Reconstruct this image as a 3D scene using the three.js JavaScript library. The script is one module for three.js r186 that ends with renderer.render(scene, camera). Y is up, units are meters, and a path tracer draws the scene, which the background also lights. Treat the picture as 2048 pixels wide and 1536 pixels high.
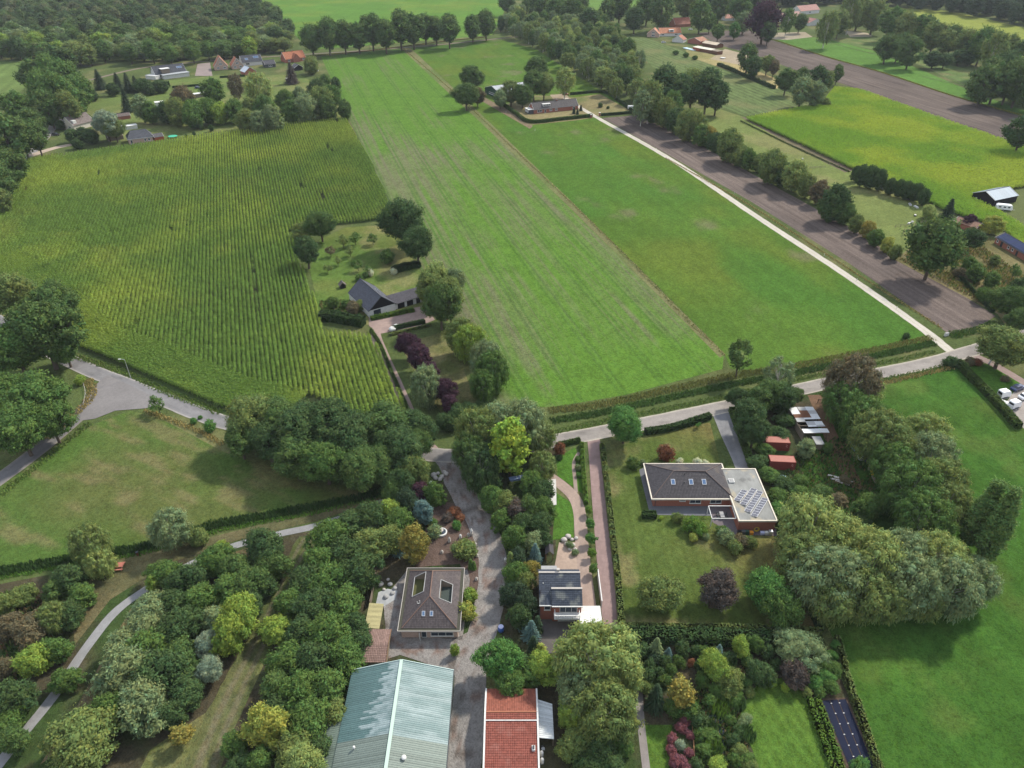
import * as THREE from 'three';
import { mergeGeometries } from 'three/addons/utils/BufferGeometryUtils.js';

// ---------------------------------------------------------------- camera, sky, sun, exposure
const scene = new THREE.Scene();
const camera = new THREE.PerspectiveCamera(55.2, 4 / 3, 1, 12000);
const EYE_Y = 118, TILT = 33.6 * Math.PI / 180, FOCAL = 1469;        // a drone 118 m up, looking down by 33.6 degrees
camera.position.set(0, EYE_Y, 0);
camera.rotation.x = -TILT;

const renderer = new THREE.WebGLRenderer({ antialias: true });
renderer.toneMapping = THREE.LinearToneMapping;
renderer.toneMappingExposure = 1.92;
renderer.shadowMap.enabled = true;

const SUN_DIR = new THREE.Vector3(0.62, 0.80, -0.56).normalize();
const sun = new THREE.DirectionalLight(new THREE.Color(1.0, 0.93, 0.80), 3.3);
sun.position.copy(SUN_DIR).multiplyScalar(900); sun.position.z -= 300;
sun.target.position.set(0, 0, -300);
sun.castShadow = true; sun.shadow.radius = 7;
sun.shadow.mapSize.set(4096, 4096);
Object.assign(sun.shadow.camera, { left: -600, right: 600, top: 600, bottom: -600, near: 1, far: 3000 });
scene.add(sun, sun.target);

// ---------------------------------------------------------------- random numbers and noise
function rng(seed) { let s = seed | 0; return () => { s = (s + 0x6d2b79f5) | 0; let t = Math.imul(s ^ (s >>> 15), 1 | s); t = (t + Math.imul(t ^ (t >>> 7), 61 | t)) ^ t; return ((t ^ (t >>> 14)) >>> 0) / 4294967296; }; }
const R = rng(20240917);
const rr = (a, b) => a + (b - a) * R();
function hash2(x, y) { let h = Math.imul(x | 0, 374761393) ^ Math.imul(y | 0, 668265263); h = Math.imul(h ^ (h >>> 13), 1274126177); return ((h ^ (h >>> 16)) >>> 0) / 4294967296; }
function noise(x, y) {
  const ix = Math.floor(x), iy = Math.floor(y), fx = x - ix, fy = y - iy, u = fx * fx * (3 - 2 * fx), v = fy * fy * (3 - 2 * fy);
  const a = hash2(ix, iy), b = hash2(ix + 1, iy), c = hash2(ix, iy + 1), d = hash2(ix + 1, iy + 1);
  return a + (b - a) * u + (c - a) * v + (a - b - c + d) * u * v;
}
function fbm(x, y, n = 4) { let s = 0, a = 0.5, t = 0; for (let i = 0; i < n; i++) { s += a * noise(x, y); t += a; a *= 0.5; x = x * 2.03 + 17.1; y = y * 2.03 + 5.7; } return s / t; }
const clamp = (x, a = 0, b = 1) => Math.min(b, Math.max(a, x));
const smooth = (a, b, x) => { const t = clamp((x - a) / (b - a)); return t * t * (3 - 2 * t); };
const mix3 = (a, b, t) => [a[0] + (b[0] - a[0]) * t, a[1] + (b[1] - a[1]) * t, a[2] + (b[2] - a[2]) * t];
const mul3 = (a, k) => [a[0] * k, a[1] * k, a[2] * k];

// a bright sky of thin high cloud, the same all round
{
  const W = 512, H = 256, data = new Float32Array(W * H * 4);
  for (let j = 0; j < H; j++) for (let i = 0; i < W; i++) {
    const up = ((j + 0.5) / H - 0.5) * Math.PI, az = ((i + 0.5) / W) * Math.PI * 2, y = Math.sin(up), k = 1 / (Math.max(y, 0) + 0.25);
    const cx = Math.cos(az) * Math.cos(up) * k, cz = Math.sin(az) * Math.cos(up) * k;
    const cl = smooth(0.3, 0.75, fbm(cx * 1.6 + 9, cz * 1.6 + 4, 5));
    const blue = [0.44, 0.56, 0.78], grey = [0.78, 0.82, 0.88], c = mix3(blue, grey, 0.35 + 0.65 * cl), b = 0.80 * (0.8 + 0.25 * Math.max(y, 0));
    const o = (j * W + i) * 4; data[o] = c[0] * b; data[o + 1] = c[1] * b; data[o + 2] = c[2] * b; data[o + 3] = 1;
  }
  const t = new THREE.DataTexture(data, W, H, THREE.RGBAFormat, THREE.FloatType);
  t.mapping = THREE.EquirectangularReflectionMapping; t.magFilter = THREE.LinearFilter; t.needsUpdate = true;
  scene.background = t; scene.environment = t;
}
scene.fog = new THREE.FogExp2(new THREE.Color(0.80, 0.86, 0.95), 0.00006);

// ---------------------------------------------------------------- survey: where a point of the photograph (2048 x 1536) lies at height h
const CP = Math.cos(TILT), SP = Math.sin(TILT);
function at(px, py, h = 0) {
  const u = px - 1024, v = py - 768, dy = v * CP + FOCAL * SP, t = (EYE_Y - h) / dy;
  return new THREE.Vector3(u * t, h, (v * SP - FOCAL * CP) * t);
}
const depthOf = (p) => -p.z * CP + (EYE_Y - p.y) * SP;
const flat = (pts, h = 0) => pts.map(([x, y]) => { const p = at(x, y, h); return [p.x, p.z]; });

// ---------------------------------------------------------------- names and labels
const taken = new Map();
function numbered(n) { const k = taken.get(n) || 0; taken.set(n, k + 1); return k ? n + '_' + String(k).padStart(3, '0') : n; }
function tag(o, label, category, group) { o.userData.label = label; o.userData.category = category; if (group) o.userData.group = group; return o; }
function thing(name, label, category, pos = [0, 0, 0], turn = 0, group) {
  const o = new THREE.Group(); o.name = numbered(name); scene.add(o);
  o.position.set(...pos); o.rotation.y = turn; return tag(o, label, category, group);
}
function part(name, geo, mat, parent) { const m = new THREE.Mesh(geo, mat); m.name = parent ? name : numbered(name); m.castShadow = m.receiveShadow = true; (parent || scene).add(m); return m; }
function structure(name, geo, mat) { const m = part(name, geo, mat); m.userData.kind = 'structure'; return m; }

// ---------------------------------------------------------------- geometry collector
class GB {
  constructor() { this.p = []; this.c = []; this.i = []; this.colored = false; }
  get n() { return this.p.length / 3; }
  v(p, c) { this.p.push(p[0], p[1], p[2]); if (c) this.colored = true; this.c.push(...(c || [1, 1, 1])); return this.n - 1; }
  quad(a, b, c, d, col) { const k = this.n; this.v(a, col); this.v(b, col); this.v(c, col); this.v(d, col); this.i.push(k, k + 1, k + 2, k, k + 2, k + 3); return this; }
  tri(a, b, c, col) { const k = this.n; this.v(a, col); this.v(b, col); this.v(c, col); this.i.push(k, k + 1, k + 2); return this; }
  box(cx, y0, cz, w, h, d, yaw = 0, col) {
    const s = Math.sin(yaw), q = Math.cos(yaw), P = (x, y, z) => [cx + x * q + z * s, y0 + y, cz - x * s + z * q], a = w / 2, b = d / 2;
    const A = P(-a, 0, b), B = P(a, 0, b), C = P(a, 0, -b), D = P(-a, 0, -b), E = P(-a, h, b), F = P(a, h, b), G = P(a, h, -b), H = P(-a, h, -b);
    this.quad(A, B, F, E, col).quad(B, C, G, F, col).quad(C, D, H, G, col).quad(D, A, E, H, col).quad(E, F, G, H, col).quad(D, C, B, A, col); return this;
  }
  // square-section bar from a to b
  bar(a, b, t, t2 = t, col) {
    const A = new THREE.Vector3(...a), B = new THREE.Vector3(...b), f = B.clone().sub(A).normalize(), up = Math.abs(f.y) > 0.95 ? new THREE.Vector3(1, 0, 0) : new THREE.Vector3(0, 1, 0);
    const s = f.clone().cross(up).normalize().multiplyScalar(t / 2), u = s.clone().cross(f).normalize().multiplyScalar(t2 / 2);
    const k = (o, i, j) => o.clone().addScaledVector(s, i).addScaledVector(u, j).toArray();
    const r = [[-1, -1], [1, -1], [1, 1], [-1, 1]];
    for (let i = 0; i < 4; i++) { const [p, q] = [r[i], r[(i + 1) % 4]]; this.quad(k(A, ...p), k(A, ...q), k(B, ...q), k(B, ...p), col); }
    this.quad(k(A, -1, -1), k(A, -1, 1), k(A, 1, 1), k(A, 1, -1), col); this.quad(k(B, -1, -1), k(B, 1, -1), k(B, 1, 1), k(B, -1, 1), col); return this;
  }
  // round tapered post
  cone(a, b, r0, r1, seg = 7, col) {
    const A = new THREE.Vector3(...a), B = new THREE.Vector3(...b), f = B.clone().sub(A).normalize(), up = Math.abs(f.y) > 0.9 ? new THREE.Vector3(1, 0, 0) : new THREE.Vector3(0, 1, 0);
    const s = f.clone().cross(up).normalize(), u = s.clone().cross(f).normalize(), k0 = this.n;
    for (let i = 0; i < seg; i++) { const t = i / seg * Math.PI * 2, c = Math.cos(t), q = Math.sin(t); this.v(A.clone().addScaledVector(s, c * r0).addScaledVector(u, q * r0).toArray(), col); this.v(B.clone().addScaledVector(s, c * r1).addScaledVector(u, q * r1).toArray(), col); }
    const top = this.v(B.toArray(), col);
    for (let i = 0; i < seg; i++) { const a0 = k0 + 2 * i, b0 = k0 + 2 * ((i + 1) % seg); this.i.push(a0, a0 + 1, b0 + 1, a0, b0 + 1, b0, a0 + 1, top, b0 + 1); }
    return this;
  }
  geo() {
    const g = new THREE.BufferGeometry(), P = new Float32Array(this.p);
    g.setAttribute('position', new THREE.BufferAttribute(P, 3));
    if (this.colored) g.setAttribute('color', new THREE.BufferAttribute(new Float32Array(this.c), 3));
    g.setIndex(this.i); g.computeVertexNormals();
    const N = g.attributes.normal.array, uv = new Float32Array(this.n * 2);
    for (let k = 0; k < this.n; k++) { const x = P[3 * k], y = P[3 * k + 1], z = P[3 * k + 2], a = Math.abs(N[3 * k]), b = Math.abs(N[3 * k + 1]), c = Math.abs(N[3 * k + 2]); if (b > 0.8) { uv[2 * k] = x; uv[2 * k + 1] = z; } else if (a > c) { uv[2 * k] = z; uv[2 * k + 1] = y; } else { uv[2 * k] = x; uv[2 * k + 1] = y; } }
    g.setAttribute('uv', new THREE.BufferAttribute(uv, 2)); return g;
  }
}

// ---------------------------------------------------------------- textures of what surfaces are made of
function tileable(S, f) { const d = new Uint8Array(S * S * 4); for (let j = 0; j < S; j++) for (let i = 0; i < S; i++) { const c = f(i / S, j / S, i, j), o = (j * S + i) * 4; d[o] = clamp(c[0]) * 255; d[o + 1] = clamp(c[1]) * 255; d[o + 2] = clamp(c[2]) * 255; d[o + 3] = 255; } const t = new THREE.DataTexture(d, S, S); t.wrapS = t.wrapT = THREE.RepeatWrapping; t.magFilter = THREE.LinearFilter; t.needsUpdate = true; return t; }
function pnoise(u, v, n, s) { const x = u * n, y = v * n, ix = Math.floor(x), iy = Math.floor(y), fx = x - ix, fy = y - iy, a = fx * fx * (3 - 2 * fx), b = fy * fy * (3 - 2 * fy), m = (k) => ((k % n) + n) % n, h = (i, j) => hash2(m(i) + s * 131, m(j) + s * 977); return h(ix, iy) * (1 - a) * (1 - b) + h(ix + 1, iy) * a * (1 - b) + h(ix, iy + 1) * (1 - a) * b + h(ix + 1, iy + 1) * a * b; }
const grassTex = tileable(1024, (u, v) => { const a = pnoise(u, v, 320, 1), b = pnoise(u, v, 110, 2), c = pnoise(u, v, 38, 3), d = pnoise(u, v, 12, 4), k = 0.44 + 0.4 * a + 0.34 * b + 0.26 * (c - 0.5) + 0.16 * (d - 0.5), y = (pnoise(u, v, 60, 7) - 0.5) * 0.12; return [k * (0.98 + y), k, k * (0.95 - y)]; });
const soilTex = tileable(1024, (u, v) => { const a = pnoise(u, v, 280, 11), b = pnoise(u, v, 90, 12), c = pnoise(u, v, 30, 13), k = 0.5 + 0.35 * a + 0.3 * b + 0.15 * (c - 0.5); return [k, k, k]; });
const grainTex = tileable(512, (u, v) => { const a = pnoise(u, v, 200, 21), b = pnoise(u, v, 48, 22), c = pnoise(u, v, 12, 23), k = 0.72 + 0.13 * a + 0.14 * b + 0.12 * (c - 0.5); return [k, k, k]; });
const brickTex = tileable(512, (u, v) => { const rows = 32, cols = 12, y = v * rows, r = Math.floor(y), x = u * cols + (r % 2) * 0.5, c = Math.floor(x), m = (y - r < 0.13 || x - c < 0.05), h = hash2(c % cols, r); return m ? [0.62, 0.58, 0.55] : [0.72 + 0.28 * h, 0.66 + 0.2 * h, 0.64 + 0.2 * h]; });
const woodTex = tileable(256, (u, v) => { const b = Math.floor(v * 8), k = 0.7 + 0.15 * hash2(b, 3) + 0.12 * pnoise(u, v, 64, 31) - (v * 8 - b < 0.08 ? 0.35 : 0); return [k, k, k]; });
function rep(t, metres, sx = 1) { const c = t.clone(); c.repeat.set(1 / metres / sx, 1 / metres); c.needsUpdate = true; return c; }
const M = {};
function mat(name, rgb, o = {}) { const { physical, ...rest } = o, m = new THREE.MeshPhysicalMaterial({ roughness: 0.85, metalness: 0, specularIntensity: (o.roughness ?? 0.85) > 0.5 ? 0.3 : 1, side: THREE.DoubleSide, ...rest }); m.color.setRGB(...rgb); m.name = name; M[name] = m; return m; }
const grassMap = rep(grassTex, 24), soilMap = rep(soilTex, 22), grainMap = rep(grainTex, 6), grainFine = rep(grainTex, 3);
mat('grass', [1, 1, 1], { vertexColors: true, map: grassMap, bumpMap: grassMap, bumpScale: 0.12, roughness: 1, specularIntensity: 0.05 });
mat('soil', [1, 1, 1], { vertexColors: true, map: soilMap, bumpMap: soilMap, bumpScale: 0.12, roughness: 1, specularIntensity: 0.08 });
mat('paving', [1, 1, 1], { vertexColors: true, map: grainMap, bumpMap: grainMap, bumpScale: 0.01, roughness: 0.9 });
mat('tile', [1, 1, 1], { vertexColors: true, map: grainFine, roughness: 0.7 });
mat('sheet', [1, 1, 1], { vertexColors: true, map: grainFine, roughness: 0.5, metalness: 0.05, specularIntensity: 0.5 });
mat('brick', [0.34, 0.15, 0.11], { map: rep(brickTex, 2.4), bumpMap: rep(brickTex, 2.4), bumpScale: 0.006 });
mat('paleBrick', [0.5, 0.4, 0.34], { map: rep(brickTex, 2.4), bumpMap: rep(brickTex, 2.4), bumpScale: 0.006 });
mat('white', [0.60, 0.60, 0.585], { map: grainMap });
mat('cream', [0.62, 0.57, 0.48], { map: grainMap });
mat('grey', [0.3, 0.3, 0.3], { map: grainMap });
mat('darkGrey', [0.07, 0.075, 0.08], { map: grainMap });
mat('black', [0.016, 0.016, 0.018], { map: rep(woodTex, 1.4) });
mat('greenWood', [0.03, 0.07, 0.05], { map: rep(woodTex, 1.4) });
mat('wood', [0.2, 0.12, 0.07], { map: rep(woodTex, 1.2) });
mat('oldWood', [0.22, 0.18, 0.14], { map: rep(woodTex, 1.2) });
mat('redWood', [0.35, 0.1, 0.05], { map: rep(woodTex, 1.2) });
mat('glass', [0.03, 0.04, 0.055], { roughness: 0.06, metalness: 0, envMapIntensity: 1 });
mat('skyGlass', [0.1, 0.16, 0.26], { roughness: 0.05, metalness: 0.5 });
mat('metal', [0.55, 0.56, 0.58], { roughness: 0.4, metalness: 0.6 });
mat('rust', [0.16, 0.075, 0.045], { map: grainFine });
mat('stone', [0.42, 0.39, 0.36], { map: grainFine });
mat('tyre', [0.02, 0.02, 0.02], { roughness: 0.9 });
mat('plastic', [0.04, 0.1, 0.35], { roughness: 0.5 });
mat('bark', [0.11, 0.085, 0.065], { map: grainFine, roughness: 1 });
mat('birchBark', [0.5, 0.47, 0.43], { map: grainFine, roughness: 0.9 });
// ---------------------------------------------------------------- ground sheets
const ROWS = 16.4 * Math.PI / 180, E1 = [Math.cos(ROWS), -Math.sin(ROWS)], E2 = [-Math.sin(ROWS), -Math.cos(ROWS)];   // across and along the field rows
function inside(x, z, P) { let r = false; for (let i = 0, j = P.length - 1; i < P.length; j = i++) { const a = P[i], b = P[j]; if ((a[1] > z) !== (b[1] > z) && x < (b[0] - a[0]) * (z - a[1]) / (b[1] - a[1]) + a[0]) r = !r; } return r; }
function distTo(x, z, pts) { let m = 1e9; for (let i = 0; i + 1 < pts.length; i++) { const [ax, az] = pts[i], [bx, bz] = pts[i + 1], dx = bx - ax, dz = bz - az, t = clamp(((x - ax) * dx + (z - az) * dz) / (dx * dx + dz * dz)), q = Math.hypot(x - ax - dx * t, z - az - dz * t); if (q < m) m = q; } return m; }
let sheets = 0;
function sheet(name, P, o) {      // a flat sheet over the outline P (world x, z), cut into cells with a colour at each corner
  const { cu = 3, cv = 3, color, material = M.grass, ang = ROWS } = o, y = (o.y ?? 0.03) + 0.0002 * sheets++;
  const a1 = [Math.cos(ang), -Math.sin(ang)], a2 = [-Math.sin(ang), -Math.cos(ang)];
  const Q = P.map(([x, z]) => [x * a1[0] + z * a1[1], x * a2[0] + z * a2[1]]);
  let u0 = 1e9, u1 = -1e9, v0 = 1e9, v1 = -1e9; for (const [u, v] of Q) { u0 = Math.min(u0, u); u1 = Math.max(u1, u); v0 = Math.min(v0, v); v1 = Math.max(v1, v); }
  const nu = Math.ceil((u1 - u0) / cu), nv = Math.ceil((v1 - v0) / cv), edge = new Set();
  for (let i = 0; i < Q.length; i++) { const [a, b] = [Q[i], Q[(i + 1) % Q.length]], n = Math.ceil(Math.hypot((b[0] - a[0]) / cu, (b[1] - a[1]) / cv) * 6) + 1; for (let k = 0; k <= n; k++) { const x = Math.floor((a[0] + (b[0] - a[0]) * k / n - u0) / cu), z = Math.floor((a[1] + (b[1] - a[1]) * k / n - v0) / cv); for (const i2 of [x - 1, x, x + 1]) for (const j2 of [z - 1, z, z + 1]) edge.add(i2 + j2 * 100003); } }
  const pos = [], col = [], uv = [], idx = [], cache = new Map();
  const put = (u, v) => { const x = u * a1[0] + v * a2[0], z = u * a1[1] + v * a2[1], c = color(x, z, u, v); pos.push(x, y, z); col.push(c[0], c[1], c[2]); uv.push(x, z); return pos.length / 3 - 1; };
  const corner = (i, j) => { const k = i + j * 100003; if (!cache.has(k)) cache.set(k, put(u0 + i * cu, v0 + j * cv)); return cache.get(k); };
  const cut = (poly, ax, val, keepLess) => { const r = []; for (let i = 0; i < poly.length; i++) { const p = poly[i], q = poly[(i + 1) % poly.length], pi = keepLess ? p[ax] <= val : p[ax] >= val, qi = keepLess ? q[ax] <= val : q[ax] >= val; if (pi) r.push(p); if (pi !== qi) { const t = (val - p[ax]) / (q[ax] - p[ax]), s = [p[0] + (q[0] - p[0]) * t, p[1] + (q[1] - p[1]) * t]; r.push(s); } } return r; };
  for (let j = 0; j < nv; j++) for (let i = 0; i < nu; i++) {
    const ua = u0 + i * cu, va = v0 + j * cv;
    if (!edge.has(i + j * 100003)) { if (inside(ua + cu / 2, va + cv / 2, Q)) { const a = corner(i, j), b = corner(i + 1, j), c = corner(i + 1, j + 1), d = corner(i, j + 1); idx.push(a, b, c, a, c, d); } continue; }
    let poly = cut(cut(cut(cut(Q, 0, ua, false), 0, ua + cu, true), 1, va, false), 1, va + cv, true);
    if (poly.length < 3) continue;
    const v2 = poly.map((p) => new THREE.Vector2(p[0], p[1])), area = THREE.ShapeUtils.area(v2); if (Math.abs(area) < 1e-5) continue; if (area < 0) v2.reverse();
    const ids = v2.map((p) => put(p.x, p.y));
    for (const [a, b, c] of THREE.ShapeUtils.triangulateShape(v2, [])) idx.push(ids[a], ids[b], ids[c]);
  }
  const g = new THREE.BufferGeometry(), nrm = new Float32Array(pos.length); for (let k = 1; k < nrm.length; k += 3) nrm[k] = 1;
  g.setAttribute('position', new THREE.Float32BufferAttribute(pos, 3)); g.setAttribute('normal', new THREE.BufferAttribute(nrm, 3)); g.setAttribute('color', new THREE.Float32BufferAttribute(col, 3)); g.setAttribute('uv', new THREE.Float32BufferAttribute(uv, 2)); g.setIndex(idx);
  return structure(name, g, material);
}
const field = (name, px, o) => sheet(name, flat(px), o);
function spline(P, step = 1.5) { const c = new THREE.CatmullRomCurve3(P.map(([x, z]) => new THREE.Vector3(x, 0, z)), false, 'centripetal'), n = Math.max(4, Math.ceil(c.getLength() / step)); return c.getSpacedPoints(n).map((p) => [p.x, p.z]); }
function ribbon(name, px, width, o) {          // a road or path along a centre line
  const { y = 0.09, color, material = M.paving, cuts = 8, step = 1.5 } = o, C = spline(flat(px), step), pos = [], col = [], uv = [], idx = [];
  C.forEach(([x, z], i) => { const a = C[Math.max(0, i - 1)], b = C[Math.min(C.length - 1, i + 1)], dx = b[0] - a[0], dz = b[1] - a[1], l = Math.hypot(dx, dz), nx = -dz / l, nz = dx / l, w = Array.isArray(width) ? width[0] + (width[1] - width[0]) * i / (C.length - 1) : width;
    const wob = (s) => w / 2 + (o.ragged || 0) * (fbm(i * step * 0.35 + s * 40, s * 9.1, 3) - 0.5) * 2;
    for (let k = 0; k <= cuts; k++) { const t = k / cuts * 2 - 1, e = t < 0 ? wob(1) : wob(2), X = x + nx * t * e, Z = z + nz * t * e, c = color(X, Z, t, i * step); pos.push(X, y, Z); col.push(...c); uv.push(X, Z); if (i && k) { const q = pos.length / 3 - 1, s = cuts + 1; idx.push(q - 1 - s, q - s, q, q - 1 - s, q, q - 1); } } });
  const g = new THREE.BufferGeometry(); g.setAttribute('position', new THREE.Float32BufferAttribute(pos, 3)); g.setAttribute('color', new THREE.Float32BufferAttribute(col, 3)); g.setAttribute('uv', new THREE.Float32BufferAttribute(uv, 2)); g.setIndex(idx); g.computeVertexNormals();
  const n = g.attributes.normal; for (let k = 0; k < n.count; k++) n.setXYZ(k, 0, 1, 0);
  return structure(name, g, material);
}
// colours of the ground covers (real-world base colours)
const C_ = { grass: [0.072, 0.132, 0.022], lush: [0.055, 0.165, 0.018], deep: [0.036, 0.098, 0.02], lawn: [0.075, 0.125, 0.03], olive: [0.115, 0.13, 0.045], dry: [0.23, 0.19, 0.10], straw: [0.32, 0.26, 0.13], soil: [0.125, 0.098, 0.08], darkSoil: [0.075, 0.06, 0.05], bare: [0.17, 0.14, 0.10], yellow: [0.2, 0.21, 0.04], sown: [0.20, 0.185, 0.13] };
const grassy = (base, o = {}) => (x, z, u, v) => {
  let c = mul3(base, 0.82 + 0.36 * fbm(x * 0.045 + 3, z * 0.045, 4));
  c = mix3(c, o.to || C_.olive, (o.amt ?? 0.35) * smooth(o.lo ?? 0.45, o.hi ?? 0.8, fbm(x * 0.03 + 31, z * 0.03 + (o.seed || 0), 5)));
  if (o.bare) c = mix3(c, C_.dry, o.bare * smooth(0.5, 0.68, fbm(x * (o.bf || 0.09) + 77, z * (o.bf || 0.09) + 11 + (o.seed || 0), 5)));
  if (o.mow) c = mul3(c, 1 + o.mow * Math.sin(u * (o.mf || 1.1)) * (0.5 + noise(u * 0.7, v * 0.02)));
  return mul3(c, 0.93 + 0.14 * noise(x * 0.8, z * 0.8));
};
// the wide ground sheet, out to the horizon, and a finer one where the camera sees it
{ const g = new THREE.PlaneGeometry(16000, 16000, 1, 1); g.rotateX(-Math.PI / 2); const c = new Float32Array(12); for (let i = 0; i < 4; i++) c.set([0.06, 0.11, 0.03], i * 3); g.setAttribute('color', new THREE.BufferAttribute(c, 3)); const uv = g.attributes.uv; for (let i = 0; i < 4; i++) uv.setXY(i, uv.getX(i) * 16000, uv.getY(i) * 16000); const m = structure('ground', g, M.grass); m.position.y = -0.06; }
sheet('ground', [[-620, -20], [620, -20], [1000, -1300], [-1000, -1300]], { cu: 4, cv: 4, y: 0, ang: 0, color: (x, z) => { let c = mul3([0.075, 0.1, 0.035], 0.75 + 0.5 * fbm(x * 0.06, z * 0.06, 4)); c = mix3(c, C_.dry, 0.45 * smooth(0.5, 0.8, fbm(x * 0.08 + 50, z * 0.08, 4))); return c; } });
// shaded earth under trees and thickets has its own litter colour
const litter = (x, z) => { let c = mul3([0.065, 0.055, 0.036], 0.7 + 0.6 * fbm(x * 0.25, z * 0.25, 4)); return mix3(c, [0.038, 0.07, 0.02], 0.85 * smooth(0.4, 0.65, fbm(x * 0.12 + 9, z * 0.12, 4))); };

// far fields
field('far_field', [[380, -120], [1010, -110], [1010, 20], [985, 70], [620, 100], [580, 60], [540, 15], [470, 0]], { cu: 6, cv: 8, color: grassy([0.085, 0.175, 0.03], { to: C_.yellow, amt: 0.35 }) });
field('far_field', [[-60, 0], [80, -10], [250, -60], [60, -90], [-120, -80]], { cu: 8, cv: 8, color: grassy(C_.olive, { to: C_.dry }) });
field('far_field', [[-60, 125], [70, 122], [62, 165], [20, 200], [-60, 240]], { cu: 4, cv: 4, color: grassy([0.11, 0.16, 0.05], { to: C_.olive, mow: 0.15, mf: 2.5 }) });
field('far_field', [[1040, -80], [1300, -70], [1290, 20], [1150, 22], [1060, 5]], { cu: 8, cv: 8, color: grassy([0.10, 0.18, 0.04], { to: C_.olive }) });
field('far_field', [[1740, 12], [1800, 25], [1920, 60], [2048, 120], [2140, 160], [2140, 70], [2048, 55], [1900, 22]], { cu: 6, cv: 6, color: grassy([0.19, 0.22, 0.045], { to: C_.yellow, amt: 0.5 }) });
field('pasture', [[1548, 78], [1640, 74], [1760, 105], [1960, 190], [2060, 225], [2060, 236], [1912, 193], [1757, 142], [1659, 115]], { cu: 4, cv: 4, color: grassy([0.085, 0.17, 0.035], { to: C_.olive }) });
field('pasture', [[1640, 76], [1690, 68], [1790, 88], [1900, 130], [1980, 150], [2048, 172], [2048, 205], [1965, 190], [1840, 130], [1750, 100]], { cu: 4, cv: 4, y: 0.035, color: grassy([0.10, 0.15, 0.05], { to: C_.dry, bare: 0.4 }) });
field('sand_paddock', [[1540, 66], [1610, 64], [1625, 74], [1575, 80], [1530, 78]], { y: 0.05, color: grassy([0.3, 0.26, 0.2], { to: C_.dry }), material: M.soil });
field('sand_paddock', [[1690, 62], [1735, 66], [1745, 73], [1700, 74]], { y: 0.05, color: grassy([0.42, 0.36, 0.28], { to: C_.dry }), material: M.soil });
field('sand_paddock', [[1450, 98], [1490, 108], [1510, 122], [1480, 130], [1420, 118]], { y: 0.05, color: grassy([0.3, 0.25, 0.18], { to: C_.dry }), material: M.soil });
field('dry_strip', [[1370, 95], [1430, 110], [1560, 160], [1555, 178], [1480, 150], [1375, 112]], { y: 0.04, color: grassy(C_.straw, { to: C_.olive, amt: 0.6 }) });
const ploughed = (base, dark) => (x, z, u, v) => { let k = 0.8 + 0.25 * fbm(x * 0.05, z * 0.05, 4) + 0.55 * (noise(u * 1.6, v * 0.05) - 0.5) + 0.22 * (noise(u * 0.55 + 40, v * 0.02) - 0.5); return mix3(mul3(base, k), mul3(dark, k), smooth(0.4, 0.7, fbm(x * 0.02 + 5, z * 0.02, 4))); };
field('ploughed_field', [[1395, 66], [1492, 58], [1542, 80], [1659, 117], [1757, 144], [1912, 195], [2060, 238], [2060, 305], [1912, 249], [1796, 207], [1686, 168], [1601, 144], [1519, 113], [1437, 90]], { cu: 1.2, cv: 6, material: M.soil, color: ploughed([0.125, 0.1, 0.088], [0.1, 0.08, 0.072]) });
field('ploughed_field', [[1205, 236], [1290, 229], [1360, 268], [1530, 362], [1700, 455], [1860, 550], [1992, 632], [1960, 652], [1898, 668], [1700, 528], [1500, 402], [1340, 312]], { cu: 0.7, cv: 4, material: M.soil, color: ploughed([0.14, 0.112, 0.1], [0.102, 0.085, 0.08]) });
field('weedy_field', [[1240, 72], [1300, 78], [1360, 100], [1470, 145], [1560, 180], [1655, 208], [1492, 232], [1440, 214], [1350, 170], [1290, 120]], { cu: 1.4, cv: 2.5, color: (x, z, u, v) => mix3(mul3([0.1, 0.135, 0.052], 0.75 + 0.5 * noise(u * 0.9, v * 0.2) + 0.22 * Math.sin(u * 1.25)), [0.15, 0.155, 0.07], smooth(0.4, 0.8, fbm(x * 0.04, z * 0.04, 4))) });
field('pasture', [[1365, 222], [1430, 215], [1490, 235], [1620, 300], [1720, 345], [1840, 405], [1900, 440], [1880, 475], [1800, 525], [1700, 448], [1560, 370], [1420, 285]], { cu: 2, cv: 2, color: grassy([0.14, 0.172, 0.056], { to: [0.15, 0.15, 0.06], bare: 0.35, bf: 0.05 }) });
field('bare_strip', [[1480, 233], [1502, 238], [1640, 306], [1710, 340], [1690, 345], [1600, 300]], { cu: 2, cv: 2, y: 0.045, material: M.soil, color: grassy([0.14, 0.11, 0.08], { to: C_.olive }) });
field('field_floor', [[1490, 237], [1640, 208], [1665, 175], [1720, 180], [1900, 245], [2060, 300], [2300, 380], [2300, 620], [2060, 560], [1960, 470], [1900, 430], [1700, 338]], { cu: 4, cv: 4, material: M.soil, color: grassy([0.1, 0.12, 0.045], { to: C_.olive }) });
field('dry_yard', [[1790, 520], [1850, 470], [1900, 445], [1990, 480], [2100, 560], [2100, 640], [2010, 650], [1995, 628]], { cu: 2, cv: 2, color: grassy([0.12, 0.11, 0.05], { to: C_.dry, amt: 0.6, bare: 0.4 }) });

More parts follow.
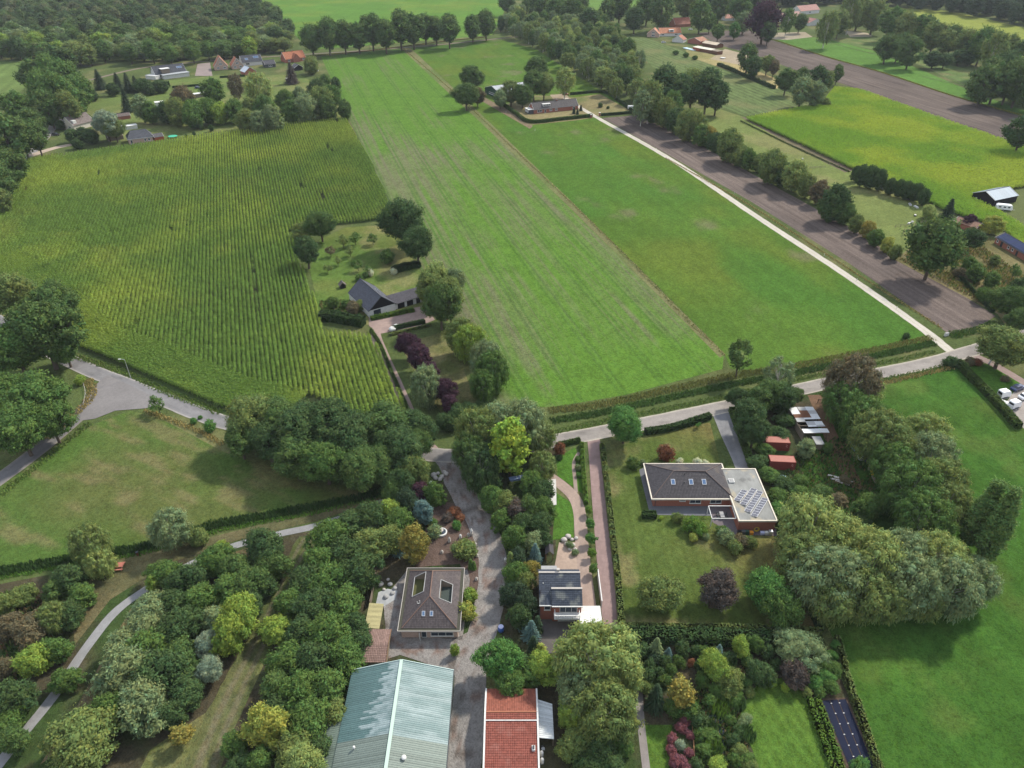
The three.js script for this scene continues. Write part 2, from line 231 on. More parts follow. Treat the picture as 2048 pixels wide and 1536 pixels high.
// the sown field with its thin green drill rows
const STRIPED = flat([[642, 113], [808, 97], [850, 140], [962, 240], [1140, 408], [1315, 582], [1447, 712], [1445, 738], [1250, 790], [1100, 815], [985, 808], [940, 740], [870, 600], [778, 400], [700, 240]]);
sheet('sown_field', STRIPED, { cu: 0.5, cv: 3.5, color: (x, z, u, v) => {
  const cover = 0.53 + 0.7 * (fbm(u * 0.045 + 3, v * 0.006 + 2, 3) - 0.5) + 0.9 * (fbm(x * 0.02, z * 0.013 + 8, 4) - 0.5) + 0.25 * smooth(-330, -520, z);
  const row = 0.42 * (noise(u * 1.7, v * 0.03) - 0.5) + 0.3 * (noise(u * 0.6 + 20, v * 0.012) - 0.5);
  const head = smooth(26, 8, distTo(x, z, STRIPED.slice(7, 11)));
  let g = clamp(cover + row + 0.35 * head * (0.3 + noise(x * 0.2, z * 0.2)));
  let c = mix3([0.135, 0.135, 0.08], [0.084, 0.164, 0.026], smooth(0.08, 0.78, g));
  const tram = Math.abs(((u + 400) % 13.5) - 6.7); if (tram < 1.3 && tram > 0.7) c = mix3(c, [0.06, 0.12, 0.025], 0.55);
  return mul3(c, 0.9 + 0.2 * noise(x * 0.9, z * 0.9)); } });
const MEADOW = flat([[822, 97], [1000, 79], [1075, 100], [1150, 150], [1260, 215], [1240, 228], [1195, 236], [1340, 320], [1520, 440], [1700, 560], [1878, 682], [1700, 718], [1560, 742], [1462, 738], [1447, 705], [1315, 572], [1140, 400], [966, 232], [880, 150]]);
sheet('meadow', MEADOW, { cu: 1.6, cv: 4, color: (x, z, u, v) => { let c = grassy(C_.grass, { to: [0.095, 0.13, 0.022], amt: 0.8, lo: 0.4, hi: 0.7 })(x, z, u, v); c = mix3(c, [0.052, 0.125, 0.021], smooth(0.5, 0.7, fbm(u * 0.03 + 60, v * 0.012, 3)) * 0.7); c = mix3(c, C_.bare, 0.5 * smooth(0.66, 0.8, fbm(x * 0.06 + 7, z * 0.06 + 3, 4))); return mul3(c, 1 + 0.16 * (noise(u * 0.55, v * 0.03) - 0.5)); } });
field('track_edge', [[800, 95], [822, 97], [966, 232], [1140, 400], [1315, 575], [1450, 708], [1440, 716], [1310, 585], [1132, 408], [958, 242], [850, 142]], { cu: 1, cv: 3, y: 0.05, color: grassy([0.15, 0.148, 0.07], { to: C_.lawn, amt: 0.7 }) });
field('field_floor', [[55, 322], [250, 296], [480, 262], [692, 238], [735, 310], [782, 405], [770, 442], [690, 448], [578, 464], [604, 540], [640, 625], [645, 668], [740, 675], [760, 700], [818, 830], [790, 860], [560, 860], [445, 828], [260, 748], [140, 700], [20, 575], [-80, 540], [-80, 420]], { cu: 5, cv: 5, material: M.soil, color: grassy([0.06, 0.06, 0.032], { to: [0.06, 0.095, 0.03], amt: 0.9, lo: 0.2, hi: 0.5 }) });
// left, the mown hay meadow
const HAY = flat([[-80, 1010], [60, 935], [185, 850], [260, 822], [310, 832], [450, 905], [640, 965], [790, 985], [700, 1000], [430, 1048], [300, 1092], [-80, 1160]]);
sheet('hay_meadow', HAY, { cu: 1.2, cv: 1.2, ang: -0.5, color: (x, z, u, v) => {
  let c = grassy([0.066, 0.115, 0.026], { to: [0.10, 0.105, 0.038], amt: 0.7 })(x, z, u, v);
  const w = fbm(x * 0.05, z * 0.05, 3) * 14, s = noise(u * 0.12 + w * 0.2, v * 0.5 + w * 0.35);
  c = mix3(c, [0.165, 0.138, 0.073], 0.6 * smooth(0.5, 0.72, s * 0.55 + 0.58 * fbm(u * 0.1 + 4, v * 0.4, 5) - 0.05));
  return mix3(c, [0.13, 0.095, 0.055], 0.7 * smooth(0.5, 0.7, fbm(x * 0.04 + 90, z * 0.05, 3)) * smooth(-70, -30, x)); } });
// right, the lush paddocks
sheet('paddock', flat([[1752, 778], [1900, 728], [1925, 740], [2048, 852], [2300, 1090], [2400, 1700], [1792, 1640], [1660, 1262], [1560, 1060], [1650, 820]]), { cu: 2, cv: 2, color: (x, z, u, v) => { let c = grassy([0.044, 0.104, 0.018], { to: [0.06, 0.108, 0.018], amt: 0.5 })(x, z, u, v); c = mix3(c, [0.09, 0.12, 0.03], 0.45 * smooth(0.55, 0.75, fbm(x * 0.12 + 60, z * 0.12, 5))); return mul3(c, 1 + 0.3 * (noise(u * 0.45, v * 0.05) - 0.5) + 0.14 * (noise(u * 0.3, v * 0.9) - 0.5)); } });
// plots
field('orchard_lawn', [[640, 480], [690, 455], [770, 450], [800, 470], [850, 560], [860, 600], [800, 645], [735, 650], [640, 635], [620, 540]], { cu: 1.2, cv: 1.2, y: 0.05, color: grassy([0.08, 0.13, 0.03], { to: [0.15, 0.14, 0.045], amt: 0.7, bare: 0.5, bf: 0.07 }) });
field('garden_lawn', [[800, 690], [900, 660], [935, 760], [980, 830], [900, 850], [850, 780]], { cu: 1.2, cv: 1.2, y: 0.05, color: grassy([0.09, 0.105, 0.035], { to: C_.dry, amt: 0.5, bare: 0.6 }) });
field('farm_garden', [[1000, 215], [1060, 190], [1150, 195], [1200, 188], [1262, 222], [1235, 230], [1195, 234], [1160, 240], [1062, 250]], { cu: 2, cv: 2, y: 0.05, color: grassy([0.2, 0.17, 0.09], { to: C_.lawn, amt: 0.75, bare: 0.5, bf: 0.04 }) });
field('hamlet_garden', [[150, 210], [300, 165], [440, 150], [600, 150], [690, 200], [690, 236], [480, 258], [250, 290], [210, 250]], { cu: 3, cv: 3, y: 0.02, color: grassy([0.11, 0.15, 0.045], { to: C_.dry, amt: 0.35, bare: 0.3 }) });
sheet('bungalow_lawn', flat([[1212, 905], [1300, 868], [1420, 845], [1440, 925], [1455, 1000], [1550, 1045], [1560, 1070], [1640, 1262], [1250, 1252], [1222, 1050]]), { cu: 0.8, cv: 0.8, ang: 0, y: 0.04, color: grassy([0.07, 0.10, 0.025], { to: [0.15, 0.122, 0.05], amt: 0.85, lo: 0.36, hi: 0.68, bare: 0.6, bf: 0.09, mow: 0.08, mf: 3 }) });
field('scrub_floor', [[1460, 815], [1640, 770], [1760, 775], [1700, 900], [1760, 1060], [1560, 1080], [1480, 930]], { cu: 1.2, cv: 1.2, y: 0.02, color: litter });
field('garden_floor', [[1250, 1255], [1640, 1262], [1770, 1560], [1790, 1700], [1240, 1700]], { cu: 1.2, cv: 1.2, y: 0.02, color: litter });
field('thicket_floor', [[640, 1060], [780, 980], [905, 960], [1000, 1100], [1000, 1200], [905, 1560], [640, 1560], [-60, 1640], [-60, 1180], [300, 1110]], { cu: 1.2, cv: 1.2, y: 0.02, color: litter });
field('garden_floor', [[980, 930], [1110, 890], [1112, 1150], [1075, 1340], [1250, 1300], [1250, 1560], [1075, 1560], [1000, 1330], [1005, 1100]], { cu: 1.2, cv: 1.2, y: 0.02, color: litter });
const lawnNear = (seed) => grassy([0.062, 0.135, 0.022], { to: [0.085, 0.13, 0.025], amt: 0.6, mow: 0.1, mf: 3.2, seed });
field('round_lawn', [[1500, 1385], [1520, 1365], [1580, 1352], [1612, 1380], [1668, 1536], [1690, 1620], [1545, 1620], [1505, 1500], [1475, 1440]], { cu: 0.6, cv: 0.6, y: 0.05, color: lawnNear(4) });
field('side_lawn', [[1290, 1450], [1345, 1450], [1338, 1536], [1345, 1620], [1305, 1620]], { cu: 0.6, cv: 0.6, y: 0.05, color: lawnNear(7) });
field('front_lawn', [[1112, 918], [1150, 895], [1165, 930], [1168, 990], [1115, 952]], { cu: 0.7, cv: 0.7, y: 0.05, color: lawnNear(1) });
field('front_lawn', [[1112, 985], [1148, 1010], [1147, 1075], [1105, 1080]], { cu: 0.7, cv: 0.7, y: 0.05, color: lawnNear(2) });
field('trailer_lawn', [[1935, 735], [1990, 725], [2048, 770], [2100, 820], [2100, 900], [2048, 850]], { cu: 1, cv: 1, y: 0.05, color: lawnNear(3) });

// roads
const asphalt = (base, edge) => (x, z, t, s) => { const a = Math.abs(t), k = 0.88 + 0.24 * fbm(x * 0.3, z * 0.3, 4); let c = mul3(base, k); c = mul3(c, 1 - 0.12 * Math.exp(-((a - 0.42) ** 2) * 60) - 0.16 * smooth(0.62, 0.66, fbm(x * 0.16 + 70, z * 0.16, 2)) - 0.2 * smooth(0.485, 0.5, fbm(x * 0.22, z * 0.22 + 9, 3)) * smooth(0.515, 0.5, fbm(x * 0.22, z * 0.22 + 9, 3))); return a > 0.8 ? mix3(c, mul3(edge, k), smooth(0.78, 0.86, a + 0.05 * noise(s * 0.8, t))) : c; };
const MAIN = [[2140, 640], [2048, 670], [1950, 700], [1850, 728], [1640, 770], [1440, 816], [1200, 865], [1100, 884], [1010, 903], [920, 912], [820, 905], [640, 880], [450, 845], [330, 800], [250, 768], [190, 745], [140, 722], [60, 680], [-60, 610]];
ribbon('road', MAIN, 5.4, { color: (x, z, t, s) => asphalt(mix3([0.25, 0.228, 0.21], [0.185, 0.18, 0.185], smooth(0, -30, x)), mix3([0.4, 0.36, 0.3], [0.33, 0.31, 0.28], smooth(0, -30, x)))(x, z, t, s), y: 0.1, ragged: 0.12 });
ribbon('road', [[-120, 1040], [0, 958], [90, 890], [165, 825], [205, 785], [245, 768]], 5.0, { color: asphalt([0.155, 0.15, 0.155], [0.2, 0.18, 0.15]), y: 0.094, ragged: 0.1 });
field('road', [[168, 800], [192, 770], [215, 750], [262, 772], [330, 806], [292, 817], [230, 822], [190, 838], [160, 842]], { cu: 1, cv: 1, y: 0.098, material: M.paving, color: (x, z) => mul3([0.175, 0.165, 0.165], 0.88 + 0.24 * fbm(x * 0.3, z * 0.3, 4)) });
ribbon('farm_lane', [[1130, 196], [1160, 215], [1192, 234], [1340, 318], [1520, 438], [1700, 556], [1850, 662], [1905, 706]], 3.4, { y: 0.085, ragged: 0.18, color: (x, z, t) => { const k = 0.85 + 0.3 * fbm(x * 0.25, z * 0.25, 4), a = Math.abs(t); return mix3(mul3([0.42, 0.39, 0.34], k), [0.17, 0.16, 0.08], a > 0.75 ? 0.5 * noise(x * 2, z * 2) : (a < 0.2 ? 0.25 : 0)); } });
ribbon('driveway', [[1436, 812], [1448, 840], [1462, 875], [1478, 910], [1492, 945]], [5.2, 4.4], { y: 0.09, color: asphalt([0.18, 0.18, 0.19], [0.2, 0.2, 0.2]) });
const brickPath = (base) => (x, z, t, s) => { const k = 0.82 + 0.36 * fbm(x * 0.5, z * 0.5, 4) + 0.12 * (noise(x * 4, z * 4) - 0.5); return mul3(base, k); };
ribbon('brick_drive', [[1186, 872], [1190, 905], [1197, 990], [1207, 1100], [1217, 1200], [1228, 1290]], 3.3, { y: 0.09, color: brickPath([0.235, 0.165, 0.155]) });
ribbon('garden_path', [[1095, 950], [1125, 972], [1148, 995], [1158, 1020], [1163, 1080], [1170, 1150], [1178, 1215]], 2.9, { y: 0.085, color: brickPath([0.29, 0.22, 0.185]) });
ribbon('garden_path', [[1158, 905], [1148, 925], [1150, 960], [1152, 985]], 0.9, { y: 0.08, color: brickPath([0.24, 0.19, 0.16]), step: 1 });
field('paved_yard', [[1118, 1085], [1160, 1085], [1165, 1140], [1108, 1140]], { cu: 0.8, cv: 0.8, y: 0.075, material: M.paving, color: (x, z) => brickPath([0.33, 0.25, 0.2])(x, z) });
field('paved_yard', [[1098, 960], [1112, 958], [1113, 1010], [1098, 1012]], { cu: 0.8, cv: 0.8, y: 0.08, material: M.paving, color: (x, z) => brickPath([0.5, 0.49, 0.47])(x, z) });
field('dark_yard', [[1078, 1215], [1160, 1225], [1155, 1300], [1078, 1310]], { cu: 0.8, cv: 0.8, y: 0.07, material: M.paving, color: (x, z) => brickPath([0.1, 0.09, 0.085])(x, z) });
// the cobbled, dusty yard lane in the middle
const dusty = (x, z, t) => { let c = mul3([0.215, 0.2, 0.19], 0.78 + 0.44 * fbm(x * 0.35, z * 0.35, 5)); c = mix3(c, [0.15, 0.095, 0.075], 0.75 * smooth(0.55, 0.72, fbm(x * 0.7 + 30, z * 0.7, 4))); return mix3(c, [0.09, 0.075, 0.065], 0.8 * smooth(0.68, 0.76, fbm(x * 0.45 + 3, z * 0.45 + 90, 3))); };
ribbon('cobbled_lane', [[890, 905], [905, 935], [925, 985], [965, 1050], [985, 1110], [984, 1180], [970, 1250], [945, 1320], [938, 1400], [932, 1480], [925, 1560], [920, 1640]], [6.4, 5.4], { y: 0.08, material: M.soil, color: dusty, ragged: 0.35, cuts: 12 });
field('cobbled_yard', [[790, 1270], [915, 1275], [985, 1240], [990, 1330], [930, 1380], [905, 1345], [800, 1310], [740, 1330], [775, 1290], [765, 1200], [815, 1140], [935, 1140], [940, 1160], [925, 1280]], { cu: 0.7, cv: 0.7, y: 0.07, material: M.soil, color: dusty });
field('planting_bed', [[870, 1000], [925, 1010], [950, 1060], [962, 1130], [955, 1180], [935, 1180], [920, 1128], [830, 1135], [850, 1060]], { cu: 0.7, cv: 0.7, y: 0.06, material: M.soil, color: (x, z) => mul3([0.10, 0.07, 0.058], 0.75 + 0.5 * fbm(x * 0.5, z * 0.5, 4)) });
ribbon('brick_drive', [[845, 640], [800, 648], [762, 650], [752, 665], [765, 705], [790, 760], [812, 810], [838, 870], [870, 905]], 3.2, { y: 0.08, color: brickPath([0.27, 0.2, 0.175]) });
field('paved_yard', [[738, 632], [850, 612], [870, 640], [840, 652], [760, 668], [738, 652]], { cu: 0.8, cv: 0.8, y: 0.07, material: M.paving, color: (x, z) => brickPath([0.25, 0.185, 0.165])(x, z) });
field('paved_yard', [[1278, 940], [1298, 930], [1312, 1010], [1420, 1012], [1425, 1032], [1300, 1030]], { cu: 0.8, cv: 0.8, y: 0.06, material: M.paving, color: (x, z) => mul3([0.12, 0.125, 0.14], 0.85 + 0.3 * fbm(x * 0.5, z * 0.5, 3)) });
field('terrace', [[1418, 1010], [1462, 1010], [1480, 1052], [1552, 1055], [1556, 1072], [1470, 1070], [1425, 1045]], { cu: 0.8, cv: 0.8, y: 0.065, material: M.paving, color: (x, z) => mul3([0.13, 0.11, 0.12], 0.85 + 0.3 * fbm(x * 0.5, z * 0.5, 3)) });
ribbon('footpath', [[800, 975], [770, 1000], [720, 1022], [640, 1050], [560, 1068], [460, 1095], [380, 1130], [290, 1180], [230, 1225], [170, 1300], [120, 1375], [70, 1440], [20, 1500], [-40, 1580]], 1.9, { y: 0.06, ragged: 0.1, color: (x, z) => mul3([0.225, 0.225, 0.23], 0.85 + 0.3 * fbm(x * 0.6, z * 0.6, 4)) });
ribbon('grass_track', [[615, 1075], [590, 1120], [560, 1190], [520, 1280], [470, 1380], [430, 1470], [400, 1560], [380, 1640]], [3.5, 6.5], { y: 0.05, material: M.grass, ragged: 0.6, cuts: 10, color: (x, z, t) => mix3(grassy([0.07, 0.095, 0.03], { to: C_.dry, amt: 0.5 })(x, z, 0, 0), [0.16, 0.13, 0.095], 0.7 * Math.exp(-((Math.abs(t + 0.1) - 0.4) ** 2) * 40) + 0.2 * noise(x, z)) });
field('clearing', [[300, 1500], [420, 1420], [500, 1330], [540, 1240], [560, 1260], [500, 1390], [420, 1560], [270, 1560]], { cu: 0.8, cv: 0.8, y: 0.04, color: grassy([0.07, 0.11, 0.028], { to: [0.12, 0.1, 0.05], amt: 0.8, bare: 0.4 }) });
field('dry_verge', [[150, 1420], [260, 1220], [330, 1160], [420, 1120], [560, 1075], [560, 1090], [420, 1140], [340, 1190], [250, 1300], [180, 1420], [120, 1500], [80, 1530]], { cu: 0.8, cv: 0.8, y: 0.03, color: grassy([0.12, 0.095, 0.055], { to: C_.olive, amt: 0.7, bare: 0.4 }) });
field('dry_verge', [[140, 1195], [230, 1120], [340, 1095], [480, 1060], [760, 985], [770, 995], [640, 1040], [460, 1085], [330, 1130], [220, 1200], [150, 1290]], { cu: 0.8, cv: 0.8, y: 0.035, color: grassy([0.09, 0.09, 0.045], { to: [0.17, 0.12, 0.075], amt: 0.6, bare: 0.4 }) });
field('dirt_track', [[1615, 790], [1650, 790], [1670, 860], [1700, 920], [1730, 980], [1700, 975], [1660, 910], [1640, 850]], { cu: 0.9, cv: 0.9, y: 0.05, material: M.soil, color: grassy([0.165, 0.1, 0.065], { to: C_.olive, amt: 0.4 }) });
field('vegetable_bed', [[1640, 1398], [1695, 1395], [1752, 1536], [1790, 1620], [1720, 1620], [1690, 1536]], { cu: 1, cv: 1, y: 0.03, material: M.soil, color: (x, z) => mul3([0.09, 0.065, 0.05], 0.8 + 0.4 * fbm(x, z, 3)) });
ribbon('garden_path', [[1278, 1340], [1280, 1420], [1288, 1500], [1298, 1580]], 1.3, { y: 0.06, color: brickPath([0.2, 0.18, 0.17]) });
field('paved_yard', [[2030, 780], [2048, 770], [2110, 810], [2110, 920], [2040, 850], [2005, 815]], { cu: 1, cv: 1, y: 0.06, material: M.paving, color: (x, z) => brickPath([0.26, 0.23, 0.21])(x, z) });
ribbon('brick_drive', [[1950, 712], [1985, 728], [2048, 765], [2110, 800]], 3, { y: 0.07, color: brickPath([0.24, 0.18, 0.165]) });
ribbon('farm_lane', [[25, 345], [60, 310], [95, 270], [118, 240], [150, 225]], 5, { y: 0.05, color: asphalt([0.21, 0.2, 0.19], [0.25, 0.22, 0.18]) });
ribbon('driveway', [[60, 312], [110, 296], [150, 288]], 5, { y: 0.06, color: brickPath([0.36, 0.29, 0.23]) });
ribbon('farm_lane', [[160, 165], [290, 135], [420, 122], [560, 112], [700, 103], [850, 92], [1000, 77], [1090, 68]], 4, { y: 0.05, color: asphalt([0.17, 0.14, 0.11], [0.16, 0.13, 0.09]) });
field('paved_yard', [[395, 128], [420, 125], [425, 152], [390, 152]], { y: 0.06, material: M.paving, color: (x, z) => brickPath([0.22, 0.18, 0.17])(x, z) });
field('paved_yard', [[1100, 190], [1130, 188], [1145, 200], [1110, 204]], { y: 0.07, material: M.soil, color: grassy([0.3, 0.24, 0.18], { to: C_.dry }) });
field('dry_verge', [[970, 195], [1000, 212], [1066, 252], [1060, 258], [990, 218], [960, 200]], { y: 0.06, cu: 1.5, cv: 1.5, color: grassy([0.17, 0.13, 0.09], { to: C_.olive }) });
// ---------------------------------------------------------------- foliage
const LEAF = {};
function leaf(name, rgb, trans = 0.35) { const m = mat('leaf_' + name, name === 'tuft' || name === 'corn' ? rgb : mul3(rgb, 1.15), { physical: true, vertexColors: true, roughness: 0.9, transmission: trans, thickness: 0, specularIntensity: 0.12 }); LEAF[name] = m; return m; }
leaf('oak', [0.076, 0.126, 0.036]); leaf('dark', [0.056, 0.098, 0.034]); leaf('green', [0.082, 0.145, 0.036]); leaf('fresh', [0.075, 0.17, 0.04]); leaf('olive', [0.14, 0.185, 0.055], 0.4);
leaf('willow', [0.22, 0.275, 0.085], 0.42); leaf('poplar', [0.135, 0.215, 0.065], 0.45); leaf('grey', [0.165, 0.22, 0.10], 0.4); leaf('silver', [0.20, 0.255, 0.17]); leaf('lime', [0.22, 0.31, 0.045]); leaf('yellow', [0.27, 0.30, 0.065]); leaf('yellowGreen', [0.19, 0.27, 0.05]);
leaf('purple', [0.055, 0.026, 0.040]); leaf('copper', [0.19, 0.085, 0.045]); leaf('brown', [0.125, 0.108, 0.06]); leaf('spruce', [0.04, 0.068, 0.035]); leaf('blue', [0.115, 0.19, 0.175]); leaf('gold', [0.22, 0.2, 0.05]);
leaf('pink', [0.19, 0.075, 0.085]); leaf('hedge', [0.075, 0.125, 0.03]); leaf('hedgeDark', [0.045, 0.085, 0.028]); leaf('box', [0.10, 0.18, 0.03]); leaf('cream', [0.5, 0.52, 0.36]); leaf('plum', [0.085, 0.07, 0.06]);
leaf('tuft', [1, 1, 1]); leaf('corn', [1, 1, 1], 0.3);

class Leaves {
  constructor(seed) { this.r = rng(seed); this.P = []; this.N = []; this.C = []; this.I = []; }
  add(p, n, len, wid, col, along) {
    const r = this.r, N = this._n || (this._n = new THREE.Vector3()), A = this._a || (this._a = new THREE.Vector3()), B = this._b || (this._b = new THREE.Vector3());
    N.set(n[0], n[1], n[2]).normalize();
    if (along) A.set(...along); else A.set(r() - 0.5, r() - 0.5, r() - 0.5);
    A.addScaledVector(N, -A.dot(N)); if (A.lengthSq() < 1e-6) A.set(N.y, -N.x, 0.01); A.normalize(); B.crossVectors(N, A);
    const k = this.P.length / 3, L = len / 2, W = wid / 2;
    for (const [s, t] of [[-L, 0], [L * 0.1, -W], [L, 0], [L * 0.1, W]]) { this.P.push(p[0] + A.x * s + B.x * t, p[1] + A.y * s + B.y * t, p[2] + A.z * s + B.z * t); this.N.push(N.x, N.y, N.z); this.C.push(col[0], col[1], col[2]); }
    this.I.push(k, k + 1, k + 2, k, k + 2, k + 3);
  }
  tint(v = 0.3) { const r = this.r, b = 1 - v / 2 + v * r(), h = (r() - 0.5) * v * 0.7; return [b * (1 + h), b, b * (1 - h * 0.8)]; }
  // leaves all over a round clump, most on the side away from the middle of the crown
  lobe(c, rad, n, len, wid, o = {}) {
    const r = this.r, out = o.out || [0, 1, 0], sq = o.squash || 0.85, tn = this.tint(o.v ?? 0.22);
    for (let k = 0; k < n; k++) {
      let x, y, z, t = 0; do { const a = r() * 6.2832; y = 2 * r() - 1; const q = Math.sqrt(1 - y * y); x = q * Math.cos(a); z = q * Math.sin(a); } while (x * out[0] + y * out[1] + z * out[2] < -0.35 - 0.4 * r() && ++t < 6);
      const d = rad * (0.62 + 0.52 * Math.pow(r(), 0.9)), l = this.tint(0.55), s = 0.7 + 0.6 * r(), j = o.tilt ?? 0.85;
      this.add([c[0] + x * d, c[1] + y * d * sq, c[2] + z * d], [x + (r() - 0.5) * j * 2, y * 1.1 + (r() - 0.5) * j * 2 + 0.15, z + (r() - 0.5) * j * 2], len * s, wid * s, [l[0] * tn[0], l[1] * tn[1], l[2] * tn[2]], o.droop ? [(r() - 0.5) * 0.5, -1, (r() - 0.5) * 0.5] : null);
    }
    const ns = Math.round(n * (o.shoots ?? 0.05)); for (let k = 0; k < ns; k++) { const a = r() * 6.2832, u = r() * 0.9 + 0.1, q = Math.sqrt(1 - u * u), D = [q * Math.cos(a) * 0.8 + out[0] * 0.5, u + out[1] * 0.4, q * Math.sin(a) * 0.8 + out[2] * 0.5], m = Math.hypot(...D), e = rad * (0.35 + 0.45 * r()); for (let i = 0; i < 5; i++) { const f = (rad * 0.85 + e * i / 4) / m, l = this.tint(0.35); this.add([c[0] + D[0] * f + (r() - 0.5) * 0.12, c[1] + D[1] * f * sq + (r() - 0.5) * 0.12, c[2] + D[2] * f + (r() - 0.5) * 0.12], [D[0] + (r() - 0.5) * 2, D[1] * 0.6 + (r() - 0.2), D[2] + (r() - 0.5) * 2], len * (1.05 - i * 0.1), wid * (0.9 - i * 0.1), [l[0] * tn[0], l[1] * tn[1], l[2] * tn[2]], [D[0] + (r() - 0.5) * 0.8, D[1], D[2] + (r() - 0.5) * 0.8]); } }
    if (o.core !== 0) { const g = new THREE.IcosahedronGeometry(rad * (o.core || 0.58), 1), p = g.attributes.position, k = this.P.length / 3; for (let i = 0; i < p.count; i++) { const f = 0.85 + 0.3 * hash2(Math.round(p.getX(i) * 50), Math.round(p.getZ(i) * 50 + p.getY(i) * 30)); this.P.push(c[0] + p.getX(i) * f, c[1] + p.getY(i) * f * sq, c[2] + p.getZ(i) * f); const L = Math.hypot(p.getX(i), p.getY(i), p.getZ(i)); this.N.push(p.getX(i) / L, p.getY(i) / L, p.getZ(i) / L); this.C.push(...tn); this.I.push(k + i); } }
  }
  geo() { const g = new THREE.BufferGeometry(); g.setAttribute('position', new THREE.Float32BufferAttribute(this.P, 3)); g.setAttribute('normal', new THREE.Float32BufferAttribute(this.N, 3)); g.setAttribute('color', new THREE.Float32BufferAttribute(this.C, 3)); g.setIndex(this.I); return g; }
}
const PROTO = {};
function trunkGeo(h, r, limbs, rnd) { const g = new GB(); g.cone([0, -0.1, 0], [rnd() * 0.3, h, rnd() * 0.3], r, r * 0.55, 7); for (const [a, b] of limbs) g.cone(a, b, r * 0.45, r * 0.12, 5); return g.geo(); }
// broad crowns: clumps set over an uneven ellipsoid
function roundTree(key, seed, o) {
  const L = new Leaves(seed), r = L.r, { H, W, base = 0.22, lobes = 34, lr = 0.2, len = 0.5, wid = 0.34, per = 260, squash = 0.85, droop = false, v = 0.24, tilt, gap = 0, core, inner = 6 } = o, y0 = H * base, cy = (y0 + H) / 2, ry = (H - y0) / 2, rx = W / 2, limbs = [], q = [];
  const bump = [r() * 6, r() * 6, r() * 6];
  for (let k = 0; k < lobes; k++) {
    const y = 1 - 2 * (k + 0.5) / lobes, a = k * 2.39996 + r() * 0.7, s = Math.sqrt(Math.max(0, 1 - y * y));
    if (r() < gap) continue;
    const grow = 0.8 + 0.2 * Math.sin(a * 2 + bump[0]) + 0.14 * Math.sin(a * 3 + y * 3 + bump[1]) + 0.3 * (r() - 0.5), rad = W * lr * (0.55 + 0.9 * r());
    const cone = o.cone ? 1 - o.cone * (y * 0.5 + 0.5) : 1;
    const c = [Math.cos(a) * s * Math.max(0.1, rx - rad * 0.75) * grow * cone, cy + y * Math.max(0.1, ry - rad * 0.7) * (0.9 + 0.2 * r()), Math.sin(a) * s * Math.max(0.1, rx - rad * 0.75) * grow * cone];
    const out = new THREE.Vector3(c[0] / rx, (c[1] - cy) / ry * 0.8 + 0.2, c[2] / rx).normalize().toArray();
    L.lobe(c, rad, Math.round(per * (rad / (W * lr)) ** 2), len, wid, { out, squash, droop, v, tilt, core }); q.push(c);
  }
  for (let k = 0; k < inner; k++) { const a = r() * 6.28; L.lobe([Math.cos(a) * rx * 0.3, cy + (r() - 0.5) * ry * 0.9, Math.sin(a) * rx * 0.3], W * 0.2, Math.round(per * 0.3), len, wid, { v, core }); }
  for (let k = 0; k < Math.min(8, q.length); k++) { const c = q[Math.floor(r() * q.length)]; limbs.push([[0, y0 * 0.6 + (c[1] - y0) * 0.25, 0], c]); }
  PROTO[key] = { H, W, cy, crown: L.geo(), trunk: trunkGeo(Math.max(0.5, cy), o.tr || W * 0.035, limbs, r) };
}
// weeping crowns: clumps with hanging sprays
function weepTree(key, seed, o) {
  const L = new Leaves(seed), r = L.r, { H, W, base = 0.12, lobes = 40, lr = 0.17, per = 230, len = 1.0, wid = 0.17, gap = 0 } = o, y0 = H * base, cy = (y0 + H) / 2, ry = (H - y0) / 2, rx = W / 2, limbs = [], q = [];
  for (let k = 0; k < lobes; k++) {
    if (r() < gap) continue;
    const y = 1 - 2 * (k + 0.5) / lobes, a = k * 2.39996 + r(), s = Math.sqrt(Math.max(0, 1 - y * y)), rad = W * lr * (0.7 + 0.6 * r()), g = 0.62 + 0.5 * Math.sqrt(r());
    const c = [Math.cos(a) * s * (rx - rad * 0.6) * g, cy + y * (ry - rad) * (0.85 + 0.2 * r()), Math.sin(a) * s * (rx - rad * 0.6) * g];
    L.lobe(c, rad, Math.round(per * 0.5), len * 0.5, wid * 1.5, { out: [c[0] / rx, 0.7, c[2] / rx], squash: 0.8, v: 0.34, core: 0.5 });
    for (let m = 0; m < per; m++) { const b = r() * 6.283, d = rad * Math.sqrt(r()) * 1.05, dy = rad * (0.6 - 2.6 * r()) , t = L.tint(0.5); L.add([c[0] + Math.cos(b) * d, c[1] + dy, c[2] + Math.sin(b) * d], [Math.cos(b) + (r() - 0.5), 0.5 * r(), Math.sin(b) + (r() - 0.5)], len * (0.6 + 0.8 * r()), wid * (0.7 + 0.6 * r()), t, [Math.cos(b) * 0.25, -1, Math.sin(b) * 0.25]); }
    q.push(c);
  }
  for (let k = 0; k < Math.min(o.limbs || 12, q.length); k++) { const c = q[Math.floor(r() * q.length)]; limbs.push([[0, y0 + (c[1] - y0) * 0.4, 0], [c[0], c[1] + W * 0.04, c[2]]]); }
  PROTO[key] = { H, W, cy, crown: L.geo(), trunk: trunkGeo(H * 0.8, o.tr || W * 0.025, limbs, r), bark: M.birchBark };
}
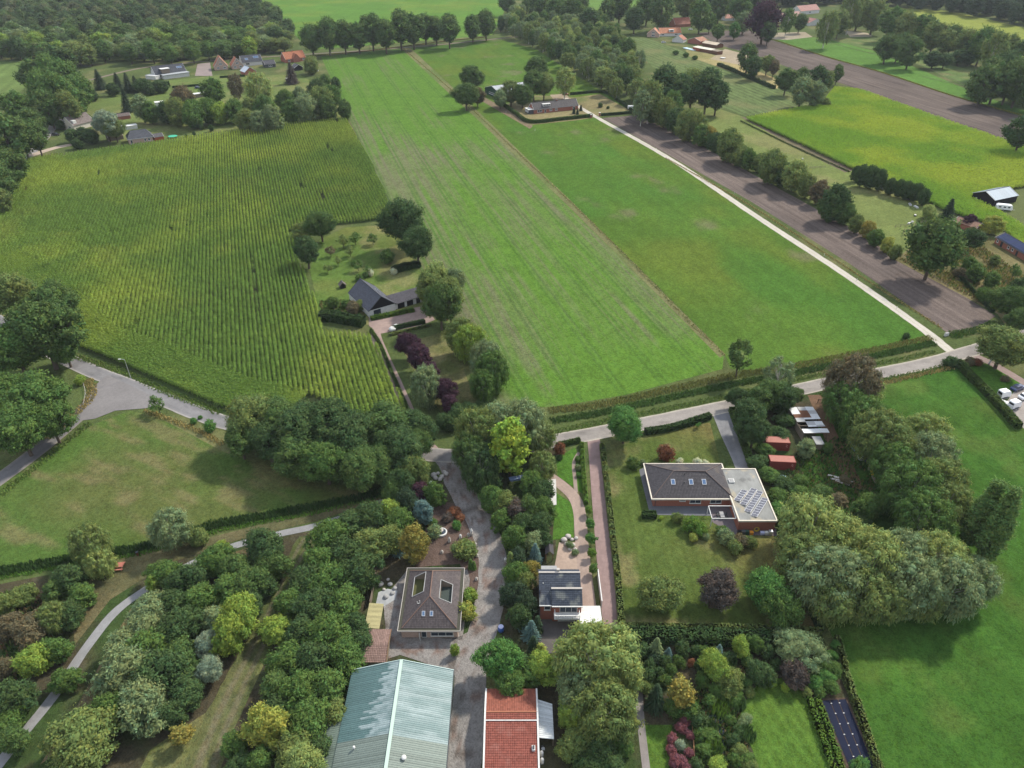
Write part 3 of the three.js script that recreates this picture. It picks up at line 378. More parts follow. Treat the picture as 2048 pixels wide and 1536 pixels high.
function coneTree(key, seed, o) {
  const L = new Leaves(seed), r = L.r, { H, W, tiers = 13, len = 0.55, wid = 0.2, per = 34, base = 0.04, full = 0.85 } = o;
  for (let t = 0; t < tiers; t++) {
    const f = t / tiers, y = H * (base + (1 - base) * f), R0 = W / 2 * Math.pow(1 - f, full), n = Math.max(5, Math.round(7 + 9 * (1 - f)));
    for (let b = 0; b < n; b++) { const a = b / n * 6.283 + t * 1.3 + r() * 0.5, R1 = R0 * (0.78 + 0.35 * r()), dr = 0.18 + 0.2 * r(), tn = L.tint(0.25);
      for (let m = 0; m < per; m++) { const q = Math.pow(r(), 0.7), side = (r() - 0.5) * R1 * 0.45 * (1.1 - q), x = Math.cos(a) * R1 * q - Math.sin(a) * side, z = Math.sin(a) * R1 * q + Math.cos(a) * side, l = L.tint(0.35); L.add([x, y - q * R1 * dr + (r() - 0.5) * H / tiers * 0.6, z], [Math.cos(a) * 0.4 + (r() - 0.5) * 0.8, 1 + (r() - 0.5) * 0.8, Math.sin(a) * 0.4 + (r() - 0.5) * 0.8], len * (0.7 + 0.6 * r()), wid * (0.7 + 0.6 * r()), [l[0] * tn[0], l[1] * tn[1], l[2] * tn[2]], [Math.cos(a), -0.3, Math.sin(a)]); } }
  }
  { const k = L.P.length / 3, g = new THREE.ConeGeometry(W * 0.3, H * 0.85, 9, 4).toNonIndexed(), p = g.attributes.position, n = g.attributes.normal; for (let i = 0; i < p.count; i++) { L.P.push(p.getX(i), p.getY(i) + H * 0.47, p.getZ(i)); L.N.push(n.getX(i), n.getY(i), n.getZ(i)); L.C.push(0.9, 0.9, 0.9); L.I.push(k + i); } }
  PROTO[key] = { H, W, cy: H * 0.42, crown: L.geo(), trunk: trunkGeo(H * 0.5, W * 0.045, [], r) };
}
roundTree('oakA', 11, { H: 14, W: 13, lobes: 105, lr: 0.115, per: 92, gap: 0.12 }); roundTree('oakB', 12, { H: 14, W: 13, lobes: 85, lr: 0.125, per: 100, gap: 0.14 }); roundTree('oakC', 13, { H: 15, W: 12.5, lobes: 90, lr: 0.12, per: 98, base: 0.18, gap: 0.12 });
roundTree('farA', 21, { H: 16, W: 13, lobes: 46, lr: 0.155, per: 52, len: 0.85, wid: 0.55, inner: 3, base: 0.16 }); roundTree('farB', 22, { H: 16, W: 12, lobes: 42, lr: 0.16, per: 54, len: 0.85, wid: 0.55, inner: 3, base: 0.12 }); roundTree('farC', 23, { H: 17, W: 11, lobes: 46, lr: 0.15, per: 52, len: 0.8, wid: 0.55, inner: 3, base: 0.2 });
roundTree('bushA', 31, { H: 5.2, W: 6.4, base: 0.02, lobes: 64, lr: 0.12, per: 70, len: 0.36, wid: 0.2, tr: 0.14, inner: 10 }); roundTree('bushB', 32, { H: 5.4, W: 6, base: 0.02, lobes: 56, lr: 0.13, per: 76, len: 0.42, wid: 0.18, tr: 0.14, tilt: 1.1, inner: 10 }); roundTree('bushC', 33, { H: 6.4, W: 6, base: 0.04, lobes: 60, lr: 0.125, per: 72, len: 0.38, wid: 0.2, tr: 0.14, gap: 0.1, cone: 0.25, inner: 10 });
roundTree('shrubA', 34, { H: 2.0, W: 2.6, base: 0, lobes: 16, lr: 0.2, per: 70, len: 0.24, wid: 0.15, tr: 0.05, inner: 2 }); roundTree('shrubB', 35, { H: 2.3, W: 2.4, base: 0, lobes: 14, lr: 0.22, per: 80, len: 0.26, wid: 0.13, tr: 0.05, inner: 2, tilt: 1.2 });
roundTree('ball', 36, { H: 3.0, W: 2.3, base: 0.28, lobes: 20, lr: 0.2, per: 70, len: 0.22, wid: 0.16, tr: 0.07, inner: 2 });
roundTree('bigleaf', 37, { H: 12, W: 8.5, base: 0.12, lobes: 50, lr: 0.13, per: 70, len: 0.62, wid: 0.5, gap: 0.06, cone: 0.3, v: 0.35 });
roundTree('walnut', 38, { H: 9, W: 9.5, base: 0.08, lobes: 52, lr: 0.14, per: 110, len: 0.42, wid: 0.3 });
roundTree('orchard', 39, { H: 4, W: 4.2, base: 0.25, lobes: 15, lr: 0.16, per: 55, len: 0.32, wid: 0.2, tr: 0.1, gap: 0.2, core: 0.4, inner: 1 });
roundTree('sparse', 40, { H: 10, W: 6.5, base: 0.25, lobes: 34, lr: 0.13, per: 70, len: 0.45, wid: 0.28, gap: 0.25, core: 0.35, inner: 1, tr: 0.2 });
roundTree('pineA', 41, { H: 8, W: 11, base: 0.15, lobes: 40, lr: 0.14, per: 150, len: 0.55, wid: 0.16, squash: 0.6, tilt: 0.7 });
roundTree('poplar', 42, { H: 19, W: 5.5, base: 0.06, lobes: 120, lr: 0.13, per: 60, len: 0.42, wid: 0.28, tilt: 1.2, cone: 0.5, tr: 0.28, core: 0.5, inner: 14 });
roundTree('dwarf', 43, { H: 2.6, W: 2.2, base: 0, lobes: 18, lr: 0.22, per: 90, len: 0.2, wid: 0.1, tr: 0.05, inner: 2, cone: 0.4 });
weepTree('weepA', 51, { H: 15, W: 12, lobes: 120, per: 62, lr: 0.1 }); weepTree('weepB', 52, { H: 16, W: 11, lobes: 105, per: 66, lr: 0.115 }); weepTree('weepC', 53, { H: 14, W: 12, lobes: 115, per: 64, lr: 0.105, base: 0.05 });
weepTree('thinBirch', 54, { H: 15, W: 8.5, lobes: 75, per: 34, lr: 0.095, gap: 0.12, limbs: 26, wid: 0.14 });
weepTree('farBirch', 55, { H: 17, W: 9, lobes: 46, per: 34, lr: 0.15, len: 1.2, wid: 0.36, base: 0.18 });
coneTree('spruceA', 61, { H: 9, W: 5 }); coneTree('thuja', 62, { H: 5, W: 2, tiers: 12, len: 0.35, wid: 0.16, per: 22, full: 0.5 }); coneTree('spruceB', 63, { H: 11, W: 5.5, tiers: 15 });

const FAMILY = { oak: ['oakA', 'oakB', 'oakC'], far: ['farA', 'farB', 'farC'], bush: ['bushA', 'bushB', 'bushC'], shrub: ['shrubA', 'shrubB'], weep: ['weepA', 'weepB', 'weepC'], spruce: ['spruceA', 'spruceB'] };
const NAME = { oak: 'broadleaf_tree', far: 'broadleaf_tree', bush: 'tall_shrub', shrub: 'garden_shrub', weep: 'weeping_birch', spruce: 'spruce_tree', ball: 'clipped_ball_tree', bigleaf: 'catalpa_tree', walnut: 'walnut_tree', orchard: 'fruit_tree', sparse: 'young_tree', pineA: 'spreading_pine', poplar: 'poplar_tree', dwarf: 'dwarf_conifer', thinBirch: 'birch_tree', farBirch: 'birch_tree', thuja: 'columnar_conifer' };
const CAT = { bush: 'shrub', shrub: 'shrub', dwarf: 'shrub', thuja: 'conifer', spruce: 'conifer' };
const BARK = { weep: 'birchBark', thinBirch: 'birchBark', farBirch: 'birchBark' };
const WIDE = { bush: 1.07, far: 1.16, farBirch: 1.15, weep: 1.05 };
const pick = (a) => a[Math.floor(R() * a.length)];
// a tree or shrub at world x, z, of width w and height h in metres
function plant(kind, x, z, w, h, color, label, group, name) {
  const key = FAMILY[kind] ? pick(FAMILY[kind]) : kind, p = PROTO[key], o = thing(name || NAME[kind], label, CAT[kind] || 'tree', [x, 0, z], R() * 6.283, group);
  const sx = rr(0.88, 1.14); o.scale.set(w / p.W * sx, h / p.H * rr(0.93, 1.08), w / p.W / sx); o.rotation.x = rr(-0.05, 0.05); o.rotation.z = rr(-0.05, 0.05);
  const b = part('trunk', p.trunk, M[BARK[kind] || 'bark'], o), c = part('crown', p.crown, LEAF[color], o);
  return o;
}
// the same, from the crown's middle and width in the photograph
function grow(kind, px, py, wpx, color, label, o = {}) {
  const key = FAMILY[kind] ? FAMILY[kind][0] : kind, p = PROTO[key], asp = o.asp || p.H / p.W; let hc = 2, P, w;
  for (let i = 0; i < 5; i++) { P = at(px, py, hc); w = wpx * (o.wide || WIDE[kind] || 1) * depthOf(P) / FOCAL; hc = p.cy / p.H * w * asp; }
  return plant(kind, P.x, P.z, w, w * asp, color, label, o.group, o.name);
}
const HUE = { oak: 'deep green', dark: 'dark green', green: 'mid green', fresh: 'fresh green', olive: 'olive', willow: 'pale olive', grey: 'grey-green', poplar: 'bright green', silver: 'silvery', lime: 'lime', yellow: 'yellowish', yellowGreen: 'yellow-green', purple: 'purple', copper: 'copper', brown: 'brownish', spruce: 'dark green', blue: 'bluish', gold: 'golden', pink: 'pink-red', hedge: 'mid green', box: 'bright green', cream: 'white flowering', plum: 'bronze' };
const ORD = ['', 'second', 'third', 'fourth', 'fifth', 'sixth', 'seventh', 'eighth', 'ninth', 'tenth'], NTH = (i, n) => i === 0 ? 'leftmost' : i === n - 1 ? 'rightmost' : (ORD[i] || (i + 1) + 'th') + ' from left';
// every plant of a list gets its own label: its colour where colours differ, then its place among those of that colour
function groves(kind, color, label, group, list, o = {}) {
  const hue = (e) => HUE[e[3] || color], hues = new Set(list.map(hue)), plain = !/green|olive|white|pink|purple|blue|dark|yellow|golden|pale|silvery|copper|reddish|grey|brown/.test(label);
  list.forEach((e) => { const [x, y, w, c, k, asp] = e, same = list.filter((q) => hue(q) === hue(e)).sort((a, b) => a[0] - b[0]), n = same.indexOf(e); let l = hues.size > 1 && plain ? hue(e) + ' ' + label : label; const all = hues.size > 1 && plain ? same : [...list].sort((a, b) => a[0] - b[0]), i = all.indexOf(e); if (all.length > 1) l += ', ' + NTH(i, all.length); grow(k || kind, x, y, w, c || color, l, { group, asp: asp || o.asp, name: o.name, wide: o.wide }); });
}
function spread(P, gap, seed, jitter = 0.35) {      // well-spaced points in an outline (world x, z)
  const r = rng(seed), out = []; let x0 = 1e9, x1 = -1e9, z0 = 1e9, z1 = -1e9; for (const [x, z] of P) { x0 = Math.min(x0, x); x1 = Math.max(x1, x); z0 = Math.min(z0, z); z1 = Math.max(z1, z); }
  let row = 0; for (let z = z0; z < z1; z += gap * 0.87, row++) for (let x = x0 + (row % 2) * gap / 2; x < x1; x += gap) { const X = x + (r() - 0.5) * gap * jitter * 2, Z = z + (r() - 0.5) * gap * jitter * 2; if (inside(X, Z, P)) out.push([X, Z]); }
  return out;
}
// a clipped hedge along a line of ground points
function hedge(px, w, h, color, label, o = {}) {
  const C = spline(flat(px), 0.8), [ox, oz] = C[0], L = new Leaves(7 + Math.round(ox * 13)), r = L.r, core = [];
  const g = thing(o.name || 'hedge', label, 'hedge', [ox, 0, oz], 0, o.group);
  const ls = o.leaf || 0.28, dens = (o.dens || 22), loose = o.loose || 0.08;
  for (let i = 0; i + 1 < C.length; i++) {
    const [ax, az] = C[i], [bx, bz] = C[i + 1], dx = bx - ax, dz = bz - az, l = Math.hypot(dx, dz), nx = -dz / l, nz = dx / l, hh = h * (1 + (o.uneven || 0.04) * (noise(i * 0.35, 3.3) - 0.5) * 2), ww = w / 2 * (1 + (o.uneven || 0.04) * (noise(i * 0.4, 8.8) - 0.5) * 2), sect = (2 * hh + w), tn = L.tint(o.patch || 0.2);
    const n = Math.round(l * sect * dens);
    for (let k = 0; k < n; k++) { const t = r(), q = r() * sect, j = loose * (r() - 0.3) * 2; let s, y, N; if (q < hh) { s = -ww - j; y = q; N = [-nx, 0.25, -nz]; } else if (q < hh + w) { s = -ww + (q - hh); y = hh + j; N = [0, 1, 0]; } else { s = ww + j; y = q - hh - w; N = [nx, 0.25, nz]; }
      const c = L.tint(0.35), f = 0.7 + 0.6 * r(); L.add([ax + dx * t + nx * s - ox, y, az + dz * t + nz * s - oz], [N[0] + (r() - 0.5) * 1.1, N[1] + (r() - 0.5) * 1.1, N[2] + (r() - 0.5) * 1.1], ls * f, ls * 0.62 * f, [c[0] * tn[0], c[1] * tn[1], c[2] * tn[2]]); }
    const W2 = ww - 0.08, H2 = hh - 0.08, A = (s, y, e) => [(e ? bx : ax) + nx * s - ox, y, (e ? bz : az) + nz * s - oz], kk = L.P.length / 3;
    const V = [A(-W2, 0, 0), A(-W2, H2, 0), A(W2, H2, 0), A(W2, 0, 0), A(-W2, 0, 1), A(-W2, H2, 1), A(W2, H2, 1), A(W2, 0, 1)];
    const Q = [[0, 4, 5, 1, [-nx, 0, -nz]], [1, 5, 6, 2, [0, 1, 0]], [2, 6, 7, 3, [nx, 0, nz]]]; if (!i) Q.push([0, 1, 2, 3, [-dx / l, 0, -dz / l]]); if (i + 2 === C.length) Q.push([4, 7, 6, 5, [dx / l, 0, dz / l]]);
    for (const [a, b, c, d, N] of Q) { const k = L.P.length / 3; for (const m of [a, b, c, d]) { L.P.push(...V[m]); L.N.push(...N); L.C.push(...tn); } L.I.push(k, k + 1, k + 2, k, k + 2, k + 3); }
  }
  for (const e of [0, C.length - 1]) { const a = C[e], b = C[e ? e - 1 : 1], dx = a[0] - b[0], dz = a[1] - b[1], l = Math.hypot(dx, dz), n = Math.round(w * h * dens); for (let k = 0; k < n; k++) { const s = (r() - 0.5) * w, f = 0.7 + 0.6 * r(); L.add([a[0] - dz / l * s - ox + dx / l * 0.03, r() * h, a[1] + dx / l * s - oz + dz / l * 0.03], [dx / l + r() - 0.5, 0.3 + r() - 0.5, dz / l + r() - 0.5], ls * f, ls * 0.6 * f, L.tint(0.35)); } }
  part('foliage', L.geo(), LEAF[color], g); return g;
}
// tufts of grass or reed, too many to count
const tuftGeo = (() => { const L = new Leaves(91), r = L.r; for (let k = 0; k < 11; k++) { const a = r() * 6.28, d = 0.16 * r(), t = 0.4 + 0.5 * r(), h = 0.7 + 0.5 * r(); L.add([Math.cos(a) * (d + t * 0.25), h * 0.45, Math.sin(a) * (d + t * 0.25)], [Math.cos(a), 0.35, Math.sin(a)], h, 0.13, L.tint(0.4), [Math.cos(a) * t, 1, Math.sin(a) * t]); } return L.geo(); })();
function tufts(name, label, category, spots, material = LEAF.tuft, geo = tuftGeo) {
  const m = new THREE.InstancedMesh(geo, material, spots.length), q = new THREE.Object3D(), c = new THREE.Color(); m.name = numbered(name); m.castShadow = m.receiveShadow = true;
  spots.forEach(([x, z, s, h, col], i) => { q.position.set(x, 0.02, z); q.rotation.set(0, hash2(i, 5) * 6.28, 0); q.scale.set(s, h, s); q.updateMatrix(); m.setMatrixAt(i, q.matrix); m.setColorAt(i, c.setRGB(...col)); });
  tag(m, label, category); m.userData.kind = 'stuff'; scene.add(m); return m;
}
function band(px, w, gap, seed, f) { const C = spline(flat(px), gap), r = rng(seed), out = []; for (let i = 0; i + 1 < C.length; i++) { const [x, z] = C[i], dx = C[i + 1][0] - x, dz = C[i + 1][1] - z, l = Math.hypot(dx, dz); for (let s = -w / 2; s < w / 2; s += gap) { const S = s + r() * gap, X = x - dz / l * S + (r() - 0.5) * gap, Z = z + dx / l * S + (r() - 0.5) * gap, q = f(S / w * 2, X, Z, r); if (q) out.push([X, Z, ...q]); } } return out; }
// ---------------------------------------------------------------- maize
const maizeGeo = (() => { const L = new Leaves(71), r = L.r; for (let p = 0; p < 3; p++) { const px = (p - 1) * 0.27 + (r() - 0.5) * 0.1, pz = (r() - 0.5) * 0.16; for (let k = 0; k < 10; k++) { const a = k * 2.4 + r() * 1.2, y = 0.55 + 1.6 * k / 10, t = 0.5 + 0.5 * r(), len = 0.95 - 0.3 * k / 10; L.add([px + Math.cos(a) * 0.28 * t, y + 0.15, pz + Math.sin(a) * 0.28 * t], [Math.cos(a) * 0.5, 1, Math.sin(a) * 0.5], len, 0.17, L.tint(0.35), [Math.cos(a), 0.5 - t * 0.5, Math.sin(a)]); } for (let k = 0; k < 2; k++) { const a = r() * 6; L.add([px, 2.28, pz], [Math.cos(a), 0.3, Math.sin(a)], 0.42, 0.16, [1.3, 1.18, 1.0], [0.2 * Math.cos(a), 1, 0.2 * Math.sin(a)]); } } return L.geo(); })();
const MAIZE = flat([[62, 322], [250, 297], [480, 264], [690, 240], [735, 312], [778, 405], [766, 440], [690, 449], [580, 463], [606, 540], [640, 625], [644, 668], [738, 677], [758, 702], [812, 826], [780, 842], [560, 842], [445, 816], [265, 738], [150, 690], [30, 560], [-80, 520], [-80, 440]]);
{ const spots = [], r = rng(5), side = flat([[-80, 520], [30, 560], [150, 690], [265, 738], [445, 816], [560, 842]]), plot = flat([[580, 463], [690, 449], [766, 440]]);
  const shade = (x, z, h) => { const n = fbm(x * 0.022 + 3, z * 0.022 + 1, 4), m = fbm(x * 0.07 + 40, z * 0.07, 3); let c = mix3([0.13, 0.222, 0.044], [0.245, 0.325, 0.056], smooth(0.32, 0.72, n * 0.7 + m * 0.3)); c = mix3(c, [0.24, 0.22, 0.07], 0.12 * smooth(0.6, 0.8, m)); return mul3(c, 0.85 + 0.3 * h); };
  const e1 = [Math.cos(0.325), -Math.sin(0.325)], e2 = [-Math.sin(0.325), -Math.cos(0.325)];
  for (let u = -400; u < 200; u += 1.36) for (let v = 40; v < 620; v += 0.62) { if (r() < 0.05) continue; const uu = u + (r() - 0.5) * 0.24, vv = v + (r() - 0.5) * 0.6, x = uu * e1[0] + vv * e2[0], z = uu * e1[1] + vv * e2[1]; if (x < -330 || !inside(x, z, MAIZE)) continue; const d = distTo(x, z, side); if (d < 13) continue; if (fbm(u * 0.4 + 7, v * 0.05, 3) > 0.84) continue; if (u > -12 && u < -10.7 && v > 215 && v < 285 && r() < 0.6) continue; const h = 0.86 + 0.2 * fbm(x * 0.05, z * 0.05, 3) + 0.1 * r(); spots.push([x, z, 0.75 + 0.5 * r(), h * (0.85 + 0.25 * r()), shade(x, z, r() * 2.2 - 0.6)]); }
  for (let i = 0; i + 1 < side.length; i++) { const [a, b] = [side[i], side[i + 1]], l = Math.hypot(b[0] - a[0], b[1] - a[1]), dx = (b[0] - a[0]) / l, dz = (b[1] - a[1]) / l; for (let s = 0; s < l; s += 0.8) for (let q = 0.3; q < 13.5; q += 0.95) { const x = a[0] + dx * (s + r() * 0.5) + dz * q, z = a[1] + dz * (s + r() * 0.5) - dx * q; if (inside(x, z, MAIZE)) spots.push([x, z, 1 + 0.2 * r(), 0.85 + 0.25 * r(), shade(x, z, r())]); } }
  tufts('maize_field', 'wide field of tall maize in rows beside the road junction', 'maize', spots, LEAF.corn, maizeGeo); }
{ const P = flat([[1492, 240], [1642, 211], [1668, 178], [1720, 183], [1900, 248], [2060, 303], [2200, 345], [2200, 560], [2060, 520], [1998, 452], [1960, 445], [1895, 425], [1830, 395], [1760, 358], [1700, 338], [1600, 290]]), hole = flat([[1935, 398], [2048, 375], [2120, 400], [2120, 520], [2040, 455], [1990, 425]]), spots = [], r = rng(6);
  for (let u = -50; u < 500; u += 0.9) for (let v = 150; v < 560; v += 1.0) { const x = u * E1[0] + v * E2[0] + (r() - 0.5) * 0.8, z = u * E1[1] + v * E2[1] + (r() - 0.5) * 0.8; if (x > 300 || !inside(x, z, P) || inside(x, z, hole)) continue; const n = fbm(x * 0.03, z * 0.03, 4); spots.push([x, z, 1.15 + 0.3 * r(), 0.8 + 0.3 * r(), mul3(mix3([0.2, 0.35, 0.042], [0.34, 0.43, 0.055], smooth(0.3, 0.7, n)), 0.85 + 0.3 * r())]); }
  tufts('maize_field', 'bright yellow-green maize field beyond the sheep pasture', 'maize', spots, LEAF.corn, maizeGeo); }

// ---------------------------------------------------------------- rough grass, reeds and ditch banks
const T = { straw: [0.30, 0.25, 0.10], yellow: [0.20, 0.20, 0.05], green: [0.085, 0.16, 0.035], dark: [0.035, 0.075, 0.022], brown: [0.15, 0.12, 0.055] };
{ const s = [];
  s.push(...band([[1105, 842], [1200, 826], [1330, 798], [1470, 768], [1560, 752], [1680, 728], [1780, 706], [1870, 686]], 2.4, 0.42, 1, (t, x, z, r) => [0.9 + 0.6 * r(), 0.55 + 0.3 * r(), mul3(mix3([0.05, 0.1, 0.028], [0.075, 0.15, 0.035], noise(x * 0.2, z * 0.2)), 0.7 + 0.6 * r())]));
  tufts('reed_bank', 'dark green reed-lined ditch along the far side of the road', 'reeds', s); }
{ const s = [];
  s.push(...band([[1100, 822], [1200, 810], [1330, 782], [1470, 752], [1560, 738], [1680, 715], [1780, 694], [1865, 676]], 3.0, 0.5, 2, (t, x, z, r) => [0.8 + 0.5 * r(), 0.4 + 0.35 * r(), mul3(mix3([0.15, 0.18, 0.05], [0.24, 0.22, 0.08], 0.6 * noise(x * 0.15, z * 0.15) + 0.2 * r()), 0.7 + 0.5 * r())]));
  tufts('rough_grass', 'yellow rough grass between sown field and roadside ditch', 'grass', s); }
{ const s = [];
  s.push(...band([[802, 94], [880, 160], [962, 236], [1040, 310], [1140, 404], [1230, 492], [1315, 578], [1380, 645], [1450, 712]], 1.1, 0.55, 3, (t, x, z, r) => r() < 0.35 ? null : [0.7 + 0.5 * r(), 0.25 + 0.4 * r(), mul3(mix3([0.32, 0.28, 0.13], [0.16, 0.19, 0.06], r()), 0.8 + 0.5 * r())]));
  tufts('rough_grass', 'straw coloured strip between sown field and green meadow', 'grass', s); }
{ const s = [];
  s.push(...band([[-60, 1153], [80, 1130], [200, 1108], [300, 1092], [380, 1066], [430, 1050], [520, 1034], [620, 1016], [720, 996], [785, 980]], 2.2, 0.36, 4, (t, x, z, r) => [0.7 + 0.5 * r(), 0.7 + 0.5 * r(), mul3(mix3(T.dark, [0.045, 0.1, 0.025], r() * 0.6), 0.8 + 0.4 * r())]));
  s.push(...band([[-60, 1165], [200, 1120], [300, 1102], [430, 1062], [620, 1027], [760, 993]], 0.9, 0.4, 41, (t, x, z, r) => [0.6 + 0.4 * r(), 0.35 + 0.3 * r(), mul3([0.09, 0.2, 0.03], 0.8 + 0.4 * r())]));
  tufts('ditch_bank', 'low dark green ditch bank below the mown hay meadow', 'grass', s); }
{ const s = [];
  for (const [line, w, col, hh] of [[[[1050, 895], [1100, 868], [1200, 843], [1440, 795], [1640, 748], [1800, 718], [1870, 702]], 1.6, T.green, 0.35], [[[1640, 790], [1760, 760], [1850, 742], [1915, 722]], 1.6, T.green, 0.4], [[[1690, 785], [1760, 768], [1850, 748], [1905, 735]], 1.4, T.straw, 0.6], [[[150, 712], [260, 748], [330, 782], [445, 826]], 2.2, T.green, 0.5], [[[1900, 672], [1960, 660], [1990, 648]], 3.4, [0.05, 0.13, 0.03], 0.9], [[[0, 990], [90, 918], [180, 845]], 1.6, T.green, 0.5], [[[290, 822], [380, 855], [450, 890]], 1.4, T.straw, 0.6], [[[175, 760], [185, 790], [150, 830], [90, 880]], 2.4, T.straw, 0.6], [[[1482, 243], [1600, 300], [1700, 345]], 1.2, T.dark, 0.7], [[[1880, 655], [1700, 540], [1500, 412], [1330, 316]], 0.8, T.straw, 0.4], [[[1545, 79], [1659, 116], [1757, 143], [1912, 194], [2048, 232]], 1.6, T.yellow, 0.6], [[[970, 75], [900, 82], [700, 106], [620, 112]], 2.5, T.brown, 0.6], [[[35, 420], [20, 470], [60, 350]], 2.5, T.brown, 0.7]]) s.push(...band(line, w, 0.5, 50 + s.length % 97, (t, x, z, r) => [0.7 + 0.5 * r(), hh * (0.7 + 0.6 * r()), mul3(mix3(col, T.yellow, 0.3 * r()), 0.75 + 0.5 * r())]));
  tufts('rough_grass', 'uncut grass verges along the lanes and field edges', 'grass', s); }
{ const s = [], A = (px, gap, seed, cols, hh, ss) => { const r = rng(seed); for (const [x, z] of spread(flat(px), gap, seed, 0.5)) if (fbm(x * 0.15 + seed, z * 0.15, 3) > 0.36) s.push([x, z, ss * (0.7 + 0.6 * r()), hh * (0.6 + 0.8 * r()), mul3(cols[Math.floor(r() * cols.length)], 0.75 + 0.5 * r())]); };
  A([[1800, 520], [1850, 470], [1900, 450], [2060, 560], [2060, 640], [1995, 625]], 0.7, 61, [T.brown, T.green, T.yellow, T.straw], 0.8, 1);
  A([[1600, 900], [1690, 870], [1760, 1000], [1720, 1060], [1560, 1060], [1560, 960]], 0.6, 62, [T.brown, T.green, T.dark, T.green], 0.7, 1);
  A([[30, 1180], [140, 1190], [90, 1330], [-40, 1400], [-40, 1200]], 0.6, 63, [T.brown, T.green, [0.14, 0.09, 0.06], T.dark], 0.9, 1);
  A([[1400, 1290], [1500, 1340], [1480, 1400], [1500, 1536], [1520, 1600], [1390, 1600], [1390, 1400]], 0.5, 64, [T.green, T.dark, [0.1, 0.17, 0.03], T.brown], 0.8, 1.1);
  A([[640, 600], [740, 600], [730, 640], [640, 640]], 0.6, 65, [T.brown, T.green], 0.5, 1);
  tufts('rough_grass', 'wild grass and weeds in the overgrown plots', 'weeds', s); }
{ const s = [], r = rng(66); for (let k = 0; k < 7; k++) { const cx = [1440, 1425, 1470, 1490, 1415, 1432, 1455][k], cy = [1420, 1500, 1410, 1470, 1460, 1520, 1330][k], c = at(cx, cy); for (let i = 0; i < 70; i++) { const a = r() * 6.28, d = Math.sqrt(r()) * 1.6; s.push([c.x + Math.cos(a) * d, c.z + Math.sin(a) * d, 0.8 + 0.4 * r(), 1.2 + 0.6 * r(), mul3(k < 2 ? [0.12, 0.22, 0.035] : [0.07, 0.14, 0.04], 0.8 + 0.4 * r())]); } }
  tufts('ornamental_grass', 'arching ornamental grasses round the small garden pond', 'grass', s); }

// ---------------------------------------------------------------- woods and belts far away
{ const wood = flat([[-260, 118], [60, 122], [130, 135], [260, 135], [400, 128], [560, 112], [590, 100], [575, 62], [520, 18], [440, 2], [300, -25], [80, -12], [-260, -10]]);
  const pts = spread(wood, 17, 81).sort((a, b) => b[1] - a[1]), r = rng(82), cols = ['oak', 'green', 'oak', 'green', 'dark', 'olive', 'grey', 'oak', 'yellowGreen', 'olive'], rest = [];
  pts.forEach(([x, z], i) => { const w = 12 + 9 * r(), h = 12 + 8 * r(); if (i < 170) plant('far', x, z, w, h, pick(cols), 'broadleaf tree in the dense wood behind the hamlet', 'trees of the dense wood', 'forest_tree'); else rest.push([x, z, w / 13, h / 16, mul3(pick([[0.08, 0.13, 0.045], [0.06, 0.1, 0.04], [0.1, 0.15, 0.05], [0.13, 0.155, 0.07]]), 0.9 + 0.2 * r())]); });
  const far2 = flat([[1455, 30], [1560, 18], [1700, 8], [1820, 20], [1940, 34], [2060, 60], [2300, 90], [2300, -60], [1700, -80], [1300, -60], [1330, 0]]);
  for (const [x, z] of spread(far2, 18, 83)) rest.push([x, z, 1.2 + 0.4 * r(), 1.0 + 0.35 * r(), mul3([0.045, 0.075, 0.032], 0.8 + 0.4 * r())]);
  for (const [x, z] of spread(flat([[1050, -10], [1300, -5], [1300, -30], [1040, -30]]), 20, 84)) rest.push([x, z, 1.2, 1.1, [0.06, 0.09, 0.04]]);
  const tree = mergeGeometries([PROTO.farB.crown]); tufts('distant_wood', 'distant dark woodland merging into one mass of crowns', 'wood', rest, LEAF.tuft, tree); }
groves('far', 'oak', 'oak in the row along the lane above the sown field', 'oaks along the field lane', [[622, 75, 42], [655, 70, 46], [688, 72, 42], [716, 72, 40], [743, 62, 46], [770, 70, 42], [800, 58, 48], [826, 60, 44], [850, 52, 42], [872, 56, 38], [898, 58, 44], [945, 54, 36], [972, 45, 40]]);
{ const belt = flat([[995, 62], [1060, 92], [1120, 132], [1180, 175], [1240, 210], [1290, 216], [1272, 180], [1285, 150], [1262, 112], [1212, 64], [1170, 38], [1060, 22]]);
  for (const [x, z] of spread(belt, 14, 85)) { const k = R(); plant(k < 0.45 ? 'farBirch' : 'far', x, z, rr(9, 13), rr(14, 19), k < 0.25 ? 'olive' : k < 0.45 ? 'grey' : k < 0.62 ? 'green' : k < 0.7 ? 'willow' : k < 0.88 ? 'oak' : 'dark', 'tree in the mixed birch wood behind the farmstead', 'trees of the birch wood', 'woodland_tree'); } }
groves('far', 'dark', 'tree closing the birch wood at the weedy field', 'trees at the weedy field corner', [[1330, 165, 60], [1360, 185, 50], [1415, 178, 60], [1435, 190, 48], [1385, 175, 52, 'olive'], [1300, 190, 44, 'olive', 'farBirch'], [1285, 205, 36, 'grey', 'farBirch'], [1345, 210, 34, 'green', 'farBirch']]);
groves('far', 'oak', 'tree along the hamlet lane at the top edge', 'trees by the hamlet lane', [[1075, 12, 40], [1110, 18, 38, 'green'], [1145, 22, 40], [1180, 38, 40, 'dark'], [1240, 14, 40], [1270, 36, 36, 'dark'], [1295, 12, 44], [1325, 18, 50], [1370, 8, 44, 'olive'], [1402, 28, 44, 'green'], [1440, 10, 40], [1480, 15, 40, 'green'], [1015, 5, 30], [1215, 22, 36], [1500, 5, 40, 'dark'], [1160, 4, 36]]);
grow('far', 1530, 40, 54, 'purple', 'copper beech with wide dark crown beside the hamlet farm', { name: 'copper_beech' });
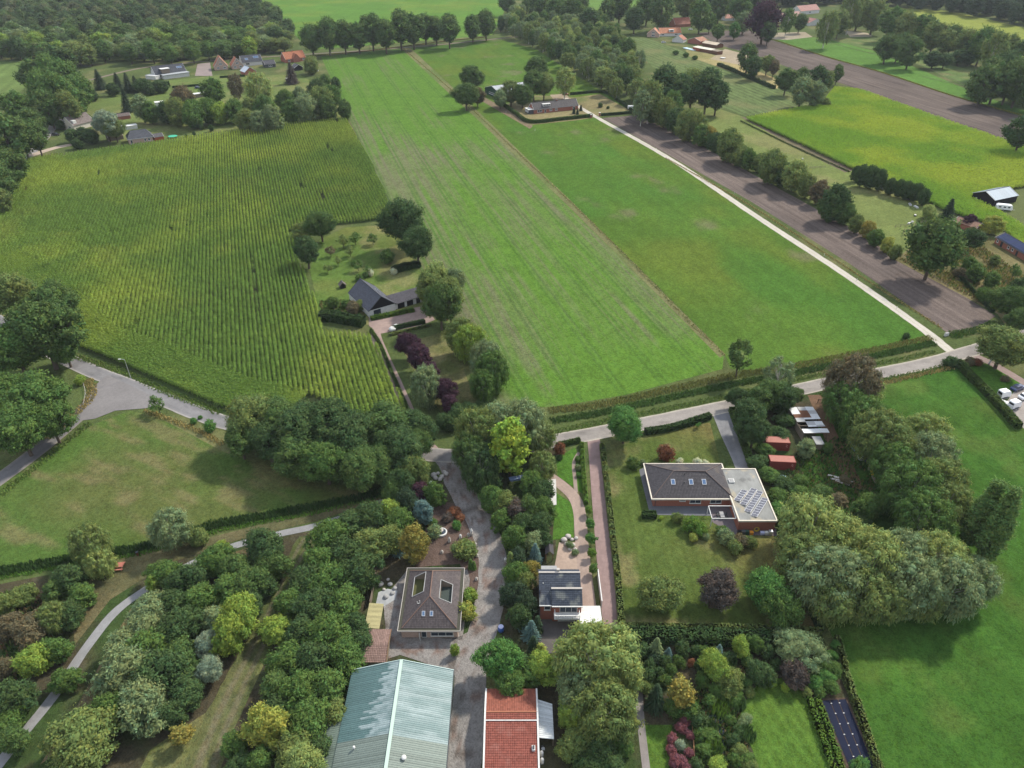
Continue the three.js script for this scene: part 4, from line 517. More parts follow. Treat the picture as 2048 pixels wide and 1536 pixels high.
groves('far', 'green', 'garden tree between hamlet houses and sand paddock', 'hamlet garden trees', [[1488, 42, 30, 'grey'], [1437, 62, 24], [1576, 40, 24, 'green', 'farBirch'], [1600, 45, 24, 'oak'], [1655, 50, 34, 'olive', 'farBirch'], [1680, 42, 40, 'olive'], [1420, 45, 24], [1470, 60, 22, 'fresh']]);
grow('far', 1538, 62, 34, 'dark', 'single round dark tree on the edge of the ploughed strip', {});
groves('far', 'olive', 'tree in the long belt between pastures and yellow field', 'trees of the long belt', [[1720, 20, 46], [1750, 30, 44], [1785, 42, 46, 'green'], [1815, 55, 46], [1842, 62, 40, 'green'], [1870, 72, 44], [1905, 78, 40, 'oak'], [1935, 85, 44], [1965, 90, 48, 'green'], [1990, 100, 42, 'olive', 'farBirch'], [2020, 98, 40], [2045, 110, 40, 'oak'], [1705, 14, 40, 'olive', 'farBirch'], [1890, 84, 36], [1950, 98, 34, 'dark'], [1855, 52, 34, 'dark']]);
groves('far', 'oak', 'oak in the small clump on the open pasture', 'oaks in the pasture clump', [[1775, 95, 38], [1797, 98, 32], [1822, 102, 42], [1808, 92, 36]]);
groves('far', 'dark', 'low bushy tree at the paddock fence', 'bushy trees at the paddock fence', [[1868, 118, 34], [1890, 120, 30], [1920, 112, 34], [1938, 120, 22]], { asp: 0.8 });
groves('far', 'oak', 'oak in the dense row beside the right pasture', 'oaks beside the right pasture', [[1970, 165, 56], [1995, 160, 56], [2022, 158, 60], [2040, 168, 56], [2060, 150, 60], [1985, 148, 48], [2010, 140, 50, 'dark'], [2070, 175, 60]]);
grow('far', 2045, 268, 48, 'dark', 'dark round tree at the edge of the ploughed strip beside maize', {});
groves('far', 'oak', 'round tree beside the dry strip and weedy field', 'trees on the dry strip', [[1497, 112, 40], [1508, 132, 32, 'dark'], [1535, 128, 26, 'olive'], [1548, 136, 22, 'brown'], [1574, 158, 38], [1605, 178, 44, 'grey'], [1632, 186, 36, 'grey'], [1636, 155, 34, 'dark'], [1676, 145, 26, 'oak', 'farC'], [1606, 152, 28], [1655, 160, 26, 'olive']]);
groves('bush', 'green', 'low bush behind the hamlet sheds', 'bushes behind the hamlet sheds', [[1352, 105, 12], [1372, 110, 12], [1390, 115, 11], [1650, 205, 24, 'olive']], { asp: 0.7 });
hedge([[1436, 131], [1470, 145], [1510, 162], [1548, 178]], 2.2, 2.2, 'hedgeDark', 'dark hedge between the dry strip and the weedy field', { uneven: 0.3, loose: 0.4, dens: 10, leaf: 0.5 });

// hedgerow between ploughed strip and sheep pasture
groves('bush', 'olive', 'tall hedgerow shrub between ploughed strip and sheep pasture', 'hedgerow beside the ploughed strip', [[1308, 222, 36, 'green'], [1330, 226, 42, 'olive'], [1355, 240, 40, 'dark'], [1382, 252, 44, 'olive'], [1402, 270, 34, 'green'], [1418, 272, 30, 'gold'], [1432, 285, 28, 'dark'], [1460, 290, 50, 'olive'], [1480, 310, 34], [1500, 318, 34, 'green'], [1522, 325, 30, 'olive'], [1545, 335, 48, 'olive'], [1566, 350, 34, 'dark'], [1590, 352, 46, 'willow'], [1615, 372, 36, 'olive'], [1640, 385, 36, 'brown'], [1672, 408, 52, 'dark'], [1660, 420, 36, 'oak'], [1690, 425, 36, 'oak'], [1712, 448, 28, 'olive'], [1735, 460, 26, 'gold'], [1752, 475, 28, 'green'], [1775, 490, 24, 'yellow'], [1790, 505, 22, 'olive'], [1290, 212, 34, 'olive']], { asp: 1.05, wide: 1.3 });
groves('bush', 'dark', 'dark conifer in the clump between sheep pasture and maize', 'conifers beside the sheep pasture', [[1725, 352, 34], [1742, 352, 38], [1760, 360, 34], [1782, 372, 28], [1800, 378, 26], [1815, 382, 28], [1832, 385, 28], [1848, 395, 26], [1712, 348, 24]], { asp: 1.35, wide: 0.95 });
grow('far', 1873, 490, 92, 'oak', 'wide dark oak with flat crown in the dry yard', {});
grow('oak', 1945, 475, 50, 'dark', 'dense dark green tree beside the brick stable', {});
grow('spruce', 1898, 420, 34, 'spruce', 'stout dark conifer at the corner of the maize', { asp: 1.25 });
grow('bush', 1858, 425, 32, 'willow', 'pale feathery shrub at the end of the sheep pasture', {});
grow('bush', 1940, 442, 30, 'purple', 'purple shrub in front of the brick hut', {});
grow('bush', 1985, 450, 44, 'yellow', 'yellow flowering shrub above the brick stable', {});
groves('bush', 'green', 'overgrown bush in the dry yard below the stable', 'bushes in the dry yard', [[1955, 545, 44], [1985, 560, 40], [1940, 530, 36], [1970, 590, 34], [1995, 590, 36, 'olive'], [1920, 545, 24, 'brown'], [1990, 520, 26, 'olive']]);
grow('orchard', 2030, 540, 28, 'green', 'small lone fruit tree in the dry yard', { asp: 1.2 });
groves('oak', 'oak', 'dark tree where the lane meets the right edge', 'trees at the right edge', [[2025, 600, 70], [2060, 580, 70, 'dark'], [2035, 640, 50]]);
hedge([[1905, 540], [1930, 570], [1960, 600], [1985, 625]], 1.2, 1.2, 'hedgeDark', 'dark field hedge at the end of the ploughed strip', { uneven: 0.3, loose: 0.3 });
grow('oak', 2010, 690, 108, 'olive', 'spreading grey-green tree over the lane junction at right edge', { asp: 0.85 });

// left edge and junction
groves('oak', 'oak', 'big oak on the bank left of the road junction', 'oaks left of the junction', [[80, 655, 150], [25, 690, 120, 'green'], [110, 610, 100], [10, 590, 100, 'olive'], [125, 690, 80, 'green']]);
groves('oak', 'green', 'oak beside the lane below the junction', 'oaks below the junction', [[70, 795, 130], [35, 850, 120], [100, 840, 90], [0, 790, 100]]);
groves('far', 'oak', 'tree lining the lane at the left edge of the maize', 'trees at the maize edge lane', [[10, 270, 70], [40, 270, 60], [15, 330, 60], [70, 270, 50, 'oak'], [0, 360, 60], [30, 215, 50, 'green'], [5, 400, 36, 'olive']]);
groves('far', 'green', 'tree in the belt between far field and the left hamlet', 'trees in the left belt', [[85, 180, 56], [110, 190, 60], [130, 160, 60], [145, 200, 50], [95, 215, 50, 'oak'], [60, 240, 44, 'oak'], [160, 180, 50], [120, 130, 60, 'dark'], [75, 155, 50, 'oak'], [135, 215, 46, 'olive'], [100, 150, 56]]);
groves('spruce', 'spruce', 'dark conifer in the hedge beside the big dark house', 'conifers by the dark house', [[198, 160, 30], [235, 165, 28], [255, 168, 28], [270, 170, 26]], { asp: 1.4 });
groves('bush', 'dark', 'dark garden bush in the left hamlet', 'garden bushes of the left hamlet', [[225, 178, 30], [285, 172, 34], [300, 178, 26], [185, 190, 24], [320, 172, 30]]);
grow('spruceB', 252, 205, 30, 'spruce', 'tall dark conifer behind the grey hip roofed house', { name: 'spruce_tree', asp: 1.5 });
grow('far', 282, 212, 40, 'grey', 'grey-green round tree behind the grey hip roofed house', {});
grow('oak', 210, 245, 62, 'silver', 'large silvery tree between white house and grey hip roof', { asp: 1.0 });
grow('oak', 228, 258, 40, 'olive', 'olive tree in front of the silvery tree', {});
groves('bush', 'dark', 'dark yard bush by the driveway of the white house', 'bushes by the white house drive', [[145, 272, 32], [165, 268, 34], [180, 272, 36], [155, 288, 22], [120, 250, 22]]);
groves('bush', 'green', 'tree in the thick row above the maize', 'trees above the maize', [[300, 225, 40], [330, 225, 40, 'dark'], [355, 225, 46, 'olive'], [385, 228, 50, 'green'], [415, 222, 44], [440, 225, 40, 'yellowGreen'], [470, 220, 44], [500, 215, 40, 'olive'], [530, 215, 44], [365, 205, 54, 'brown'], [490, 240, 40, 'olive'], [515, 245, 40, 'grey'], [545, 238, 44, 'grey'], [580, 225, 40], [610, 215, 50, 'grey'], [640, 205, 50, 'olive'], [635, 180, 40, 'dark'], [662, 195, 40], [690, 218, 34, 'oak'], [655, 215, 44, 'oak'], [600, 195, 36, 'grey'], [570, 200, 36, 'green'], [672, 170, 24, 'dark'], [650, 160, 22, 'green']], { asp: 1.05, name: 'hedgerow_tree' });
grow('far', 425, 182, 42, 'green', 'rounded grey-green tree on the hamlet paddock', {});
grow('farBirch', 515, 172, 46, 'willow', 'tall pale birch in front of the slate house', { asp: 1.5 });
grow('farBirch', 472, 172, 26, 'brown', 'thin brownish birch on the hamlet paddock', { asp: 1.8 });
grow('spruceA', 582, 148, 36, 'plum', 'dark round conifer below the orange roofed house', { name: 'spruce_tree', asp: 1.2 });
grow('bush', 622, 132, 36, 'olive', 'greyish shrub beside the orange roofed house', {});
groves('shrub', 'dark', 'tiny young tree on the lawn above the maize', 'young trees above the maize', [[402, 254, 9], [422, 256, 10], [388, 268, 7], [372, 272, 6]], { asp: 1.4 });
hedge([[260, 180], [300, 176], [340, 172]], 3, 3, 'hedgeDark', 'tall dark conifer hedge beside the big dark house', { uneven: 0.2, loose: 0.2, dens: 12, leaf: 0.5 });
hedge([[345, 176], [400, 172]], 1.2, 1.4, 'hedgeDark', 'low dark hedge at the big house lawn', { dens: 14, leaf: 0.4 });
hedge([[440, 156], [490, 153]], 1.2, 1.4, 'hedgeDark', 'low dark hedge below the twin gabled houses', { dens: 14, leaf: 0.4 });

// farmstead in the middle
groves('oak', 'oak', 'oak in the pair at the meadow ditch beside the green barn', 'oaks at the meadow ditch', [[942, 152, 48], [932, 186, 52]]);
grow('far', 955, 192, 28, 'brown', 'small brownish tree beside the ditch oaks', { asp: 1.1 });
groves('oak', 'oak', 'oak in the group between green barn and farmhouse', 'oaks at the farmstead', [[1068, 165, 56], [1075, 135, 48], [1022, 182, 46, 'olive'], [1000, 195, 34, 'grey'], [1088, 170, 46, 'olive'], [1045, 190, 40]]);
grow('farBirch', 1130, 160, 36, 'willow', 'single tall birch behind the farmhouse', { asp: 1.5 });
groves('thuja', 'spruce', 'small dark cone shrub beside the farmhouse front', 'cone shrubs at the farmhouse', [[1148, 222, 8], [1162, 216, 8], [1155, 224, 7]], { asp: 1.6 });
groves('shrub', 'dark', 'round bush on the dry farm garden', 'bushes in the dry farm garden', [[1201, 210, 12], [1216, 215, 7]]);
hedge([[1000, 207], [1030, 228], [1062, 246], [1120, 241], [1184, 234]], 1.8, 2.0, 'hedge', 'long clipped hedge round the farmhouse lawn', { dens: 12, leaf: 0.42 });
hedge([[1140, 190], [1205, 186], [1240, 205], [1262, 222]], 1.5, 1.7, 'hedgeDark', 'hedge behind the dry farm garden', { dens: 12, leaf: 0.42 });
hedge([[1202, 232], [1240, 229], [1285, 224]], 1.5, 1.6, 'hedgeDark', 'hedge between dry farm garden and ploughed strip', { dens: 12, leaf: 0.42 });

// the white house among the maize
grow('oak', 806, 438, 94, 'dark', 'largest dark oak between maize and sown field', { asp: 1.15 });
grow('oak', 834, 488, 66, 'dark', 'smaller dark oak in front of the largest one', { asp: 1.15 });
grow('oak', 640, 448, 58, 'oak', 'round tree at the orchard corner beside the maize', {});
grow('oak', 612, 500, 62, 'dark', 'dark round tree standing at the maize edge of the orchard', {});
grow('bush', 605, 460, 40, 'olive', 'loose olive bush in the maize corner', {});
groves('orchard', 'olive', 'small old fruit tree on the orchard lawn', 'orchard fruit trees', [[685, 480, 30], [710, 475, 28, 'green'], [660, 500, 24, 'brown'], [700, 500, 24], [745, 475, 26, 'green'], [655, 535, 20], [675, 520, 20, 'olive'], [715, 528, 26, 'green'], [735, 538, 22, 'green']]);
grow('bush', 775, 512, 34, 'green', 'light green round bush behind the white house', {});
hedge([[785, 545], [815, 538], [840, 532]], 2.4, 2, 'hedgeDark', 'dark shrub bank behind the white house', { uneven: 0.4, loose: 0.4 });
groves('shrub', 'cream', 'white flowering bush behind the white house', 'white flowering bushes', [[740, 545, 18], [788, 543, 16], [730, 550, 14, 'green'], [718, 555, 18, 'green']]);
groves('oak', 'olive', 'tall tree hiding the end of the white house', 'tall trees at the white house', [[858, 570, 66, 'olive'], [900, 590, 76, 'olive'], [880, 605, 76, 'oak'], [870, 560, 60, 'willow'], [905, 560, 46, 'grey']], { asp: 1.35, name: 'garden_tree' });
groves('weep', 'yellowGreen', 'slender tree in the row along the sown field edge', 'trees along the sown field edge', [[922, 665, 58, 'olive'], [945, 680, 60, 'yellowGreen'], [972, 720, 62, 'grey'], [985, 740, 62, 'green'], [965, 770, 50, 'green']], { asp: 1.5, name: 'garden_tree' });
groves('oak', 'purple', 'copper beech in the purple row beside the drive', 'copper beeches by the drive', [[815, 688, 52], [838, 712, 62], [858, 752, 62], [885, 778, 56], [900, 805, 44]], { name: 'copper_beech', asp: 1.1 });
grow('weep', 852, 765, 60, 'grey', 'grey-green weeping birch beside the copper beeches', { asp: 1.6 });
groves('bush', 'dark', 'dark shrub at the foot of the drive', 'shrubs at the foot of the drive', [[915, 828, 44], [940, 820, 40], [890, 845, 40], [905, 850, 30], [960, 815, 30]]);
hedge([[640, 640], [662, 640], [690, 645], [728, 652]], 3.2, 2.8, 'hedgeDark', 'tall rounded hedge at the corner of the maize', { uneven: 0.15, loose: 0.25 });
hedge([[742, 640], [780, 632], [828, 622]], 1.8, 1.1, 'box', 'pale flowering hedge along the white house front', { loose: 0.2, patch: 0.5 });
hedge([[785, 660], [820, 652], [850, 646]], 1.4, 1.3, 'hedgeDark', 'dark hedge at the drive forecourt', { loose: 0.2 });
hedge([[778, 672], [820, 662], [862, 652]], 0.9, 0.8, 'olive', 'mottled low hedge below the drive forecourt', { loose: 0.2, patch: 0.4 });
hedge([[742, 662], [760, 690], [785, 750], [815, 820]], 0.9, 1.1, 'hedge', 'narrow hedge between drive and maize', { loose: 0.15 });
groves('bush', 'brown', 'brownish shrub in the bed left of the white house', 'shrubs left of the white house', [[705, 615, 30], [722, 610, 24, 'olive'], [690, 608, 20, 'green'], [665, 605, 26, 'hedge']]);

// oaks massed at the bend
groves('oak', 'oak', 'large oak in the mass at the road bend', 'oaks massed at the road bend', [[500, 838, 110, 'olive'], [560, 835, 110, 'oak'], [480, 880, 84, 'oak'], [535, 880, 96, 'dark'], [600, 860, 120, 'dark'], [590, 915, 100, 'oak'], [660, 850, 120, 'dark'], [650, 920, 110, 'green'], [710, 880, 120, 'dark'], [720, 940, 100, 'oak'], [775, 850, 120, 'oak'], [800, 890, 110, 'dark'], [835, 855, 80, 'dark'], [760, 920, 90, 'oak'], [835, 880, 70, 'oak']], { asp: 0.95 });
grow('orchard', 314, 806, 40, 'green', 'small round tree on the verge beside the junction', { asp: 1.0 });
groves('shrub', 'fresh', 'little verge shrub beside the left road', 'verge shrubs', [[420, 852, 28], [387, 842, 16], [160, 760, 24, 'yellowGreen'], [400, 835, 10]]);
groves('weep', 'olive', 'willow-like tree right of the lane mouth', 'trees right of the lane mouth', [[955, 860, 90, 'olive'], [1000, 845, 90, 'grey'], [1045, 845, 96, 'grey'], [940, 905, 70, 'oak'], [960, 930, 80, 'dark'], [1080, 870, 60, 'olive'], [1085, 930, 56, 'olive'], [1000, 890, 70, 'oak']], { asp: 1.25, name: 'garden_tree' });
grow('bigleaf', 1020, 895, 98, 'lime', 'bright yellow-green catalpa above the dark shrubs', { asp: 1.35 });
// shrubbery between lane and brick drive
groves('bush', 'dark', 'evergreen shrub in the thick bank right of the cobbled lane', 'shrubs right of the cobbled lane', [[975, 965, 50], [985, 1000, 56, 'green'], [1015, 1010, 56, 'olive'], [1065, 970, 56, 'green'], [1085, 985, 50], [1090, 1020, 46, 'green'], [1000, 1040, 46, 'green'], [1045, 1050, 50], [1080, 1050, 50, 'dark'], [1030, 1075, 56, 'green'], [1065, 1085, 50, 'grey'], [1090, 1080, 36], [1060, 1015, 50, 'oak']], { asp: 1.05 });
grow('bush', 1028, 1020, 60, 'plum', 'dull purple-brown shrub in the bank right of the lane', {});
groves('bush', 'green', 'shrub crowding the left wall of the slate house', 'shrubs left of the slate house', [[1030, 1150, 50, 'green'], [1050, 1170, 44, 'olive'], [1025, 1190, 50, 'spruce'], [1050, 1210, 50, 'spruce'], [1035, 1120, 44, 'spruce'], [1060, 1140, 36, 'gold'], [1040, 1230, 50, 'dark']], { asp: 1.1 });
groves('spruce', 'blue', 'blue spruce in the row left of the slate house', 'blue spruces left of the slate house', [[1070, 1108, 34], [1050, 1240, 36], [1062, 1262, 40]], { asp: 1.5 });
groves('thuja', 'spruce', 'narrow dark conifer beside the lane shrubs', 'narrow conifers by the lane', [[1015, 1080, 18, 'green'], [1022, 1130, 24, 'olive'], [1068, 1290, 26], [1075, 1250, 24]], { asp: 2.4 });
groves('oak', 'green', 'leafy tree in front of the red roof', 'trees above the red roof', [[1000, 1320, 100, 'fresh'], [1040, 1330, 60, 'dark'], [1020, 1360, 76, 'green'], [1085, 1335, 76, 'yellowGreen'], [1060, 1350, 60, 'green']], { asp: 0.95 });
groves('thuja', 'yellow', 'golden cone shrub behind the red roof', 'golden cone shrubs', [[1082, 1302, 30]], { asp: 1.4 });
grow('weep', 1195, 1310, 140, 'willow', 'big pale weeping birch right of the red roof', { asp: 1.1 });
groves('weep', 'willow', 'weeping birch below the big one right of the red roof', 'lower weeping birches', [[1170, 1370, 100, 'grey'], [1210, 1420, 120, 'olive'], [1235, 1350, 90, 'willow'], [1150, 1420, 70, 'yellowGreen']], { asp: 1.1 });
groves('bush', 'dark', 'dark shrub below the weeping birches', 'shrubs below the weeping birches', [[1150, 1490, 70, 'olive'], [1200, 1500, 70], [1240, 1490, 50, 'green'], [1225, 1530, 60], [1140, 1400, 40, 'yellow'], [1175, 1530, 60, 'dark']]);
// left-hand park and thicket
groves('weep', 'olive', 'willow-like tree on the ditch bank below the hay meadow', 'willows on the ditch bank', [[178, 1085, 78], [338, 1055, 76, 'grey'], [195, 1120, 60, 'willow'], [105, 1230, 60, 'olive']], { asp: 1.15, name: 'willow_tree' });
groves('bush', 'dark', 'shrub in the clump left of the footpath', 'shrubs left of the footpath', [[395, 1075, 44, 'olive'], [140, 1160, 70, 'dark'], [165, 1190, 60, 'green'], [110, 1180, 60, 'oak'], [140, 1230, 60, 'dark'], [60, 1260, 70, 'brown'], [20, 1250, 60, 'brown'], [70, 1320, 70, 'yellowGreen'], [110, 1300, 60, 'green'], [25, 1400, 84, 'dark'], [30, 1480, 60, 'oak'], [0, 1340, 50, 'brown'], [45, 1190, 50, 'olive'], [5, 1210, 50, 'olive'], [20, 1440, 60, 'green']]);
grow('bush', 132, 1362, 58, 'green', 'lone low shrub overhanging the footpath', { asp: 0.7 });
groves('bush', 'green', 'shrub in the thicket between footpath and grass track', 'shrubs of the left thicket', [[330, 1145, 64, 'green'], [375, 1160, 70, 'dark'], [430, 1120, 70, 'green'], [470, 1140, 70, 'oak'], [530, 1095, 84, 'dark'], [545, 1130, 66, 'oak'], [500, 1170, 74, 'oak'], [455, 1180, 74, 'green'], [400, 1200, 80, 'green'], [350, 1210, 70, 'dark'], [300, 1225, 80, 'grey'], [360, 1255, 90, 'dark'], [290, 1268, 78, 'grey'], [250, 1298, 78, 'grey'], [300, 1300, 100, 'green'], [250, 1345, 110, 'grey'], [320, 1350, 110, 'dark'], [232, 1365, 76, 'oak'], [290, 1410, 110, 'grey'], [360, 1320, 90, 'oak'], [370, 1385, 80, 'dark'], [230, 1420, 84, 'green'], [340, 1430, 70, 'dark'], [500, 1210, 60, 'dark'], [430, 1240, 70, 'grey'], [530, 1170, 50, 'dark']]);
groves('bush', 'yellowGreen', 'yellow-green tree standing out of the left thicket', 'yellow-green trees of the left thicket', [[478, 1232, 80], [460, 1270, 70], [305, 1165, 36], [445, 1100, 36]], { asp: 1.2 });
groves('oak', 'silver', 'silvery willow in the middle of the left thicket', 'silvery willows', [[420, 1285, 62], [418, 1340, 56]], { asp: 1.15, name: 'willow_tree' });
grow('walnut', 165, 1478, 150, 'olive', 'broad olive shrub at the foot of the footpath', { asp: 0.75, name: 'tall_shrub' });
grow('ball', 361, 1470, 48, 'gold', 'golden round shrub alone on the clearing', { asp: 1.05, name: 'golden_shrub' });
grow('bush', 530, 1455, 84, 'yellow', 'bright yellow tree at the lower end of the grass track', { asp: 1.15 });
groves('bush', 'green', 'shrub in the dense thicket left of the green shed', 'shrubs of the dense thicket', [[740, 1035, 70, 'dark'], [700, 1050, 76, 'dark'], [660, 1075, 80, 'green'], [780, 1020, 60, 'yellowGreen'], [800, 1045, 64, 'green'], [740, 1090, 84, 'olive'], [690, 1110, 84, 'dark'], [640, 1125, 80, 'green'], [780, 1080, 70, 'olive'], [610, 1160, 76, 'dark'], [665, 1165, 84, 'green'], [720, 1150, 84, 'dark'], [580, 1210, 70, 'green'], [630, 1215, 84, 'dark'], [690, 1210, 84, 'green'], [555, 1260, 66, 'yellowGreen'], [605, 1265, 80, 'dark'], [660, 1265, 90, 'green'], [710, 1250, 60, 'dark'], [575, 1320, 80, 'green'], [630, 1320, 90, 'dark'], [690, 1310, 84, 'green'], [550, 1375, 76, 'oak'], [600, 1385, 90, 'green'], [660, 1375, 90, 'green'], [620, 1440, 100, 'green'], [560, 1420, 70, 'dark'], [670, 1430, 70, 'olive'], [470, 1490, 56, 'green'], [590, 1500, 90, 'olive'], [640, 1500, 70, 'dark'], [520, 1520, 60, 'green'], [715, 1285, 60, 'dark'], [745, 1050, 50, 'grey'], [480, 1530, 50, 'dark']]);
grow('oak', 608, 1530, 90, 'willow', 'pale olive tree at the bottom edge left of the shed', {});
grow('bush', 832, 1090, 62, 'gold', 'orange-tinted conifer behind the brown hip roof', { asp: 1.35 });
grow('spruceA', 795, 1092, 34, 'blue', 'small blue spruce behind the brown hip roof', { name: 'spruce_tree', asp: 1.5 });
groves('bush', 'spruce', 'dark evergreen shrub around the ornamental garden', 'evergreens round the ornamental garden', [[800, 975, 56, 'dark'], [828, 945, 60, 'olive'], [870, 990, 46, 'green'], [815, 1000, 50, 'spruce'], [845, 1025, 46, 'blue'], [790, 985, 50, 'oak']], { asp: 1.2 });
grow('bush', 838, 985, 54, 'purple', 'dark red maple beside the lane mouth', {});
groves('shrub', 'copper', 'low reddish shrub in the ornamental bed', 'reddish bed shrubs', [[908, 1022, 30, 'copper'], [895, 1035, 26, 'plum'], [920, 1035, 22, 'copper']], { asp: 0.6 });
grow('shrub', 928, 1098, 56, 'olive', 'olive mound shrub in the ornamental bed', { asp: 0.65 });
groves('shrub', 'green', 'small shrub in the ornamental bed', 'small bed shrubs', [[913, 1050, 22, 'fresh'], [868, 1062, 34, 'grey'], [865, 1045, 24, 'green']], { asp: 0.8 });
groves('thuja', 'green', 'tiny cone shrub at the bed corner', 'cone shrubs at the bed', [[942, 1130, 14], [948, 1132, 12]], { asp: 1.8 });
groves('shrub', 'yellowGreen', 'yellow-green bush along the brown hip roof', 'bushes along the brown hip roof', [[940, 1190, 34], [935, 1222, 40, 'yellow']], { asp: 1.0 });
grow('shrub', 910, 1300, 20, 'yellowGreen', 'small yellow shrub on the cobbled yard', { asp: 1.5 });
// bungalow grounds
grow('oak', 1250, 845, 84, 'fresh', 'round leafy tree at the corner of bungalow lawn and road', { asp: 1.0 });
grow('shrub', 1332, 906, 34, 'copper', 'copper maple behind the bungalow', { asp: 1.1 });
groves('shrub', 'cream', 'white flowering bush behind the bungalow', 'white bushes behind the bungalow', [[1360, 922, 16], [1395, 924, 20], [1412, 926, 16], [1285, 925, 14, 'grey']], { asp: 0.8 });
grow('shrub', 1266, 926, 30, 'hedge', 'dark rounded bush at the left end of the bungalow', { asp: 0.8 });
groves('orchard', 'fresh', 'tiny tree on the lawn above the bungalow', 'tiny lawn trees', [[1397, 850, 14, 'fresh']]);
hedge([[1284, 1034], [1312, 1034]], 1.6, 1.4, 'hedgeDark', 'small square hedge at the bungalow corner', {});
groves('shrub', 'box', 'large smooth bush on the lawn below the bungalow', 'smooth bushes below the bungalow', [[1382, 1048, 38, 'box'], [1402, 1060, 34, 'box']], { asp: 0.75 });
groves('shrub', 'olive', 'feathery shrub in the bed below the terrace', 'feathery bed shrubs', [[1452, 1075, 40, 'grey'], [1480, 1080, 36, 'brown'], [1470, 1092, 36, 'olive'], [1500, 1085, 30, 'olive']], { asp: 0.8 });
groves('shrub', 'yellow', 'yellow variegated shrub in the bungalow bed', 'variegated bed shrubs', [[1387, 1074, 22, 'yellow'], [1322, 1036, 10, 'lime'], [1355, 1036, 26, 'olive'], [1410, 1072, 20, 'grey'], [1445, 1060, 26, 'green']], { asp: 0.8 });
grow('walnut', 1322, 1188, 92, 'olive', 'yellowing round tree on the bungalow lawn', { asp: 0.9, name: 'lawn_tree' });
grow('walnut', 1440, 1178, 88, 'plum', 'dark bronze tree on the bungalow lawn', { asp: 1.0, name: 'lawn_tree' });
grow('walnut', 1535, 1180, 96, 'fresh', 'fresh green walnut on the bungalow lawn', { asp: 0.95 });
grow('walnut', 1565, 1218, 90, 'green', 'lower green walnut at the lawn corner', { asp: 0.9 });
hedge([[1204, 895], [1212, 960], [1222, 1050], [1235, 1160], [1243, 1260]], 1.3, 1.5, 'olive', 'long brown-topped hedge between brick drive and bungalow lawn', { dens: 20, patch: 0.4 });
hedge([[1290, 868], [1340, 860], [1420, 836]], 1.6, 1.6, 'hedgeDark', 'clipped hedge between road and bungalow lawn', {});
hedge([[1462, 822], [1475, 860], [1490, 900], [1506, 945]], 1.5, 1.5, 'hedge', 'clipped hedge along the grey driveway', {});
hedge([[1556, 1050], [1575, 1110], [1605, 1180], [1640, 1262]], 1.4, 1.5, 'hedgeDark', 'hedge between bungalow lawn and willows', {});
hedge([[1246, 1258], [1350, 1260], [1500, 1262], [1640, 1268]], 0.9, 1.6, 'olive', 'straight clipped hedge below the bungalow lawn', {});
hedge([[1252, 1278], [1350, 1280], [1480, 1284], [1600, 1288]], 2.6, 2.0, 'hedgeDark', 'deep laurel hedge behind the lower garden', { uneven: 0.2, loose: 0.3, leaf: 0.34 });
hedge([[1163, 890], [1166, 940], [1172, 1010]], 1.0, 1.2, 'box', 'bright clipped hedge left of the brick drive', {});
hedge([[1112, 895], [1140, 888], [1160, 884]], 1.0, 1.3, 'hedge', 'clipped hedge along the road at the garden corner', {});
groves('ball', 'box', 'clipped ball tree in the row along the brick drive', 'ball trees along the brick drive', [[1178, 1020, 18], [1181, 1048, 21, 'fresh'], [1183, 1077, 24, 'fresh'], [1184, 1106, 20], [1187, 1136, 22, 'green']], { asp: 1.2 });
grow('shrub', 1120, 900, 26, 'copper', 'reddish maple at the garden corner', { asp: 1.1 });
groves('shrub', 'green', 'small shrub in the front garden bed', 'front garden shrubs', [[1155, 918, 14], [1156, 935, 14, 'grey'], [1157, 950, 12, 'fresh'], [1118, 915, 16, 'dark'], [1140, 1090, 18, 'grey'], [1150, 1105, 16, 'grey']]);
// roadside trees
grow('sparse', 1481, 710, 58, 'oak', 'lone airy tree at the end of the straw coloured ditch', { asp: 1.5 });
grow('thinBirch', 1560, 745, 60, 'grey', 'airy white barked birch beside the road', { asp: 1.6 });
grow('weep', 1705, 760, 100, 'brown', 'brownish tree overhanging the road by the overgrown plot', { asp: 1.25, name: 'roadside_tree' });
grow('weep', 1690, 800, 80, 'green', 'green tree below the brownish roadside tree', { name: 'roadside_tree' });
grow('thinBirch', 1745, 775, 54, 'willow', 'pale thin birch at the corner of the paddock', { asp: 1.4 });
grow('shrub', 1812, 672, 15, 'dark', 'single small bush at the meadow edge', { asp: 1 });
groves('oak', 'dark', 'dark tree at the top of the overgrown plot', 'dark trees of the overgrown plot', [[1500, 835, 80, 'dark'], [1475, 795, 44, 'dark'], [1545, 785, 70, 'oak'], [1570, 795, 60, 'dark'], [1510, 860, 70, 'dark'], [1590, 790, 40, 'oak'], [1520, 800, 60, 'oak']], { asp: 1.05 });
groves('weep', 'olive', 'tree in the tall row along the right paddock', 'trees along the right paddock', [[1735, 835, 90, 'green'], [1765, 865, 110, 'olive'], [1850, 865, 80, 'willow'], [1800, 900, 90, 'olive'], [1865, 910, 90, 'grey'], [1880, 965, 100, 'olive'], [1830, 975, 110, 'green'], [1790, 930, 84, 'green'], [1895, 1010, 90, 'olive'], [1850, 1030, 110, 'green']], { asp: 1.2 });
